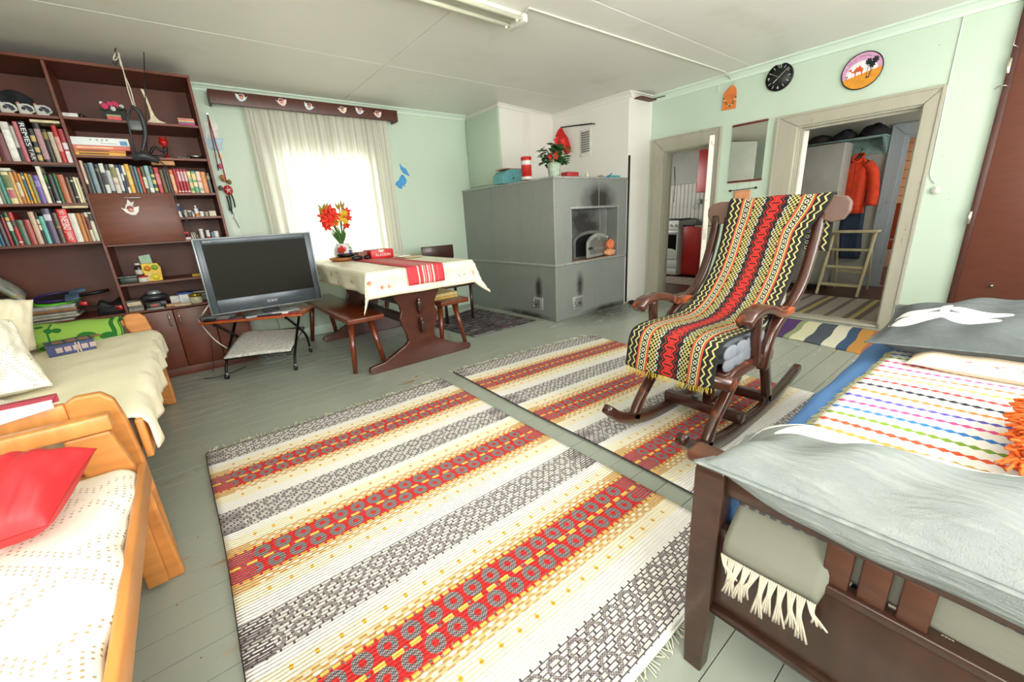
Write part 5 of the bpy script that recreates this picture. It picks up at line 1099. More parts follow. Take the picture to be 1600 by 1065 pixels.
bq = thing('lily_bouquet', (vx, vy, TZ+.13), 'bouquet of orange-red lilies and yellow flowers in the vase', 'flowers')
M_LIL = cm('e5341a', .5, 0, .12, 30); M_LIL2 = cm('e07a24', .5, 0, .15, 30); M_YEL = cm('e0b81c', .5); M_BUD = cm('a88a24', .5, 0, .2, 30); M_STM = cm('3c6a22', .5, 0, .2, 20)
B = lambda a, b, dy=0.0: PY(480+a/8.88, 300+b/8.88, vy-.03+dy)
mb = MB()
for (a, b) in ((230, 235), (300, 330), (350, 380), (270, 460), (450, 230), (540, 320), (470, 400), (540, 440), (480, 200)):
    e = B(a, b); mb.tube(bez([(vx+.01*hsh(a), vy, TZ+.12), tuple((Vector((vx, vy, TZ+.2))+e)/2+Vector((.0, 0, .0))), tuple(e)], 8), .0045, 6)
mb.build('stems', M_STM, bq)
for k in range(10):
    a = B(300+26*k, 560-12*(k % 3)); vs_, fs = leafmesh((vx+.02*(hsh(k)-.5), vy, TZ+.14), ((k-4.5)*.12, -.3+.6*hsh(k, 2), .9), (0, -1, .2), .15+.05*hsh(k), .010); MB().add(vs_, fs, True).build('leaf', M_STM, bq, solid=.001)
def lily(c, r, mat, face, nm='lily'):
    f = Vector(face).normalized(); a = f.orthogonal().normalized(); b = f.cross(a)
    m = MB()
    for k in range(6):
        an = 2*PI*k/6+.3; d = a*math.cos(an)+b*math.sin(an); vs_, fs = leafmesh(c, d*1.0+f*.75, f, r, r*.27); m.add(vs_, fs, True)
    return m.build(nm, mat, bq, solid=.0015)
for i, (a, b, r, mt, dy) in enumerate(((300, 270, .075, M_LIL, 0), (360, 330, .075, M_LIL, -.02), (240, 330, .07, M_LIL, 0), (290, 400, .07, M_LIL, -.03), (260, 470, .06, M_LIL, 0), (385, 420, .055, M_LIL2, -.03), (540, 280, .055, M_LIL, 0), (560, 360, .05, M_LIL, .02), (550, 460, .045, M_LIL, 0), (230, 400, .05, M_LIL, .03), (500, 330, .05, M_LIL2, 0))):
    lily(B(a, b, dy), r, mt, (math.sin(i*2.1)*.5-.2, -1, .25+.3*math.cos(i)))
for i, (a, b) in enumerate(((400, 430), (450, 330), (475, 385), (530, 410), (520, 290), (500, 300))): lily(B(a, b, -.02), .034, M_YEL, (.2*math.sin(i), -1, .3), 'yellow_flower')
for i, (a, b) in enumerate(((230, 200), (180, 215), (270, 195), (410, 195), (440, 190), (470, 160), (500, 185), (185, 265))):
    e = B(a, b); dx = (.03, -.03, .025, -.03, 0, .005, .025, -.03)[i]; MB().tube(bez([(e.x-dx*.6, e.y, e.z-.035), (e.x, e.y, e.z), (e.x+dx*.6, e.y, e.z+.035)], 8), [.004, .008, .011, .012, .011, .009, .006, .004, .002][:9], 8).build('bud', M_BUD, bq)
# round tray with black pans, red rose
y = 4.16; tr0, tr1 = PF(516, 402, TZ).x, PF(560, 400, TZ).x
wy = 4.17; wx = PY(537, 399, wy).x
wt = thing('wooden_platter', (wx, wy, TZ), 'shallow round wooden platter on the table', 'platter')
MB().lathe([(.10, 0), (.125, .012), (.14, .03), (.134, .032), (.11, .014), (.0005, .012)], (wx, wy, TZ), 30).build('dish', cm('b06a2c', .4, 0, .15, 20), wt)
def pan(x, y, z, r, lb, sx=1):
    t = thing('black_dish', (x, y, z), lb, 'dish'); MB().lathe([(r*.7, 0), (r, .014), (r*1.02, .028), (r*.96, .028), (r*.7, .008), (.0005, .007)], (x, y, z), 22, sx=sx).build('dish', cm('141416', .22), t); return t
pan(wx+.04, wy+.01, TZ+.033, .085, 'black glazed dish on the wooden platter', 1.15)
tag(MB().ball((wx+.06, wy-.20, TZ+.026), (.055, .04, .026), 16, 8).build('black_cover', cm('1a1a1c', .18)), 'small domed black lid on the table before the platter', 'lid')
tag(MB().ball((wx+.165, wy-.19, TZ+.024), (.04, .035, .024), 16, 8).build('black_cover', cm('1c1b1d', .2)), 'smaller domed black lid to the right of the first', 'lid')
rs = thing('red_rose', (wx, wy-.08, TZ+.05), 'red artificial rose leaning on the vase', 'flower'); rc_ = PY(533, 390, 4.22); m = MB()
for j in range(14): a = 2.4*j; q = .006+.0022*j; m.ball((rc_.x+q*math.cos(a), 4.20+.0012*j, rc_.z+q*math.sin(a)), (.013, .007, .013), 7, 5)
m.build('petals', cm('c8281e', .5), rs); MB().cyl((rc_.x, 4.22, rc_.z), (vx, vy, TZ+.03), .003, n=6).build('stem', M_STM, rs)
tag(MB().lathe([(.03, 0), (.05, .02), (.055, .035), (.05, .035), (.0005, .02)], (wx+.24, wy+.02, TZ), 20).build('wicker_bowl', cm('b08a4c', .8, 0, .3, 60, .003)), 'small woven tan bowl beside the chocolate box', 'bowl')
ab = thing('chocolate_box', (1.55, 4.1, TZ), 'red chocolate box with white lettering on the table', 'box')
e0, e1 = PY(580, 398, 3.92), PY(615, 396, 3.92)
MB().rbox((e0.x, 3.92, TZ), (e1.x, 4.13, TZ+.085), .003).build('carton', cm('c8161c', .35), ab); MB().box((e0.x+.02, 3.94, TZ+.085), (e1.x-.02, 4.12, TZ+.086)).build('top_print', cm('7a2a20', .4), ab)
text_mesh('ALADDIN', frame(((e0.x+e1.x)/2+.005, 3.9195, TZ+.035), (1, 0, 0), (0, 0, 1), (0, -1, 0)), .034, cm('f2ece6', .5), ab, 'lettering', .0006, width=.15)
MB().prism([(-.03, .0), (.03, 0), (.02, -.018), (0, -.024), (-.02, -.018)], 2, 0, .001, M=frame(((e0.x+e1.x)/2-.01, 3.9195, TZ+.083), (1, 0, 0), (0, 0, 1), (0, -1, 0))).build('tab', cm('e8dcc8', .5), ab)
tag(MB().rbox((e0.x-.10, 3.98, TZ), (e0.x-.012, 4.10, TZ+.075), .003).build('small_carton', cm('7a4a34', .5)), 'small brown carton left of the chocolate box', 'box')
pl = PF(634, 398, TZ); tag(MB().rbox((1.62, 3.62, TZ+.004), (1.80, 3.86, TZ+.012), .002).build('table_mat', cm('c8b088', .7)), 'flat tan card lying on the table by the runner', 'card')
tag(MB().rbox((1.60, 3.72, TZ+.0125), (1.72, 3.85, TZ+.02), .002).build('white_card', cm('e6e4dc', .6)), 'white card on top of the tan card', 'card')
# ------------------------------------------------------------------ benches
def bench(x0, x1, y0, y1, z, mat, label):
    b = thing('bench', ((x0+x1)/2, (y0+y1)/2, 0), label, 'bench', 'wooden benches by the table')
    MB().rbox((x0, y0, z-.04), (x1, y1, z), .008, seg=3).build('seat_plank', mat, b)
    for yy, s in ((y0+.16, -1), (y1-.16, 1)):
        for xx, q in ((x0+.07, -1), (x1-.07, 1)): MB().tube([(xx+q*.05, yy+s*.07, 0), (xx, yy, z-.035)], [.018, .027], 12).build('leg', mat, b)
        MB().rbox((x0+.04, yy-.03, z-.065), (x1-.04, yy+.03, z-.04), .003).build('batten', mat, b)
    return b
bz = .455
bench(.855, 1.145, 3.09, 4.62, bz, M_BEN, 'brown wooden bench on the left side of the table')
bench(1.66, 1.945, 3.10, 4.62, bz, M_BEN, 'brown wooden bench on the right side of the table')
for i in range(4):
    tag(MB().rbox((1.63+.01*hsh(i), 3.22+.015*hsh(i, 2), bz+.0005+i*.0125), (1.90+.012*hsh(i, 3), 3.6, bz+i*.0125+.012), .002).build('seat_pad', cm(('c9a860', 'b99a58', 'd6c28c', 'c4b078')[i], .8)), 'tan folder, %s from the bottom of the pile on the right bench' % ORD[i], 'folder', 'folders on the right bench')
# dark chair behind the table end
ch = thing('dining_chair', (2.33, 4.33, 0), 'dark brown wooden chair standing between table and oven', 'chair')
c0, c1 = PY(660, 386, 4.32).x, PY(708, 381, 4.32).x; cz = PY(684, 384, 4.32).z
for x in (c0+.02, c1-.02): MB().tube([(x, 4.34, .0075), (x, 4.33, .43), (x, 4.36, cz)], .018, 10).build('back_post', M_DKW2, ch)
MB().rbox((c0, 4.325, cz-.15), (c1, 4.35, cz), .006).build('back_rail', M_DKW2, ch)
MB().rbox((c0, 3.94, .41), (c1, 4.35, .44), .006).build('seat', M_DKW2, ch)
for x in (c0+.03, c1-.03): MB().tube([(x, 3.97, .0075), (x, 3.97, .42)], .018, 10).build('front_leg', M_DKW2, ch)
# ------------------------------------------------------------------ television on a wheeled cart
M_TUBE = cm('131314', .3, .3)
ct = thing('tv_cart', (.4, 3.95, 0), 'wheeled tubular cart with wooden top carrying the television', 'cart')
tzz = .467
FL, FR, BR = PF(309, 505, tzz), PF(472, 490, tzz), PF(490, 477, tzz)
ux = (FR-FL).normalized(); uy = Vector((-ux.y, ux.x, 0)); wL = (FR-FL).length; dL = .40
MB().rbox((0, 0, -.02), (wL, dL, 0), .008, M=frame(FL, ux, uy), seg=3).build('top_board', cm('a8521f', .35, 0, .15, 8, stretch=(5, 1, 1), coat=.2), ct)
cw = lambda a, b, z: tuple(FL+ux*a+uy*b+Vector((0, 0, z-tzz)))
w0 = PF(356, 592); w1 = PF(463, 578); w2 = PF(486, 550); w3 = w0+(w2-w1)
def loc2(p): d = p-Vector((FL.x, FL.y, 0)); return d.dot(ux), d.dot(uy)
(a0, b0), (a1_, b1), (a2, b2), (a3, b3) = [loc2(w) for w in (w0, w1, w2, w3)]
for (af, bf, ab_, bb_) in ((a0, b0, a3, b3), (a1_, b1, a2, b2)):
    MB().tube(bez([cw(ab_-.0, bb_-.04, tzz-.022), cw(ab_, bb_-.10, .40), cw(af, bf+.08, .16), cw(af, bf, .055)], 20), .011, 8).build('leg_tube', M_TUBE, ct)
    MB().tube(bez([cw(af+.06*(1 if af < .3 else -1)*0, bf+.02, tzz-.022), cw(af, bf+.06, .43), cw(ab_, bb_-.06, .20), cw(ab_, bb_, .055)], 20), .011, 8).build('leg_tube', M_TUBE, ct)
for (a, b) in ((a0, b0), (a1_, b1), (a2, b2), (a3, b3)):
    c = cw(a, b, 0); wh = MB().cyl((c[0]-.010*ux.x, c[1]-.010*ux.y, .024), (c[0]+.010*ux.x, c[1]+.010*ux.y, .024), .024, n=16).build('wheel', M_BLACK, ct)
    MB().rbox((-.013, -.012, .03), (.013, .016, .058), .004, M=frame((c[0], c[1], 0), ux, uy)).build('castor_fork', M_CHROME, wh)
# sloping wire rack and folded cloth
sf, sb = .165, .255
R4 = [cw(a0+.01, b0, sf), cw(a1_-.01, b1, sf), cw(a2-.01, b2-.02, sb), cw(a3+.01, b3-.02, sb)]
MB().tube(R4, .006, 6, closed=True).build('rack_rim', M_TUBE, ct)
for k in range(7):
    f = (k+.5)/7; p = Vector(R4[0]).lerp(Vector(R4[1]), f); q = Vector(R4[3]).lerp(Vector(R4[2]), f)
    MB().tube([p, q], .003, 6).build('rack_wire', M_TUBE, ct)
    MB().tube([p, p+Vector((0, 0, -.02)), p+Vector((.0, 0, -.022))+ux*.05], .003, 6).build('rack_wire', M_TUBE, ct)
t = Mt('speckled_weave', .95); v1_, _c = t.vor(140, 'UV'); n = t.noise(60, 2, 'UV'); t.base(t.mix((n-.45)*4, 'c9c7bd', 'a09e94')); t.base(t.mix(((v1_-.25)*3).clamp(), 'f0eee8', 'bdbbb2')); t.bump(v1_, .004, .8)
def foldc(u, v):
    p = Vector(R4[0]).lerp(Vector(R4[1]), u); q = Vector(R4[3]).lerp(Vector(R4[2]), u); r = p.lerp(q, v)
    return (r.x, r.y, r.z+.012+.012*math.sin(3*u+2*v)+.01*math.sin(PI*v))
tag(MB().grid(foldc, 20, 16, (.5, .4)).build('folded_rag_rug', t.m, solid=.02), 'pale speckled folded rug on the lower rack of the cart', 'rug')
# television
TY = 3.827
q00, q10, q11, q01 = PY(328, 495, TY), PY(504, 467, TY), PY(485, 361, TY), PY(301, 374, TY)
X0, X1, Z0, Z1 = (q00.x+q01.x)/2, (q10.x+q11.x)/2, (q00.z+q10.z)/2, (q11.z+q01.z)/2
tv = thing('television', ((X0+X1)/2, TY+.05, Z0-.06), 'flat-screen television with slate grey frame on the cart', 'television')
M_BEZ = cm('444e55', .3, .2, .04); M_SIL = cm('b4bcc2', .25, .6, .03)
sx0, sx1, sz0, sz1 = PY(312, 383, TY).x, PY(475, 373, TY).x, PY(334, 467, TY).z, PY(475, 372, TY).z
sz0 = Z0+.115; sx0 = X0+.055; sx1 = X1-.055; sz1 = Z1-.05
MB().rbox((X0, TY+.004, Z0), (X1, TY+.06, Z1), .006).build('silver_shell', M_SIL, tv)
MB().rbox((X0+.01, TY-.004, Z0+.012), (sx0, TY+.01, Z1-.008), .003).build('bezel', M_BEZ, tv); MB().rbox((sx1, TY-.004, Z0+.012), (X1-.01, TY+.01, Z1-.008), .003).build('bezel', M_BEZ, tv)
MB().rbox((sx0, TY-.004, Z0+.012), (sx1, TY+.01, sz0), .003).build('bezel', M_BEZ, tv); MB().rbox((sx0, TY-.004, sz1), (sx1, TY+.01, Z1-.008), .003).build('bezel', M_BEZ, tv)
MB().box((sx0, TY+.0005, sz0), (sx1, TY+.0038, sz1)).build('screen', cm('1d1e16', .45, 0, .02, spec=.12), tv)
MB().rbox((X0+.08, TY+.06, Z0+.08), (X1-.08, TY+.12, Z1-.06), .02).build('rear_housing', M_BLACK, tv)
text_mesh('SONY', frame(((X0+X1)/2+.02, TY-.0045, Z0+.055), (1, 0, 0), (0, 0, 1), (0, -1, 0)), .03, cm('d6d9dc', .3), tv, 'brand_lettering', .0006, width=.075)
text_mesh('BRAVIA', frame((X0+.09, TY-.0045, Z1-.028), (1, 0, 0), (0, 0, 1), (0, -1, 0)), .012, cm('c6cacc', .3), tv, 'brand_lettering', .0004, width=.05)
xc = (X0+X1)/2; MB().rbox((xc-.06, TY+.03, tzz+.02), (xc+.06, TY+.07, Z0+.05), .006).build('stand_neck', M_BLACK, tv); MB().rbox((xc-.2, TY-.05, tzz+.0005), (xc+.2, TY+.17, tzz+.022), .008, seg=3).build('stand_foot', cm('8c9196', .3, .4), tv)
# boxes and remotes on the cart top
def on_cart(name, a0, a1, b0, b1, z0, z1, mat, label, cat, r=.004):
    return tag(MB().rbox((a0, b0, z0), (a1, b1, z1), r, M=frame((FL.x, FL.y, tzz), ux, uy)).build(name, mat, ), label, cat)
on_cart('red_cloth', .12, wL-.03, .004, .055, .0005, .004, cm('b8303c', .9), 'red cloth strip lying on the cart top', 'cloth', .001)
on_cart('set_top_box', .005, .21, .05, .19, .0005, .034, cm('6d706e', .35), 'grey set-top box at the left of the cart', 'receiver')
on_cart('black_player', .03, .115, .01, .045, .0045, .02, cm('1c1d1e', .4), 'black remote control at the left front of the cart', 'remote control')
on_cart('blue_remote', .215, .31, .012, .045, .0045, .018, cm('3a4550', .4), 'dark blue-grey phone on the red cloth', 'phone')
on_cart('keyboard', .36, .60, .006, .05, .0045, .016, cm('1a1a1b', .4), 'narrow black keypad on the red cloth', 'keypad')
on_cart('white_booklet', .40, .64, .058, .085, .0005, .02, cm('dcdad2', .6), 'white booklet behind the black keypad', 'booklet')
# loose cables
tag(MB().tube(bez([(X0+.02, TY+.08, Z0+.1), (X0-.05, TY+.07, Z0+.02), tuple(PF(317, 505, .46)+Vector((-.02, .2, 0))), tuple(PY(335, 530, 4.0)), tuple(PY(362, 548, 4.05))], 30), .005, 6).build('white_cable', cm('d6d3c8', .5)), 'white cable looping down behind the cart', 'cable')
tag(MB().tube(bez([tuple(PY(330, 530, 4.2)), tuple(PY(333, 580, 4.2)), tuple(PF(320, 591, .006)), tuple(PF(350, 586, .006)), tuple(PF(385, 572, .006))], 30), .003, 6).build('black_cable', M_BLACK), 'thin black cable on the floor by the cupboard', 'cable')
tag(MB().tube(bez([(.52, 4.0, .44), (.55, 4.15, .25), (.5, 4.1, .08), (.35, 4.0, .03), (.5, 3.95, .03), (.6, 4.1, .03)], 30), .005, 6).build('grey_cable', cm('8c8a84', .5)), 'grey cable coiled under the cart rack', 'cable')
# ------------------------------------------------------------------ two wooden sofas
M_PINE = cm('c98442', .38, 0, .12, 5, .0005, stretch=(1, 1, 6), coat=.15); M_PINH = cm('cf8b48', .38, 0, .12, 5, .0005, stretch=(6, 1, 1), coat=.15)
def pillow_quad(q, th, n=26, p=2.6, seed=0, wr=.004, flange=0.0, uvs=(1, 1), sag=0.0):
    """closed cushion spanned by corners q[0..3] (order 00,10,11,01)"""
    a, b, c, d = [Vector(x) for x in q]; nrm = ((b-a).cross(d-a)).normalized()
    if nrm.z < 0: nrm = -nrm
    mb = MB()
    def base(u, v): return (a*(1-u)+b*u)*(1-v)+(d*(1-u)+c*u)*v
    ctr = base(.5, .5)
    def prof(u, v):
        e = flange; uu = min(1, max(-1, (2*u-1)/(1-e))); vv = min(1, max(-1, (2*v-1)/(1-e)))
        return max(0, (1-abs(uu)**p)*(1-abs(vv)**p))**.55
    def pin(u, v):
        k = .06*(abs(2*u-1)**2)*(1-abs(2*v-1)**2); k2 = .06*(abs(2*v-1)**2)*(1-abs(2*u-1)**2)
        return .5+(u-.5)*(1-k), .5+(v-.5)*(1-k2)
    for s in (1, -1):
        def fn(u, v, s=s):
            u2, v2 = pin(u, v); P = base(u2, v2); h = prof(u, v)
            w = wr*(math.sin(13*u+7*v+seed)+math.sin(9*v-11*u+2*seed)+.6*math.sin(23*u*v+seed)+.8*math.sin(31*u-6*v+seed))*min(1, h*2)
            return P+nrm*(s*th/2*h+w*(1 if s > 0 else .3)+(.0006*s))
        mb.grid(fn, n, n, uvs)
        if s < 0:
            k = (n*n)
            mb.f[-k:] = [f[::-1] for f in mb.f[-k:]]; mb.uv[-k:] = [u_[::-1] for u_ in mb.uv[-k:]]
    return mb
def sofa(y0, y1, seat_z, label, arm_z=.64, square=False):
    s = thing('sofa', (-.62, (y0+y1)/2, 0), label, 'sofa', 'wooden-frame sofas along the left wall')
    for y in (y0, y1):
        sg = 1 if y == y0 else -1
        yi, yo = (y, y+.034) if sg > 0 else (y-.034, y)
        pr = [(-.315, 0), (-.255, 0), (-.255, .40), (-.262, .55), (-.275, arm_z-.03), (-.30, arm_z), (-.36, arm_z+.002), (-.385, arm_z-.012), (-.385, arm_z-.08), (-.355, .50), (-.325, .35)]
        if square: pr = [(-.30, 0), (-.235, 0), (-.25, .40), (-.285, arm_z-.052), (-.385, arm_z-.052), (-.375, .48), (-.33, .30)]
        MB().prism(pr, 1, yi, yo).build('front_post', M_PINE, s, bevel=.008)
        MB().prism([(-1.06, 0), (-1.0, 0), (-.99, .75), (-1.05, .75)], 1, yi, yo).build('rear_post', M_PINE, s, bevel=.006)
        MB().rbox((-1.0, yi-.006 if square else yi+.004, arm_z-.05 if square else arm_z-.07), (-.275 if square else -.385, yo+.006 if square else yo-.004, arm_z if square else arm_z-.012), .006).build('arm_rail', M_PINH, s)
        MB().rbox((-1.0, yi+.004, .33), (-.34, yo-.004, .39), .005).build('lower_rail', M_PINH, s)
        MB().rbox((-.33, yo if sg > 0 else yi-.03, .02), (-.275, (yo+.03) if sg > 0 else yi, .42), .005).build('inner_leg', M_PINE, s)
    MB().rbox((-.252, y0+.036, .385), (-.231, y1-.036, seat_z-.014), .005).build('front_board', M_PINH, s)
    MB().rbox((-1.0, y0+.036, .60), (-.975, y1-.036, .72), .005).build('back_rail', M_PINH, s)
    MB().rbox((-.97, y0+.036, .34), (-.30, y1-.036, .37), .004).build('seat_base', M_PINH, s)
    MB().rbox((-.95, y0+.05, .372), (-.262, y1-.05, seat_z-.006), .04, seg=4).build('seat_cushion', cm('b8a488', .9), s)
    MB().rbox((-.97, y0+.05, seat_z), (-.80, y1-.05, .86), .06, seg=4).build('back_cushion', cm('b8a488', .9), s)
    return s
sofa(1.765, 3.60, .545, 'light wooden-frame sofa with pale yellow cover, farther one', .66)
sofa(-.28, 1.655, .462, 'light wooden-frame sofa with white crochet cover, nearer one', .63, True)
def seat_cover(y0, y1, zt, xf, drop, mat, name, label, edge, uv=(1, 1), wig=.008):
    L = .66+drop+.02
    def fn(u, v):
        y = y0+(y1-y0)*v; s = u*L
        edg = 1-max(0, (1-min(v, 1-v)*14))**2*.8
        r = .05
        if s < .62: x, z = -.90+s, zt
        elif s < .62+r*1.57: a = (s-.62)/r; x, z = -.28+r*math.sin(a), zt-r+r*math.cos(a)
        else: x, z = -.28+r, zt-r-(s-.62-r*1.57)
        sw = min(1, max(0, (s-.55)*4))
        x += sw*(.012*math.sin(17*y+edge)+.006*math.sin(41*y)); z += (1-sw)*(.002*math.sin(9*y+7*s)+.0015*math.sin(23*y-11*s))-.02*(1-edg)
        z += sw*.018*math.sin(11*y+edge)*(s-.55)*2
        return (x+xf, y, z+.008)
    return tag(MB().grid(fn, 46, 80, (L*uv[0], (y1-y0)*uv[1])).build(name, mat, solid=.006, offset=1), label, 'blanket')
def cover_mat(name, a, b, k):
    t = Mt(name, .9); n = t.noise(5, 4, 'UV'); w = t.noise(170, 2, 'UV', (1, .3, 1)); t.base(t.mix(n, a, b)); t.bump(w+n*2, .004, .5); return t.m
M_YC = cover_mat('yellow_weave', 'f0e6c4', 'f5eed6', 1)
seat_cover(1.82, 3.55, .545, .008, .11, M_YC, 'seat_cover', 'pale yellow woven cover spread over the farther sofa seat', 1.0)
def crochet_mat():
    t = Mt('crochet_lace', .9); u, v, _ = t.xyz('UV')
    a = ((u+v)/.30).fr(); b = ((u-v)/.30).fr(); fx = (u/.014).fr(); fy = (v/.014).fr()
    hole = ((fx-.5)*(fx-.5)+(fy-.5)*(fy-.5)) < .045
    da = (a-.5).abs(); db = (b-.5).abs()
    zone = (((da < .16).mx(db < .16))*(1.0-((da < .05).mx(db < .05))))
    h = hole*zone
    big = ((((u/.30).fr()-.5)*((u/.30).fr()-.5)+((v/.30).fr()-.5)*((v/.30).fr()-.5)) < .02)*(((u/.03).fr()-.5).abs() < .2)*(((v/.03).fr()-.5).abs() < .2)
    n = t.noise(60, 2, 'UV'); w = t.noise(9, 3, 'UV')
    t.base(t.mix(h.mx(big), t.mix(w, 'eae6d4', 'f3efe2'), 'b09c74')); t.bump((n*.5-h.mx(big)), .003, .7); return t.m
M_CRO = crochet_mat()
seat_cover(-.22, 1.60, .462, -.024, .02, M_CRO, 'crochet_cover', 'white crochet lace cover spread over the nearer sofa seat', 2.4)
# cushions and throws on the sofas
M_REDC = cm('cc2a30', .55, 0, .06, 5); 
q = [PF(-70, 900, .50), PF(82, 838, .50), PF(152, 700, .60), PF(-40, 722, .62)]
tag(pillow_quad([q[0]+Vector((0, 0, .03)), q[1]+Vector((0, 0, .03)), q[2], q[3]], .14, 30, 2.4, 1.3, .003).build('red_cushion', M_REDC), 'plain red cushion leaning on the nearer sofa arm', 'cushion')
z = .553
tow = thing('folded_towel', (-.5, 3.45, z), 'folded green towel with dark green leaf pattern by the far sofa arm', 'towel')
t = Mt('leaf_towel', .95); u, v, _ = t.xyz('UV'); n = t.noise(300, 2, 'UV'); wob = t.noise(6, 2, 'UV')
def blob(cu, cv, ru, rv): a = (u-cu+(wob-.5)*.05)/ru; b = (v-cv+(wob-.5)*.05)/rv; return (a*a+b*b) < 1.0
lv = blob(.18, .55, .05, .10).mx(blob(.27, .55, .05, .10)).mx(blob(.42, .14, .10, .10)).mx(blob(.55, .2, .12, .12)).mx(blob(.08, .75, .05, .06)).mx(blob(.80, .12, .10, .10)).mx(blob(.08, .08, .08, .06)).mx(((u-.12-(v*.1)).abs() < .012)*(v < .9)); bd = u.between(.87, .93).mx(u > .985)
t.base(t.mix(lv.mx(bd), t.mix(n*.5, '86ad45', '97bb55'), '1f6a26')); t.bump(n, .003, .6)
A, B_, C_, D_ = PF(62, 552, z), PF(192, 524, z), PY(187, 494, 3.50), PY(46, 508, 3.42)
def towf(u, v):
    p = (A*(1-u)+B_*u)*(1-v)+(D_*(1-u)+C_*u)*v; b = .03*math.sin(PI*min(1, max(0, v)))
    return (p.x+.004*math.sin(9*v), p.y-b*.6, p.z+b*.9+.003*math.sin(14*u))
MB().grid(towf, 40, 12, (1, 1)).build('top_layer', t.m, tow, solid=.02)
MB().grid(lambda u, v: tuple(Vector(towf(u, v))+Vector((.006, .03, -.004))), 30, 10, (1, 1)).build('under_layer', t.m, tow, solid=.02)
bk = thing('thick_book', (-.5, 3.1, z), 'thick dark blue hardback lying on the yellow sofa cover', 'book')
c = PF(112, 556, z); c2 = PF(152, 545, z); c1 = PF(78, 560, z); dx = (c2-c1); L = dx.length; dx.normalize(); dy = Vector((-dx.y, dx.x, 0))
Mb = frame((c1.x, c1.y, z+.001), dx, dy)
MB().rbox((0, 0, 0), (L, .15, .004), .001, M=Mb, seg=1).rbox((0, 0, .058), (L, .15, .062), .001, M=Mb, seg=1).rbox((0, 0, .004), (L, .005, .058), .001, M=Mb, seg=1).build('cover', cm('2c3a66', .4, 0, .1, 20), bk)
MB().box((.003, .005, .004), (L-.003, .146, .058), M=Mb).build('pages', cm('b8925c', .9), bk)
for k in range(5): MB().box((.03+k*.032, -.0006, .018), (.055+k*.032, .0, .044), M=Mb).build('spine_print', cm('b09a94', .5), bk)
for k in range(4): MB().box((.03+k*.05, .035, .062), (.068+k*.05, .115, .0626), M=Mb).build('cover_print', cm('a8785a', .5), bk)
for k in range(2): MB().box((L-.075+k*.012, -.0006, .004), (L-.07+k*.012, 0, .058), M=Mb).build('spine_line', cm('d8c0a0', .5), bk)
# yellow cushion, crochet cushion, white throw at the left edge
yq = [PY(-70, 590, 3.1), PY(58, 545, 3.25), PY(52, 468, 3.35), PY(-60, 462, 3.3)]
tag(pillow_quad(yq, .16, 26, 3.0, .5, .005).build('yellow_cushion', M_YC), 'pale yellow covered cushion leaning on the farther sofa back', 'cushion')
cqd = [PF(-80, 640, .60), PF(84, 602, .575), PY(18, 500, 2.75), PY(-90, 500, 2.7)]
tag(pillow_quad(cqd, .12, 26, 3.0, 2.2, .004, uvs=(.5, .5)).build('crochet_cushion', M_CRO), 'white crochet-covered cushion on the farther sofa', 'cushion')
def thr(u, v):
    a = PF(-80, 620, .60)*(1-u)+PF(82, 636, .562)*u; b = PF(-60, 668, .60)*(1-u)+PF(70, 640, .565)*u; p = a.lerp(b, v); return (p.x, p.y, p.z+.03*math.sin(PI*v)*(1-u))
tag(MB().grid(thr, 16, 10, (.4, .2)).build('lace_throw', M_CRO, solid=.008), 'small white lace throw on the near end of the farther sofa', 'throw')
def armb(u, v):
    s = v*.34-.17; x = -1.0+.60*u; y = 1.782
    if abs(s) < .03: return (x, y+s, .664+.012+.004*math.sin(12*u))
    sg = 1 if s > 0 else -1; return (x, y+sg*(.03+.008), .676-(abs(s)-.03)*(1-.75*u)*.75)
t = Mt('pink_white_blanket', .9); u, v, _ = t.xyz('UV'); t.base(t.mix((v < .42), 'c44a5c', 'e6e0da'))
tag(MB().grid(armb, 16, 20, (1, 1)).build('arm_blanket', t.m, solid=.006), 'pink and white blanket folded over the sofa arm', 'blanket')
# ------------------------------------------------------------------ rocking chair
M_RK = cm('3e2016', .25, 0, .2, 7, .0006, coat=.4); M_RKC = cm('6a5248', .45, 0, .08, 6)
t = Mt('worn_brown_lacquer', .25); n = t.noise(7, 4); n2 = t.noise(30, 3); t.base(t.mix(((n-.52)*8+(n2-.5)*2).clamp(), '45251a', '9c4a22')); t.b.inputs['Coat Weight'].default_value = .4; M_RKW = t.m
rk = thing('rocking_chair', (2.1, .95, 0), 'dark brown wooden rocking chair facing left, draped with woven blanket', 'rocking chair')
YN, YFr = .745, 1.125; AN, AF = .705, 1.235
def strip(path, w, th, y, name, mat, y2=None, n=26, wfn=None):
    """flat bent board in the xz plane: path pts (x,z), width w in plane, thickness th in y"""
    P = bez([(p[0], 0, p[1]) for p in path], n); m = len(P); vs_ = []
    for i in range(m):
        a = P[max(0, i-1)]; b = P[min(m-1, i+1)]; t_ = (b-a).normalized(); nn = Vector((-t_.z, 0, t_.x)); k = i/(m-1)
        ww = w if wfn is None else wfn(k); yy = y if y2 is None else y+(y2-y)*k
        r = .3*min(ww, th)
        for (s, q) in ((-.5, -.5+.15), (-.5+.12, -.5), (.5-.12, -.5), (.5, -.5+.15), (.5, .5-.15), (.5-.12, .5), (-.5+.12, .5), (-.5, .5-.15)):
            vs_.append((P[i].x+nn.x*ww*s, yy+th*q, P[i].z+nn.z*ww*s))
    f = [(i*8+k, i*8+(k+1) % 8, (i+1)*8+(k+1) % 8, (i+1)*8+k) for i in range(m-1) for k in range(8)]+[list(range(7, -1, -1)), list(range((m-1)*8, m*8))]
    return MB().add(vs_, f, True).build(name, mat, rk)
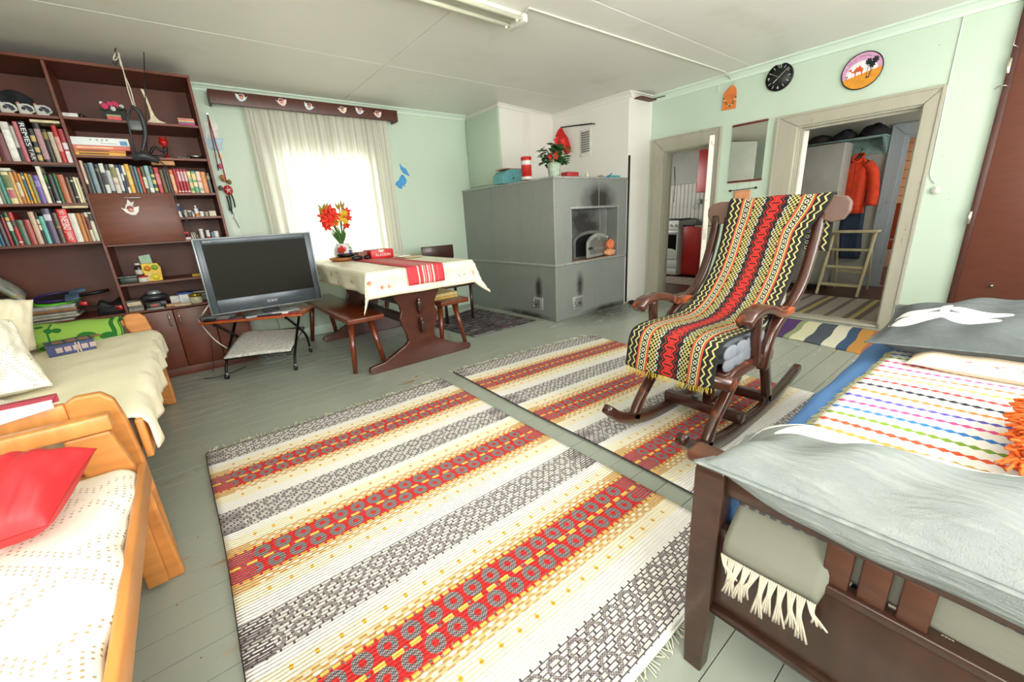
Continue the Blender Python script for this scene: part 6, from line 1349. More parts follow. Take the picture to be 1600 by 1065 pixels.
for y, ya in ((YN, AN), (YFr, AF)):
    strip([(1.43, .215), (1.55, .125), (1.76, .062), (2.05, .0435), (2.42, .068), (2.78, .15)], .045, .042, y, 'runner', M_RK, wfn=lambda k: .045+.02*math.sin(PI*k))
    strip([(1.90, .36), (1.80, .27), (1.70, .17), (1.655, .085)], .05, .042, y, 'front_leg', M_RKW, wfn=lambda k: .062-.02*math.sin(PI*k))
    strip([(2.22, .38), (2.27, .25), (2.34, .08)], .05, .04, y, 'rear_leg', M_RK)
    strip([(2.615, 1.06), (2.585, .92), (2.50, .74), (2.38, .63), (2.24, .575), (2.13, .50), (2.10, .40), (2.10, .35)], .045, .045, ya, 'back_upright', M_RK, wfn=lambda k: .045+.035*max(0, k-.45))
    strip([(2.33, .60), (2.20, .605), (2.08, .645), (1.97, .665), (1.87, .655), (1.82, .625)], .04, .065, ya, 'arm_rest', M_RKW, wfn=lambda k: .042+.018*max(0, k-.6))
    strip([(1.96, .64), (1.97, .52), (2.0, .40)], .045, .035, ya, 'arm_post', M_RK)
    strip([(1.73, .372), (1.80, .395), (1.95, .40), (2.2, .392)], .06, .05, (y+ya)/2, 'seat_rail', M_RKW)
MB().tube([(1.735, YN-.06, .372), (1.735, YFr+.09, .372)], .034, 14).build('front_roll', M_RKW, rk)
MB().rbox((1.72, YN-.03, .395), (2.24, YFr+.07, .418), .006).build('seat_board', M_RK, rk)
MB().rbox((1.97, YN-.02, .075), (2.02, YFr+.02, .13), .006).build('stretcher', M_RK, rk); MB().rbox((2.30, YN-.02, .075), (2.345, YFr+.02, .125), .006).build('stretcher', M_RK, rk)
MB().rbox((2.02, .915, .085), (2.30, .955, .125), .005).build('stretcher', M_RK, rk); MB().rbox((2.03, .91, .12), (2.075, .955, .40), .005).build('centre_post', M_RK, rk)
for k in range(6):
    y = .76+k*.082; strip([(2.60, 1.05), (2.565, .9), (2.48, .74), (2.36, .62), (2.2, .42)], .014, .022, y, 'back_slat', M_RK)
# crest rail with scalloped ends
cz = 1.03; half = [(0, cz-.005), (.10, cz-.005), (.20, cz), (.235, cz+.012), (.255, cz-.012), (.29, cz-.022), (.33, cz-.008), (.352, cz+.03), (.352, cz+.075), (.33, cz+.102), (.28, cz+.112), (0, cz+.108)]
yc = .935; pts = [(yc-p[0], p[1]) for p in half]+[(yc+p[0], p[1]) for p in reversed(half[1:-1])]
MB().prism(pts, 0, 2.595, 2.635).build('crest_rail', M_RKC, rk, bevel=.006)
# tufted grey cushion
cu = thing('seat_cushion', (2.0, .96, .419), 'grey tufted cushion on the rocking chair seat', 'cushion')
def cush(u, v):
    a = 2*PI*v; ca, sa = math.cos(a), math.sin(a); y = .725+.46*u
    e = 1-abs(2*u-1)**8*.5
    bx = (abs(ca)**.45)*(1 if ca > 0 else -1); bz = (abs(sa)**.6)*(1 if sa > 0 else -1)
    p = 1+.06*math.sin(a*9)*e
    return (1.985+.25*bx*p*e, y, .477+.056*bz*p*e)
mb = MB().grid(cush, 20, 60)
for uu in (0, 1):
    ring = [cush(uu, k/60) for k in range(60)]; o = len(mb.v); mb.v += [tuple(p) for p in ring]; c0 = sum((Vector(p) for p in ring), Vector())/60+Vector((0, -.012 if uu == 0 else .012, 0)); mb.v.append(tuple(c0))
    for k in range(60):
        f = [o+k, o+(k+1) % 60, o+60]; mb.f.append(f if uu else f[::-1]); mb.sm.append(True); mb.mi.append(0); mb.uv.append([(0, 0)]*3)
for k in range(5):
    for j in range(2):
        cx_ = 1.775+.1*k; mb.ball((cx_+.0, .728, .452+.05*j), (.066, .011, .036), 14, 10)
mb.build('pad', cm('70757c', .9, 0, .12, 20), cu)
# ------------------------------------------------------------------ woven blanket on the chair
def blanket_mat():
    t = Mt('woven_wool_blanket', .95); u, v, _ = t.xyz('UV')
    a = (u-.25).abs()           # distance from the centre line
    wv = t.noise(420, 1, 'UV'); T = .042
    tri = (v/T).tri(); tri2 = (v/(T*.5)).tri()
    col = t.col('191a18')
    YL = t.mix(wv*.5, 'b9ad5e', 'd4ca92'); WH = t.mix(wv*.4, 'bcbbaa', 'dad8cc'); RD = t.mix(wv*.4, 'c0241e', 'd84034'); OR = t.mix(wv*.4, 'c8402a', 'dc6a58')
    # centre: red lozenges with black zigzag
    z0 = a < .054
    hexw = .030+tri*.020
    inr = (a < hexw)*z0
    col = t.mix(inr, col, RD)
    col = t.mix(z0*((a-(hexw-.009)).abs() < .0055), col, '191a18'); col = t.mix(z0*(a < .022)*(tri2 > .66)*(tri > .5), col, '191a18')
    col = t.mix(z0*((a-.012).abs() < .003)*((tri-.3).abs() < .10), col, '191a18')
    # lattice bands
    z1 = a.between(.056, .115)
    la = ((a+v)/.021).fr(); lb = ((a-v)/.021).fr()
    lat = (la < .30).mx(lb < .30); brk = (((v/.056).fr()-.5).abs() < .34).mx(((a-.085).abs() < .02))
    col = t.mix(z1*lat*brk, col, t.mix(a > .072, WH, YL))
    # border of red, yellow and dotted white
    for (p, w, cc) in ((.121, .004, OR), (.130, .0035, YL), (.166, .0035, YL), (.175, .004, OR)): col = t.mix((a-p).abs() < w, col, cc)
    fv = (v/.030).fr()-.5; da = (a-.148)/.03; rr = (da*da+fv*fv).sq(); col = t.mix((a-.148).abs().op('LESS_THAN', .015)*rr.between(.16, .34), col, WH); col = t.mix(((a-.148).abs() < .013)*((a-.148).abs() > .008)*(fv.abs() > .40), col, WH)
    # two zigzags
    for p in (.196, .226): col = t.mix(((a-p-(tri-.5)*.016).abs() < .0042), col, YL)
    for p in (.196, .226): col = t.mix((((a-p+(tri-.5)*.022).abs()) < .0022)*(((v/.021).fr()-.5).abs() < .12), col, WH)
    t.base(col); t.bump(wv, .003, .7); return t.m
BP = bez([(2.665, 0, .86), (2.665, 0, 1.06), (2.655, 0, 1.135), (2.62, 0, 1.152), (2.585, 0, 1.13), (2.555, 0, 1.0), (2.47, 0, .82), (2.36, 0, .68), (2.25, 0, .595), (2.14, 0, .555), (2.0, 0, .552), (1.84, 0, .558), (1.74, 0, .545), (1.705, 0, .50), (1.695, 0, .42), (1.69, 0, .355)], 90)
SL = [0.0]
for i in range(1, len(BP)): SL.append(SL[-1]+(BP[i]-BP[i-1]).length)
LB = SL[-1]
def blank(u, v):
    s = v*LB
    i = max(j for j in range(len(SL)) if SL[j] <= s+1e-9); i = min(i, len(SL)-2); k = (s-SL[i])/max(1e-9, SL[i+1]-SL[i]); p = BP[i].lerp(BP[i+1], min(1, k))
    f = v; k3 = min(1, max(0, (f-.20)/.12)); k3 = k3*k3*(3-2*k3); y0 = .658+.077*k3+.012*max(0, (f-.45)/.55); y1 = 1.155+.055*max(0, (f-.45)/.55)
    hang = max(0, (f-.84)/.16)
    y = y0+(y1-y0)*u
    return (p.x-.010*hang*math.sin(9*u+1)-.006*math.sin(7*u), y, p.z+.003*math.sin(11*u+14*f)-.012*hang*math.sin(PI*u))
bl = thing('woven_blanket', (2.1, .94, .4), 'black woven blanket with red and yellow patterns over the rocking chair', 'blanket')
MB().grid(blank, 40, 130, (.5, LB)).build('cloth', blanket_mat(), bl, solid=.007, offset=0)
mb = MB()
for k in range(90):
    u = (k+.5)/90
    if hsh(k, 4) < .25: continue
    p = Vector(blank(u, 1)); mb.tube([p, p+Vector((-.006*hsh(k), .008*(hsh(k, 1)-.5), -.014)), p+Vector((-.010*hsh(k, 2), .016*(hsh(k, 3)-.5), -.02-.016*hsh(k, 5)))], .0016, 4)
tag(mb.build('fringe', cm('d0b83c', .9), bl), kind='stuff')
# ------------------------------------------------------------------ wooden bed at the right
M_BED = cm('382219', .32, 0, .16, 7, .0006, stretch=(1, 5, 1), coat=.25); M_BEDV = cm('3c261b', .32, 0, .16, 7, .0006, stretch=(1, 1, 5), coat=.25)
bd = thing('bed', (1.8, -.08, 0), 'dark brown wooden bed with slatted end board', 'bed')
XE0, BY0, BY1 = .80, -.56, .335
def post(y, x=XE0):
    v = []
    for (z, a, b) in ((0, .020, .022), (.215, .026, .030), (.57, .026, .032), (.585, .024, .030)):
        v += [(x-a, y-b, z), (x+a, y-b, z), (x+a, y+b, z), (x-a, y+b, z)]
    f = [(3, 2, 1, 0), (12, 13, 14, 15)]+[(i*4+k, i*4+(k+1) % 4, (i+1)*4+(k+1) % 4, (i+1)*4+k) for i in range(3) for k in range(4)]
    MB().add(v, f).build('post', M_BEDV, bd, bevel=.004)
for x in (XE0, 2.80):
    for y in (BY0, BY1): post(y, x)
    MB().rbox((x-.010, BY0+.03, .215), (x+.010, BY1-.03, .43), .003).build('end_panel', M_BED, bd)
    MB().tube([(x-.004, BY0+.03, .218), (x-.004, BY1-.03, .218)], .018, 12).build('lower_rail', M_BED, bd)
    MB().rbox((x-.016, BY0+.03, .425), (x+.016, BY1-.03, .445), .003).build('panel_cap', M_BED, bd)
    MB().rbox((x-.014, BY0+.03, .53), (x+.014, BY1-.03, .575), .004).build('top_rail', M_BED, bd)
    if x < 1: MB().rbox((x-.03, BY0-.05, .582), (x+.03, BY1+.055, .612), .012, seg=3).build('hand_rail', cm('55301f', .3, 0, .25, 12, coat=.3), bd)
    for k, c in enumerate(((1288, 1331), (1343, 1391), (1407, 1463))):
        a = PX(c[0], 880+25*k, XE0).y; b = PX(c[1], 895+25*k, XE0).y
        MB().rbox((x-.009, b, .445), (x+.009, a, .53), .003).build('slat', cm('4a2a1c', .35, 0, .15, 8, stretch=(1, 1, 5)), bd)
    MB().rbox((x-.009, -.36, .445), (x+.009, -.325, .53), .003).build('slat', M_BEDV, bd)
for y in (BY0, BY1): MB().rbox((XE0+.026, y-.012, .24), (2.774, y+.012, .42), .004).build('side_rail', M_BED, bd)
MB().rbox((XE0+.02, BY0+.015, .30), (2.78, BY1-.015, .325), .003).build('slat_base', M_BED, bd)
t = Mt('blue_ticking', .8); n = t.noise(4, 3); t.base(t.mix(n, '3f6aa0', '5480b4')); t.bump(t.noise(120, 2), .002, .4)
mt = thing('mattress', (1.8, -.1, .326), 'blue mattress on the wooden bed', 'mattress')
def matt(z0, z1):
    def fn(u, v):
        a = 2*PI*v; ca, sa = math.cos(a), math.sin(a)
        bx = (abs(ca)**.35)*(1 if ca > 0 else -1); bz = (abs(sa)**.55)*(1 if sa > 0 else -1)
        e = 1-abs(2*u-1)**14*.35; zc = (z0+z1)/2
        puff = 1+.005*math.sin(u*34)*abs(ca)
        return (XE0+.045+1.88*u, -.105+(.485*bx)*puff*(1-.03*abs(2*u-1)**8), zc+(z1-z0)/2*bz*e+.004*math.sin(17*u+3*a))
    mb = MB().grid(fn, 60, 48)
    for uu in (0, 1):
        o = len(mb.v); mb.v += [tuple(fn(uu, k/48)) for k in range(48)]; f = [o+k for k in range(48)]
        mb.f.append(f if uu == 0 else f[::-1]); mb.sm.append(False); mb.mi.append(0); mb.uv.append([(0, 0)]*48)
    return mb
matt(.327, .50).build('pad', t.m, mt)
# striped throw
def throw_mat():
    t = Mt('white_rag_throw', .95); u, v, _ = t.xyz('UV')     # u along the bed, v across
    S = .0600; f = (u/S).fr(); idx = (u/S).fl()
    dia = (v/.024).tri()
    w = .05+.16*dia
    on = ((f-.5).abs() < w)
    cols = ['d04870', '4a46b8', '8a8a3a', 'b8984a', 'd8502c', '7a9a30', '2f78c0', 'd04a88', '5a50b4', 'e08038', '1d2024', 'd03a38', 'a0a050', 'e07a4a', 'd85088', 'd04070', '7a9a30', '2f78c0']
    c = t.ramp((idx+.5)/18.0, [(i/18.0, k) for i, k in enumerate(cols)])
    wv = t.noise(150, 2, 'UV', (1, .35, 1))
    t.base(t.mix(on, t.mix(wv*.5, 'e8e6df', 'f4f2ec'), c)); t.bump(wv, .004, .6); return t.m
def throwf(u, v):
    x = 1.07+1.13*u; y = -.60+.875*v+.012*math.sin(5*u)-.0*u
    d = max(0, abs(y+.105)-.36); z = .505+.002*math.sin(21*u+9*v)-1.2*d*d*8*.35
    if y < -.5: z -= (-.5-y)*1.0
    return (x+.015*math.sin(3*v), max(y, -.585), z+.006)
th = thing('bed_throw', (1.6, -.2, .5), 'white rag throw with rows of coloured diamonds on the bed', 'throw')
MB().grid(throwf, 60, 44, (1.13, .875)).build('cloth', throw_mat(), th, solid=.006, offset=1)
mb = MB()
for k in range(100):
    p = Vector(throwf((k+.5)/100, 1)); mb.tube([p, p+Vector((.004*(hsh(k)-.5), .006+.008*hsh(k, 1), -.004)), p+Vector((.008*(hsh(k, 2)-.5), .014+.012*hsh(k, 3), -.010))], .0014, 4)
tag(mb.build('fringe', cm('d6cc8c', .9), th), kind='stuff')
# pillows with printed dragonfly
def dragonfly_mat(name, wing_c, k=1.0, kv=1.0, ca='646b6c', cb='767c7b', cc='8c918e'):
    t = Mt(name, .85); u, v, _ = t.xyz('UV'); n = t.noise(5, 4, 'UV'); f = t.noise(300, 2, 'UV'); wr = t.noise(9, 5, 'UV', (1, 2.5, 1))
    c = t.mix(n, ca, cb); c = t.mix(((wr-.5)*2).clamp()*.5, c, cc)
    def ell(cu, cv, ru, rv, ang):
        ca, sa = math.cos(ang), math.sin(ang); x = u-cu; y = (v-cv)
        a = (x*ca+y*sa)/ru; b = (y*ca-x*sa)/rv; return (a*a+b*b) < 1.0
    m = None
    for (s) in (-1, 1):
        for (du, dv, ru, rv, an) in ((.17, .04, .165, .055, -.12), (.14, -.09, .15, .075, -.38)):
            e = ell(wing_c[0]+s*du*k, wing_c[1]+dv, ru*k, rv*kv, s*an); m = e if m is None else m.mx(e)
    m = m.mx(ell(wing_c[0], wing_c[1]-.02, .016, .10, 0)).mx(ell(wing_c[0], wing_c[1]+.11, .02, .03, 0))
    t.base(t.mix(m, c, 'f0eee9')); t.bump(wr+f*.1, .03, .5); return t.m
M_DF_DIM = dragonfly_mat('grey_dragonfly_linen', (.22, .36), .62, 1.0, '4d5455', '5a6161', '6a706f'); M_DF_LIT = dragonfly_mat('grey_dragonfly_linen_lit', (.50, .76), 1.45, 1.4, '747b7b', '8a908d', 'b3b8b2')  # one linen twice: near glare and far dimness mixed into the greys
# near pillow lying on the end board
q = [(.742, .345, .61), (.745, -.46, .61), (1.09, -.43, .60), (1.04, .325, .57)]
q = [(.738, .350, .618), (.742, -.46, .62), (1.06, -.46, .60), (.99, .352, .585)]
npz = pillow_quad(q, .17, 60, 3.2, .7, .0075, flange=.05)
def pillow_thing(mb, mat, hemc, label, edge):
    o = thing('dragonfly_pillow', mb.v[0], label, 'pillow'); mb.build('pillow_cover', mat, o)
    P = [Vector(mb.v[i]) for i in edge]; MB().tube([p+Vector((-.004, 0, -.001)) for p in P], .0065, 8, flat=(1, .45)).build('hem', cm(hemc, .85, 0, .15, 40), o)
pillow_thing(npz, M_DF_LIT, '7c8280', 'grey pillow with white dragonfly print on the near end of the bed', range(0, 61))
# far pillows
pq = [(1.97, .20, .525), (1.95, -.50, .525), (2.52, -.50, .545), (2.52, .24, .545)]
t = Mt('peach_floral', .85); vd, vc = t.vor(9, 'UV'); vd2, _c = t.vor(30, 'UV'); c = t.mix((vd < .2)*(vd2 < .4), 'e4cdb4', 'a8628a'); c = t.mix((vd > .2)*(vd < .28)*(vd2 < .4), c, '9aa46a'); t.base(c)
tag(pillow_quad([Vector(p)+Vector((0, 0, .008)) for p in pq], .065, 28, 4, .2, .003).build('floral_pillow', t.m), 'peach floral pillow beneath the far dragonfly pillow', 'pillow')
fq = [PF(1332, 553, .57), (2.20, -.50, .63), (2.66, -.50, .68), PF(1372, 484, .64)]
pillow_thing(pillow_quad([Vector((2.03, .335, .575)), Vector((2.08, -.50, .615)), Vector((2.64, -.50, .64)), Vector((2.58, .345, .625))], .18, 50, 3.4, 2.9, .007, flange=.05), M_DF_DIM, '5f6667', 'grey pillow with white dragonfly print at the far end of the bed', range(0, 51))
# woven grey blanket with fringe hanging through the end board
t = Mt('grey_weave', .95); u, v, _ = t.xyz('UV'); ck = ((u/.004).fr() < .5); ck2 = ((v/.004).fr() < .5); n = t.noise(40, 2, 'UV'); band = u.between(.03, .055)*(((v/.02).fr() < .6))
c = t.mix((ck*ck2).mx((1.0-ck)*(1.0-ck2))*.4, '757567', '5f5f55'); t.base(t.mix(band, c, '45444a')); t.bump(n, .002, .5)
gb_ = thing('woven_bed_blanket', (.83, -.05, .4), 'grey woven blanket with knotted white fringe hanging through the bed end', 'blanket')
def gbl(u, v):
    y = .285-.72*v; s = u*.17
    z = .545-s*.83; x = .862-.10*min(1, u*1.35)
    if v > .24: x = max(x, .818); z = .545-s*.6
    return (x+.004*math.sin(20*y), y, z+.006*math.sin(9*y))
MB().grid(gbl, 10, 60, (.17, .72)).build('cloth', t.m, gb_, solid=.004)
for k in range(14):
    v_ = (k+.4)/11*.235 if k < 11 else .27+(k-11)*.09
    p = Vector(gbl(1, v_))+Vector((-.004, 0, .004)); dy = .03*(hsh(k)-.5); L = .03+.075*hsh(k, 2)
    m = MB()
    for j in range(4):
        o = Vector((0, .004*(j-1.5), 0)); m.tube(bez([p+o, p+Vector((-.010, dy*.4, -L*.35))+o*.4, p+Vector((-.012, dy, -L*.6))+o*.8, p+Vector((-.010+.004*hsh(k, j), dy*1.4+.006*(hsh(j, k)-.5), -L))+o*1.6], 9), .0022, 5)
    m.build('fringe_knot', cm('b9b2a0', .9), gb_)
# shaggy orange cushion and teal cloth on the bed
sc_ = thing('shaggy_cushion', (1.5, -.2, .53), 'bright orange shaggy cushion at the right edge of the bed', 'cushion')
cq = [(1.24, -.075, .565), (1.27, -.46, .565), (1.72, -.50, .57), (1.67, -.085, .565)]
core = pillow_quad(cq, .10, 20, 3, 1, .002); core.build('core', cm('d8581c', .9), sc_)
mb = MB(); Nrm = Vector((0, 0, 1))
for k in range(2600):
    u, v = hsh(k, 1), hsh(k, 2); a, b, c, d = [Vector(p) for p in cq]; P = (a*(1-u)+b*u)*(1-v)+(d*(1-u)+c*u)*v
    h = max(0, (1-abs(2*u-1)**3)*(1-abs(2*v-1)**3))**.55*.05
    P = P+Vector((0, 0, h)); o = P-Vector((1.49, -.25, .5)); o.z = .05; o.normalize()
    d1_ = Vector((o.x*.6+(hsh(k, 3)-.5)*1.2, o.y*.6+(hsh(k, 4)-.5)*1.2, .35)); d1_.normalize(); L = .03+.02*hsh(k, 5)
    mb.tube([P, P+d1_*L*.6+Vector((0, 0, .004)), P+d1_*L+Vector((0, 0, -.010))], [.0034, .004, .003], 4, cap=False)
tag(mb.build('shag_pile', cm('ea6a24', .85, 0, .12, 20), sc_), kind='stuff')
tag(MB().grid(lambda u, v: (1.13+.16*u+.03*v, -.10-.35*v, .517+.022*math.sin(PI*u)+.004*math.sin(14*v+5*u)), 12, 16).build('teal_cloth', cm('3f8f94', .8, 0, .2, 9), solid=.008), 'crumpled teal cloth beside the orange shaggy cushion', 'cloth')
# ------------------------------------------------------------------ rugs
def rug_mat(name, period_shift, width):
    t = Mt(name, .95); u, v, _ = t.xyz('UV'); T = .643
    p = ((v+period_shift)/T).fr()*T
    wv = t.noise(170, 2, 'UV', (.45, 1, 1)); wob = (t.noise(2.5, 2, 'UV')-.5)*.008
    p = p+wob
    inner = u.between(.075, width-.075)
    th1 = (v/.0125).fr(); thr = th1 < .27
    DK, LT, WHc = '5a5054', 'e6ddd2', 'f1eee8'
    chk = ((u/.009).fr() < .5).op('COMPARE', ((v/.0085).fr() < .5), .1); mel = t.mix(chk*.75, t.mix((wv-.45)*4, '4a4044', '6a5e62'), 'b0a6a4'); RDm = t.mix((wv-.4)*3, 'c42022', 'de3836')
    # grey band
    def ovals(off, pitch, rowh, shift):
        r = ((p-off)/rowh); row = r.fl(); fy = (r.fr()-.5)*2.0; fx = (((u+row*shift)/pitch).fr()-.5)*2.0
        return (fx*fx*1.15+fy*fy*1.15).sq(), fx, fy
    d, fx, fy = ovals(.004, .074, .078, .037)
    ring = d.between(.58, .90)*inner
    dash = ((((u+(v/.0125).fl()*.012)/.034).fr()) > .18)
    gcol = t.mix((1.0-thr)*dash, DK, WHc); gcol = t.mix(ring*.85, gcol, mel); gcol = t.mix((1.0-inner)*((v/.011).fr() < .5), gcol, DK)
    # red band
    d2, f2x, f2y = ovals(.305, .070, .080, .035)
    rcol = t.mix((d2.between(.32, .86))*inner, RDm, mel); rcol = t.mix((d2 > 1.32)*inner, rcol, mel); rcol = t.mix((1.0-inner)*((v/.012).fr() < .5), rcol, mel)
    mid = ((p-.385).abs() < .0075); rcol = t.mix(mid*(((u/.052).fr()) < .62), rcol, 'e6c25a')
    edge = ((p-.306).abs() < .006).mx((p-.466).abs() < .006); rcol = t.mix(edge*(((u/.03).fr()) < .7), rcol, 'e0b456')
    # tan band
    fu = ((u+((v/.016).fl()*.021))/.042).fr(); fv2 = (v/.016).fr(); tcol = t.mix((((fu-.5)*(fu-.5)*2.2+(fv2-.5)*(fv2-.5)) < .15)*inner, t.mix((wv-.4)*3, 'cda266', 'e2c090'), 'f3ead2')
    # cream band
    fu3 = (u/.065).fr(); spot = (((fu3-.5)*(fu3-.5)*4+(((p-.228)/.05)*((p-.228)/.05)).mn(((p-.548)/.05)*((p-.548)/.05))) < .035); ccol = t.mix(spot*inner, t.mix(thr*.35, 'f1e9cf', 'e2c894'), 'dca83e')
    wcol = t.mix(wv*.4, 'f2efe9', 'e2ddd2')
    col = t.mix(p < .165, wcol, gcol)
    col = t.mix(p.between(.205, .262).mx(p.between(.512, .575)), col, ccol)
    col = t.mix(p.between(.262, .300).mx(p.between(.472, .512)), col, tcol)
    col = t.mix(p.between(.300, .472), col, rcol)
    t.base(col); rib = (v/.0125).tri(); t.bump(rib*.8+wv*.6, .004, .9); return t.m
def rug(name, label, c0, c1, c2, c3, mat, W, L, seed, nearf=True):
    a, b, c, d = [Vector((p[0], p[1], 0)) for p in (c0, c1, c2, c3)]     # far-left, far-right, near-right, near-left
    o = thing(name, ((a.x+c.x)/2, (a.y+c.y)/2, 0), label, 'rug', None)
    def fn(u, v):
        p = (a*(1-u)+b*u)*(1-v)+(d*(1-u)+c*u)*v; e = min(u, 1-u, v, 1-v)
        return (p.x+.004*math.sin(9*v+seed)*(1 if u > .5 else -1)*(abs(2*u-1)**4), p.y+.006*math.sin(7*u+seed)*(abs(2*v-1)**4), .0085+.0015*math.sin(8*u+seed)*math.sin(7*v)+.002*(e < .02))
    MB().grid(fn, 60, 90, (W, L)).build('weave', mat, o, solid=.0075, offset=-1)
    for vv, s in ((0, 1), (1, -1)):
        mb = MB()
        for k in range(int(W*130)):
            if hsh(k, seed+9) < .3: continue
            p = Vector(fn((k+.5)/int(W*130), vv)); x = .012*(hsh(k, 1)-.5); L_ = (.022+.03*hsh(k, 2))*(1.5 if vv == 0 else .55); cl = .018*math.sin(k*.35+seed)
            mb.tube([p, p+Vector((x+cl*.5, s*L_*.55, -.002)), p+Vector((x*2.2+cl, s*L_, -.004))], .0026 if vv == 0 else .0016, 4, cap=False)
        tag(mb.build('fringe', cm('d9d6bf', .95), o), kind='stuff')
    # dark bound selvedge cords along the long sides
    for uu in (0, 1): MB().tube([fn(uu, k/40) for k in range(41)], .0035, 5).build('selvedge', cm('3a3436', .95), o)
    return o
rug('rag_rug', 'large red, white and grey patterned rag rug, nearest the sofas', (-.128, 2.518), (1.288, 2.518), (1.285, .40), (-.105, .42), rug_mat('rag_rug_weave', 0.0, 1.41), 1.41, 2.11, 1)
rug('rag_rug', 'large red, white and grey patterned rag rug under the rocking chair', (1.43, 2.60), (2.86, 2.45), (2.76, .50), (1.395, .53), rug_mat('rag_rug_weave_b', 0.0, 1.41), 1.41, 2.08, 4)
# small rag rugs
def strip_rug(name, label, pts, stops, T, seed, axis=1, speck=.5, W=1, L=1):
    t = Mt(name+'_weave', .95); u, v, _ = t.xyz('UV'); w = t.noise(60, 2, 'UV', (2, 1, 1)); f = ((v if axis else u)+(t.noise(4, 2, 'UV')-.5)*.004); c = t.ramp(f, stops); sp = t.noise(120, 1, 'UV', (.5, 2, 1)); t.base(t.mix((sp-.5)*speck*3, c, '3a3a3c')); t.bump(w, .004, .8)
    a, b, c_, d = [Vector((p[0], p[1], 0)) for p in pts]
    return tag(MB().grid(lambda u, v: tuple((a*(1-u)+b*u)*(1-v)+(d*(1-u)+c_*u)*v+Vector((.006*math.sin(11*v), .006*math.sin(9*u), .0075+.0015*math.sin(9*u+seed)*math.sin(8*v)))), 30, 30, (W, L)).build(name, t.m, solid=.0065, offset=-1), label, 'rug')
strip_rug('entry_rug', 'small rag rug with purple, cream and blue stripes by the hall door', [(4.62, 1.90), (4.02, 1.84), (3.78, .60), (4.56, .66)],
          [(0, 'd8d6c4'), (.06, '3f4a58'), (.10, 'd4d2c0'), (.16, '6a6a5c'), (.22, 'd8d4c2'), (.27, '2f3e54'), (.31, 'd8d4bf'), (.35, '6e6c5e'), (.42, '4a2a66'), (.53, '8f9a70'), (.57, 'd4d2ae'), (.66, '46505a'), (.76, 'd6d2bc'), (.84, '2f4a6a'), (.90, 'b8843c'), (.97, '9a5a3c')], 1, 2, 1, .25)
t = Mt('dark_rag_weave', .95); u, v, _ = t.xyz('UV'); n1 = t.noise(7, 1, 'UV', (.5, 8, 1)); n2 = t.noise(9, 1, 'UV', (.8, 14, 1)); c = t.ramp(n1, [(0, '17181c'), (.44, '3a3e48'), (.49, '8c8a8a'), (.53, '241c22'), (.58, '8a2a30'), (.61, '1c1c22'), (.66, 'a8a49c')]); t.base(t.mix((n2 > .58)*.7, c, '23222a')); t.bump(n2, .004, .8)
dk = [(2.02, 4.18), (2.86, 4.42), (2.93, 3.30), (2.10, 3.30)]
a, b, c_, d = [Vector((p[0], p[1], 0)) for p in dk]
tag(MB().grid(lambda u, v: tuple((a*(1-u)+b*u)*(1-v)+(d*(1-u)+c_*u)*v+Vector((0, .004*math.sin(9*u), .007))), 20, 30, (1, 1)).build('dark_rag_rug', t.m, solid=.006, offset=-1), 'dark mottled rag rug lying between the table and the oven', 'rug')
# ------------------------------------------------------------------ fluorescent ceiling lamp
fx = thing('ceiling_lamp', (1.5, 2.46, ZC-.1), 'white double fluorescent ceiling lamp, switched off', 'lamp')
M_LMP = cm('d6d6c8', .4, 0, .03); M_TBE = cm('c9cab4', .25, 0, .02)
e = PF(812, 38, ZC-.055); ly = e.y-.0; lx1 = e.x
lx0 = lx1-1.28
MB().rbox((lx0, ly-.035, ZC-.032), (lx1, ly+.035, ZC), .005).build('housing', M_LMP, fx)
for dy in (-.055, .055): MB().cyl((lx0+.03, ly+dy, ZC-.05), (lx1-.03, ly+dy, ZC-.05), .013, n=14).build('tube', M_TBE, fx)
for x in (lx0, lx1-.04): MB().rbox((x, ly-.085, ZC-.072), (x+.04, ly+.085, ZC-.026), .008).build('end_holder', M_LMP, fx)
for dy in (-.055, .055): MB().cyl((lx1-.07, ly+dy, ZC-.075), (lx1-.07, ly+dy, ZC-.055), .009, n=10).build('starter', M_LMP, fx)
wr = thing('ceiling_wire', (3.3, 2.25, ZC-.01), 'white painted wire running across the ceiling to the door wall', 'wire')
p0, p1 = PF(826, 12, ZC-.006), PF(1133, 112, ZC-.006); MB().tube([(lx1, ly-.05, ZC-.02), tuple(p0), tuple(p1), (XR-.02, p1.y, ZC-.05)], .006, 6).build('conduit', M_LMP, wr)
jb = PX(1123, 129, XR-.012); MB().lathe([(.028, 0), (.028, .012), (.022, .018), (.0005, .018)], M=frame((XR, jb.y, jb.z), (0, 1, 0), (0, 0, 1), (-1, 0, 0)), n=18).build('junction_box', M_TRIMG, wr)
MB().tube(bez([(XR-.008, jb.y, jb.z-.02), (XR-.008, jb.y, jb.z-.09)], 4), .004, 6).tube(bez([(XR-.012, jb.y, jb.z), (XR-.012, jb.y-.08, jb.z+.03), (XR-.03, p1.y, ZC-.05)], 8), .005, 6).build('branch_wire', M_TRIMG, wr)
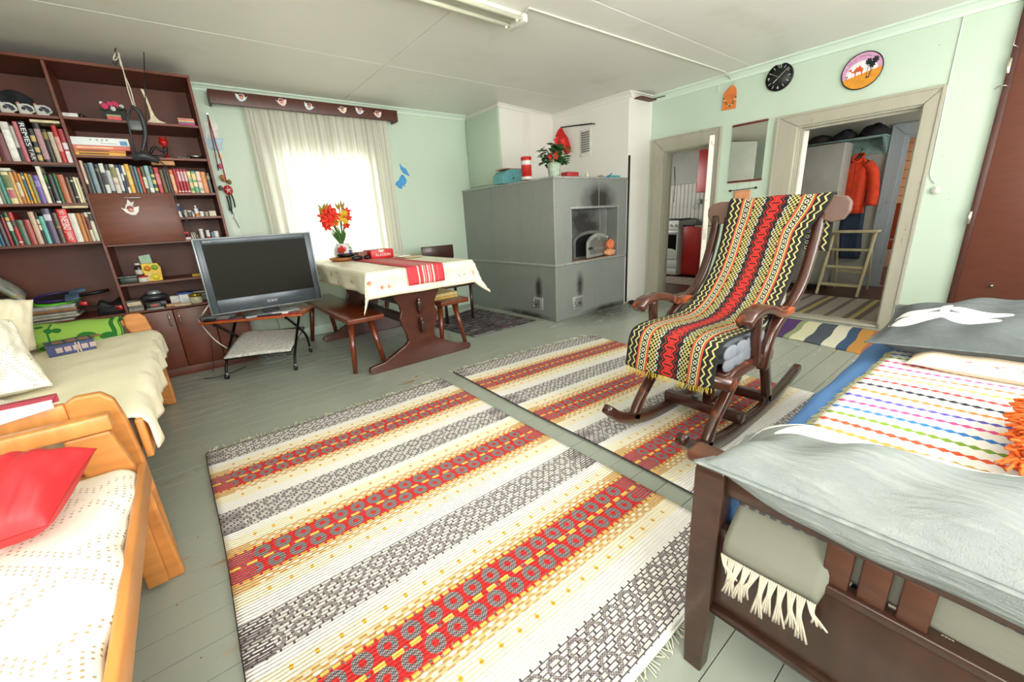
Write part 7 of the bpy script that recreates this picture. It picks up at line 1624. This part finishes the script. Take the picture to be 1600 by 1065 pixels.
# switch with its surface wire
sw = thing('light_switch', (XR, .55, 1.18), 'round white rotary switch with surface wire beside the hall door', 'switch')
s0 = PX(1462, 297, XR); MB().lathe([(.030, 0), (.030, .012), (.024, .022), (.0005, .023)], M=frame((XR, s0.y, s0.z), (0, 1, 0), (0, 0, 1), (-1, 0, 0)), n=22).build('base', cm('d2d2c6', .3), sw)
MB().rbox((-.004, -.014, .022), (.004, .014, .030), .002, M=frame((XR, s0.y, s0.z), (0, 1, .4), (0, -.4, 1), (-1, 0, 0))).build('toggle', cm('e2e2d8', .3), sw)
w_ = [PX(*q, XR-.006) for q in ((1461, 286), (1455, 280), (1453, 270), (1482, 132), (1507, 22), (1500, 15), (1440, 34))]; MB().tube(w_, .004, 6).build('surface_wire', M_TRIMG, sw)
# wall clock
ck = thing('wall_clock', (XR, 1.755, 2.22), 'round black wall clock with white numerals on the door wall', 'clock')
cc = PX(1218.5, 121, XR); R_ = .113
Mc = frame((XR, cc.y, cc.z), (0, -1, 0), (0, 0, 1), (-1, 0, 0))
MB().lathe([(R_, 0), (R_, .022), (R_*.96, .028), (R_*.95, .022), (.0005, .0215)], M=Mc, n=48).build('case', cm('0f1011', .35), ck)
MB().lathe([(R_*.945, .0218), (R_*.945, .0224), (.0005, .0225)], M=Mc, n=48).build('dial', cm('151617', .5), ck)
M_CW = cm('d8d8d4', .5)
for k in range(12):
    a = PI/2-2*PI*k/12; r = R_*.76; c = Mc @ Matrix.Translation((r*math.cos(a), r*math.sin(a), .0232))
    if k in (0, 6, 9): text_mesh({0: '12', 6: '6', 9: '9'}[k], c, .034, M_CW, ck, 'numeral', .0005)
    else: MB().box((-.012, -.0018, 0), (.012, .0018, .001), M=c @ Matrix.Rotation(a, 4, 'Z')).build('hour_mark', M_CW, ck)
for (a, L, w, nm) in ((math.radians(40), .098, .0016, 'minute_hand'), (math.radians(222), .06, .0022, 'hour_hand'), (math.radians(150), .085, .0008, 'second_hand')):
    MB().box((-.015, -w, .0245), (L, w, .0255), M=Mc @ Matrix.Rotation(a, 4, 'Z')).build(nm, M_CW, ck)
# camel plate
pk = thing('souvenir_plate', (XR, 1.14, 2.11), 'round souvenir plate with a camel and palms hung above the door', 'plate')
pc = PX(1347.5, 111, XR); RP = .137; Mp = frame((XR, pc.y, pc.z), (0, -1, 0), (0, 0, 1), (-1, 0, 0))
MB().lathe([(RP*.7, 0), (RP*.98, .014), (RP, .018), (RP*.95, .018), (RP*.7, .010), (.0005, .010)], M=Mp, n=48).build('rim', cm('17120f', .3), pk)
z_ = .0185
def disc(pts, mat, z, nm): return MB().prism(pts, 2, z, z+.0004, M=Mp).build(nm, mat, pk)
circ = lambda r, a0, a1, n=40: [(r*math.cos(a0+(a1-a0)*k/n), r*math.sin(a0+(a1-a0)*k/n)) for k in range(n+1)]
r = RP*.94
disc(circ(r, 0, 2*PI*.999), cm('cf9cc0', .3), z_, 'pink_sky')
disc([(p[0]*.98, p[1]*.75-.005) for p in circ(r*.80, 0, 2*PI*.999)], cm('f0e6ea', .3), z_+.0006, 'pale_glow')
a0 = math.asin(-.28); disc([(p[0], p[1]) for p in circ(r, PI-math.asin(-.36), 2*PI+math.asin(.02), 30)], cm('d8902c', .3), z_+.0012, 'sand')
M_CAM = cm('d0582c', .35); S = .00125
cam_pts = [(-62, 6), (-56, 12), (-48, 11), (-44, 4), (-40, -8), (-34, -4), (-28, 4), (-20, 18), (-14, 12), (-9, 20), (-2, 24), (4, 12), (14, 6), (18, -6), (14, -10), (14, -26), (16, -40), (12, -40), (9, -24), (4, -12), (-18, -12), (-20, -28), (-17, -40), (-22, -40), (-25, -24), (-27, -12), (-36, -14), (-46, -6), (-50, 2), (-60, 2)]
disc([(p[0]*S*1.0-.012, p[1]*S+.012) for p in cam_pts], M_CAM, z_+.002, 'camel')
M_PLM = cm('101820', .4)
for (x0, y0, x1, y1) in ((.035, -.055, .038, .055), (.05, -.05, .062, .03), (.055, -.05, .08, .06)):
    MB().box((0, -.0012, z_+.0022), (math.hypot(x1-x0, y1-y0), .0012, z_+.003), M=Mp @ Matrix.Translation((x0, y0, 0)) @ Matrix.Rotation(math.atan2(y1-y0, x1-x0), 4, 'Z')).build('palm_trunk', M_PLM, pk)
    m = [(x1+(.026 if k % 2 else .016)*math.cos(2*PI*k/16), y1+(.030 if k % 2 else .018)*math.sin(2*PI*k/16)) for k in range(16)]; disc(m, M_PLM, z_+.0024, 'palm_crown')
disc([(.03, -.062), (.058, -.062), (.05, -.05), (.044, -.056), (.038, -.048)], M_PLM, z_+.0026, 'bush'); disc([(-.11, -.03), (-.085, -.03), (-.09, -.018), (-.1, -.024)], cm('5a4028', .4), z_+.0026, 'bush')
for k in range(30):                       # illegible handwriting along the rim
    if k % 6 == 5: continue
    a = math.radians(150-k*3.9); rr = r*.82; Ms = Mp @ Matrix.Translation((rr*math.cos(a), rr*math.sin(a), z_+.002)) @ Matrix.Rotation(a-PI/2, 4, 'Z'); h_ = .004+.004*hsh(k)
    MB().tube([(-.003, -h_*.5, 0), (-.001, h_*.6, 0), (.001, -h_*.4, 0), (.003, h_*.5, 0)], .0006, 4, M=Ms).build('script_stroke', cm('5a3a5a', .4), pk)
# orange hanging board
ob = thing('breakfast_board', (XR, 2.17, 2.08), 'orange painted hanging board with a leaf garland on the wall', 'board')
zz = lambda a, b: PX(1000+a/5.327, 60+b/5.327, XR-.005)
P = [zz(*q) for q in ((683, 602), (797, 580), (805, 440), (800, 410), (782, 392), (760, 393), (735, 420), (700, 462))]
MB().prism([(p.y, p.z) for p in P], 0, XR-.014, XR-.002).build('board', cm('dd7a3a', .5, 0, .12, 12), ob, bevel=.002)
hp = zz(775, 375); MB().tube([(XR-.008, hp.y+.012*math.cos(a), hp.z+.014*math.sin(a)) for a in [k*PI/6 for k in range(12)]], .002, 5, closed=True).build('hanging_loop', cm('b8a47c', .7), ob)
for k in range(12):
    f = k/11; c = zz(700+100*f, 500+70*math.sin(PI*f)-15*f); MB().ball((XR-.015, c.y, c.z), (.002, .010, .007), 8, 5).build('painted_leaf', cm(('4a6a34', 'd8c890', '6a4a2a')[k % 3], .5), ob)
# mirror with brown rails
mi = thing('wall_mirror', (XR, 1.97, 1.62), 'frameless wall mirror with brown top and bottom rails', 'mirror')
q = [PX(*p, XR-.008) for p in ((1145, 196), (1201, 185), (1190, 282), (1137, 286))]
y0, y1 = (q[1].y+q[2].y)/2, (q[0].y+q[3].y)/2; z0, z1 = (q[2].z+q[3].z)/2, (q[0].z+q[1].z)/2
mm = Mt('mirror_glass', .02, 1.0); mm.base('d8dcd8'); MB().box((XR-.010, y0+.002, z0+.018), (XR-.003, y1-.002, z1-.018)).build('glass', mm.m, mi)
MB().rbox((XR-.018, y0, z1-.02), (XR, y1, z1), .003).build('top_rail', cm('64281a', .4), mi); MB().rbox((XR-.018, y0, z0), (XR, y1, z0+.02), .003).build('bottom_rail', cm('64281a', .4), mi)
# small peach wall hanging on a rod
wh = thing('wall_hanging', (XR, 1.98, 1.3), 'small peach woven wall hanging on a dark rod under the mirror', 'wall hanging')
a, b = PX(1141, 298, XR-.015), PX(1181, 293, XR-.015)
MB().tube([a, b], .004, 6).build('rod', cm('3a2018', .4), wh)
for p in (a, b): MB().ball(p, (.012, .015, .012), 10, 8).build('finial', cm('3a1a12', .4), wh)
ya, yb = PX(1147, 298, XR-.015).y, PX(1173, 296, XR-.015).y
MB().grid(lambda u, v: (XR-.012+.002*math.sin(12*u), ya+(yb-ya)*u, a.z-.005-.42*v), 10, 8).build('cloth', cm('d9966c', .85, 0, .12, 30, stretch=(1, 6, 1)), wh, solid=.003)
for yy in (ya-.02, yb+.02): MB().tube([(XR-.008, yy, a.z), (XR-.004, yy, z0)], .001, 4).build('thread', cm('9a9a88', .8), wh)
# ------------------------------------------------------------------ belts and paper hanging beside the bookcase
# pale post between bookcase and valance
struct('trim_20', MB().rbox((.372, YB-.03, 0), (.50, YB, ZC-.05), .004), M_TRIMG)
HB = YB-.04
hz = lambda a, b, dy=0.0: tuple(PY(300+a/5.917, 160+b/5.917, HB-dy))
hg = thing('hanging_belts', (.47, HB, 1.7), 'red woven bands with a red paper ball and dark tassels on a peg', 'hanging')
MB().tube([(hz(140, 105)[0], YB-.03, hz(140, 105)[2]), hz(140, 105, .02)], .006, 8).build('peg', M_METAL, hg)
MB().tube(bez([hz(140, 105, .01), hz(175, 220, .01), hz(225, 400, .01), hz(270, 540, .01), hz(320, 740, .01)], 24), .009, 8, flat=(1, .5)).build('red_band', cm('a82a20', .8), hg)
MB().tube(bez([hz(145, 110, .016), hz(170, 260, .016), hz(205, 420, .016), hz(245, 630, .016)], 20), .004, 6).build('black_cord', M_BLACK, hg)
MB().ball(hz(258, 590, .016), (.014, .012, .022), 10, 8).build('pink_bead', cm('d84a80', .5), hg)
m = MB().ball(hz(335, 810, .03), (.036, .03, .042), 16, 12); m.build('paper_ball', cm('c82028', .6), hg)
c = hz(335, 810, .062)
for k in range(5):
    a = 2*PI*k/5+.4; MB().tube([c, (c[0]+.026*math.cos(a), c[1]+.006, c[2]+.028*math.sin(a))], .0035, 5).build('white_stripe', cm('e6ded8', .7), hg)
for (a, b, col_) in ((290, 710, 'a06a28'), (345, 735, '7a6a30'), (265, 790, '6a5a40'), (280, 690, 'b8762c')): MB().ball(hz(a, b, .03), (.018, .01, .022), 10, 7).build('dried_leaf', cm(col_, .6, 0, .2, 30), hg)
for k, (a, b, c_, d_) in enumerate(((320, 860, 350, 1000), (345, 860, 365, 1010), (365, 850, 400, 970), (340, 850, 372, 1030), (372, 1010, 395, 1060), (380, 1060, 440, 1160))): MB().tube(bez([hz(a, b, .02), hz((a+c_)/2+4, (b+d_)/2, .02), hz(c_, d_, .02)], 8), .006 if k < 4 else .003, 6).build('tassel', cm(('1c3a34', '17181a', '1a1a1c', '2a4a3c', '8a8a84', '26262a')[k], .8), hg)
wp = thing('paper_garland', (.45, HB, 1.8), 'white and pale blue paper cut-outs pinned behind the red bands', 'paper cut-out')
for pts, col_ in (([(110, 190), (150, 170), (235, 200), (250, 330), (130, 330)], 'e8e8e4'), ([(105, 340), (150, 335), (255, 330), (302, 335), (270, 400), (290, 430), (270, 450), (180, 440), (120, 380)], 'b9d4e4'), ([(190, 470), (240, 480), (298, 480), (285, 530), (240, 500), (200, 500)], 'e4dcc0')):
    P = [PY(300+a/5.917, 160+b/5.917, YB-.033) for a, b in pts]; MB().prism([(p.x, p.z) for p in P], 1, YB-.036, YB-.031).build('paper_shape', cm(col_, .7), wp)
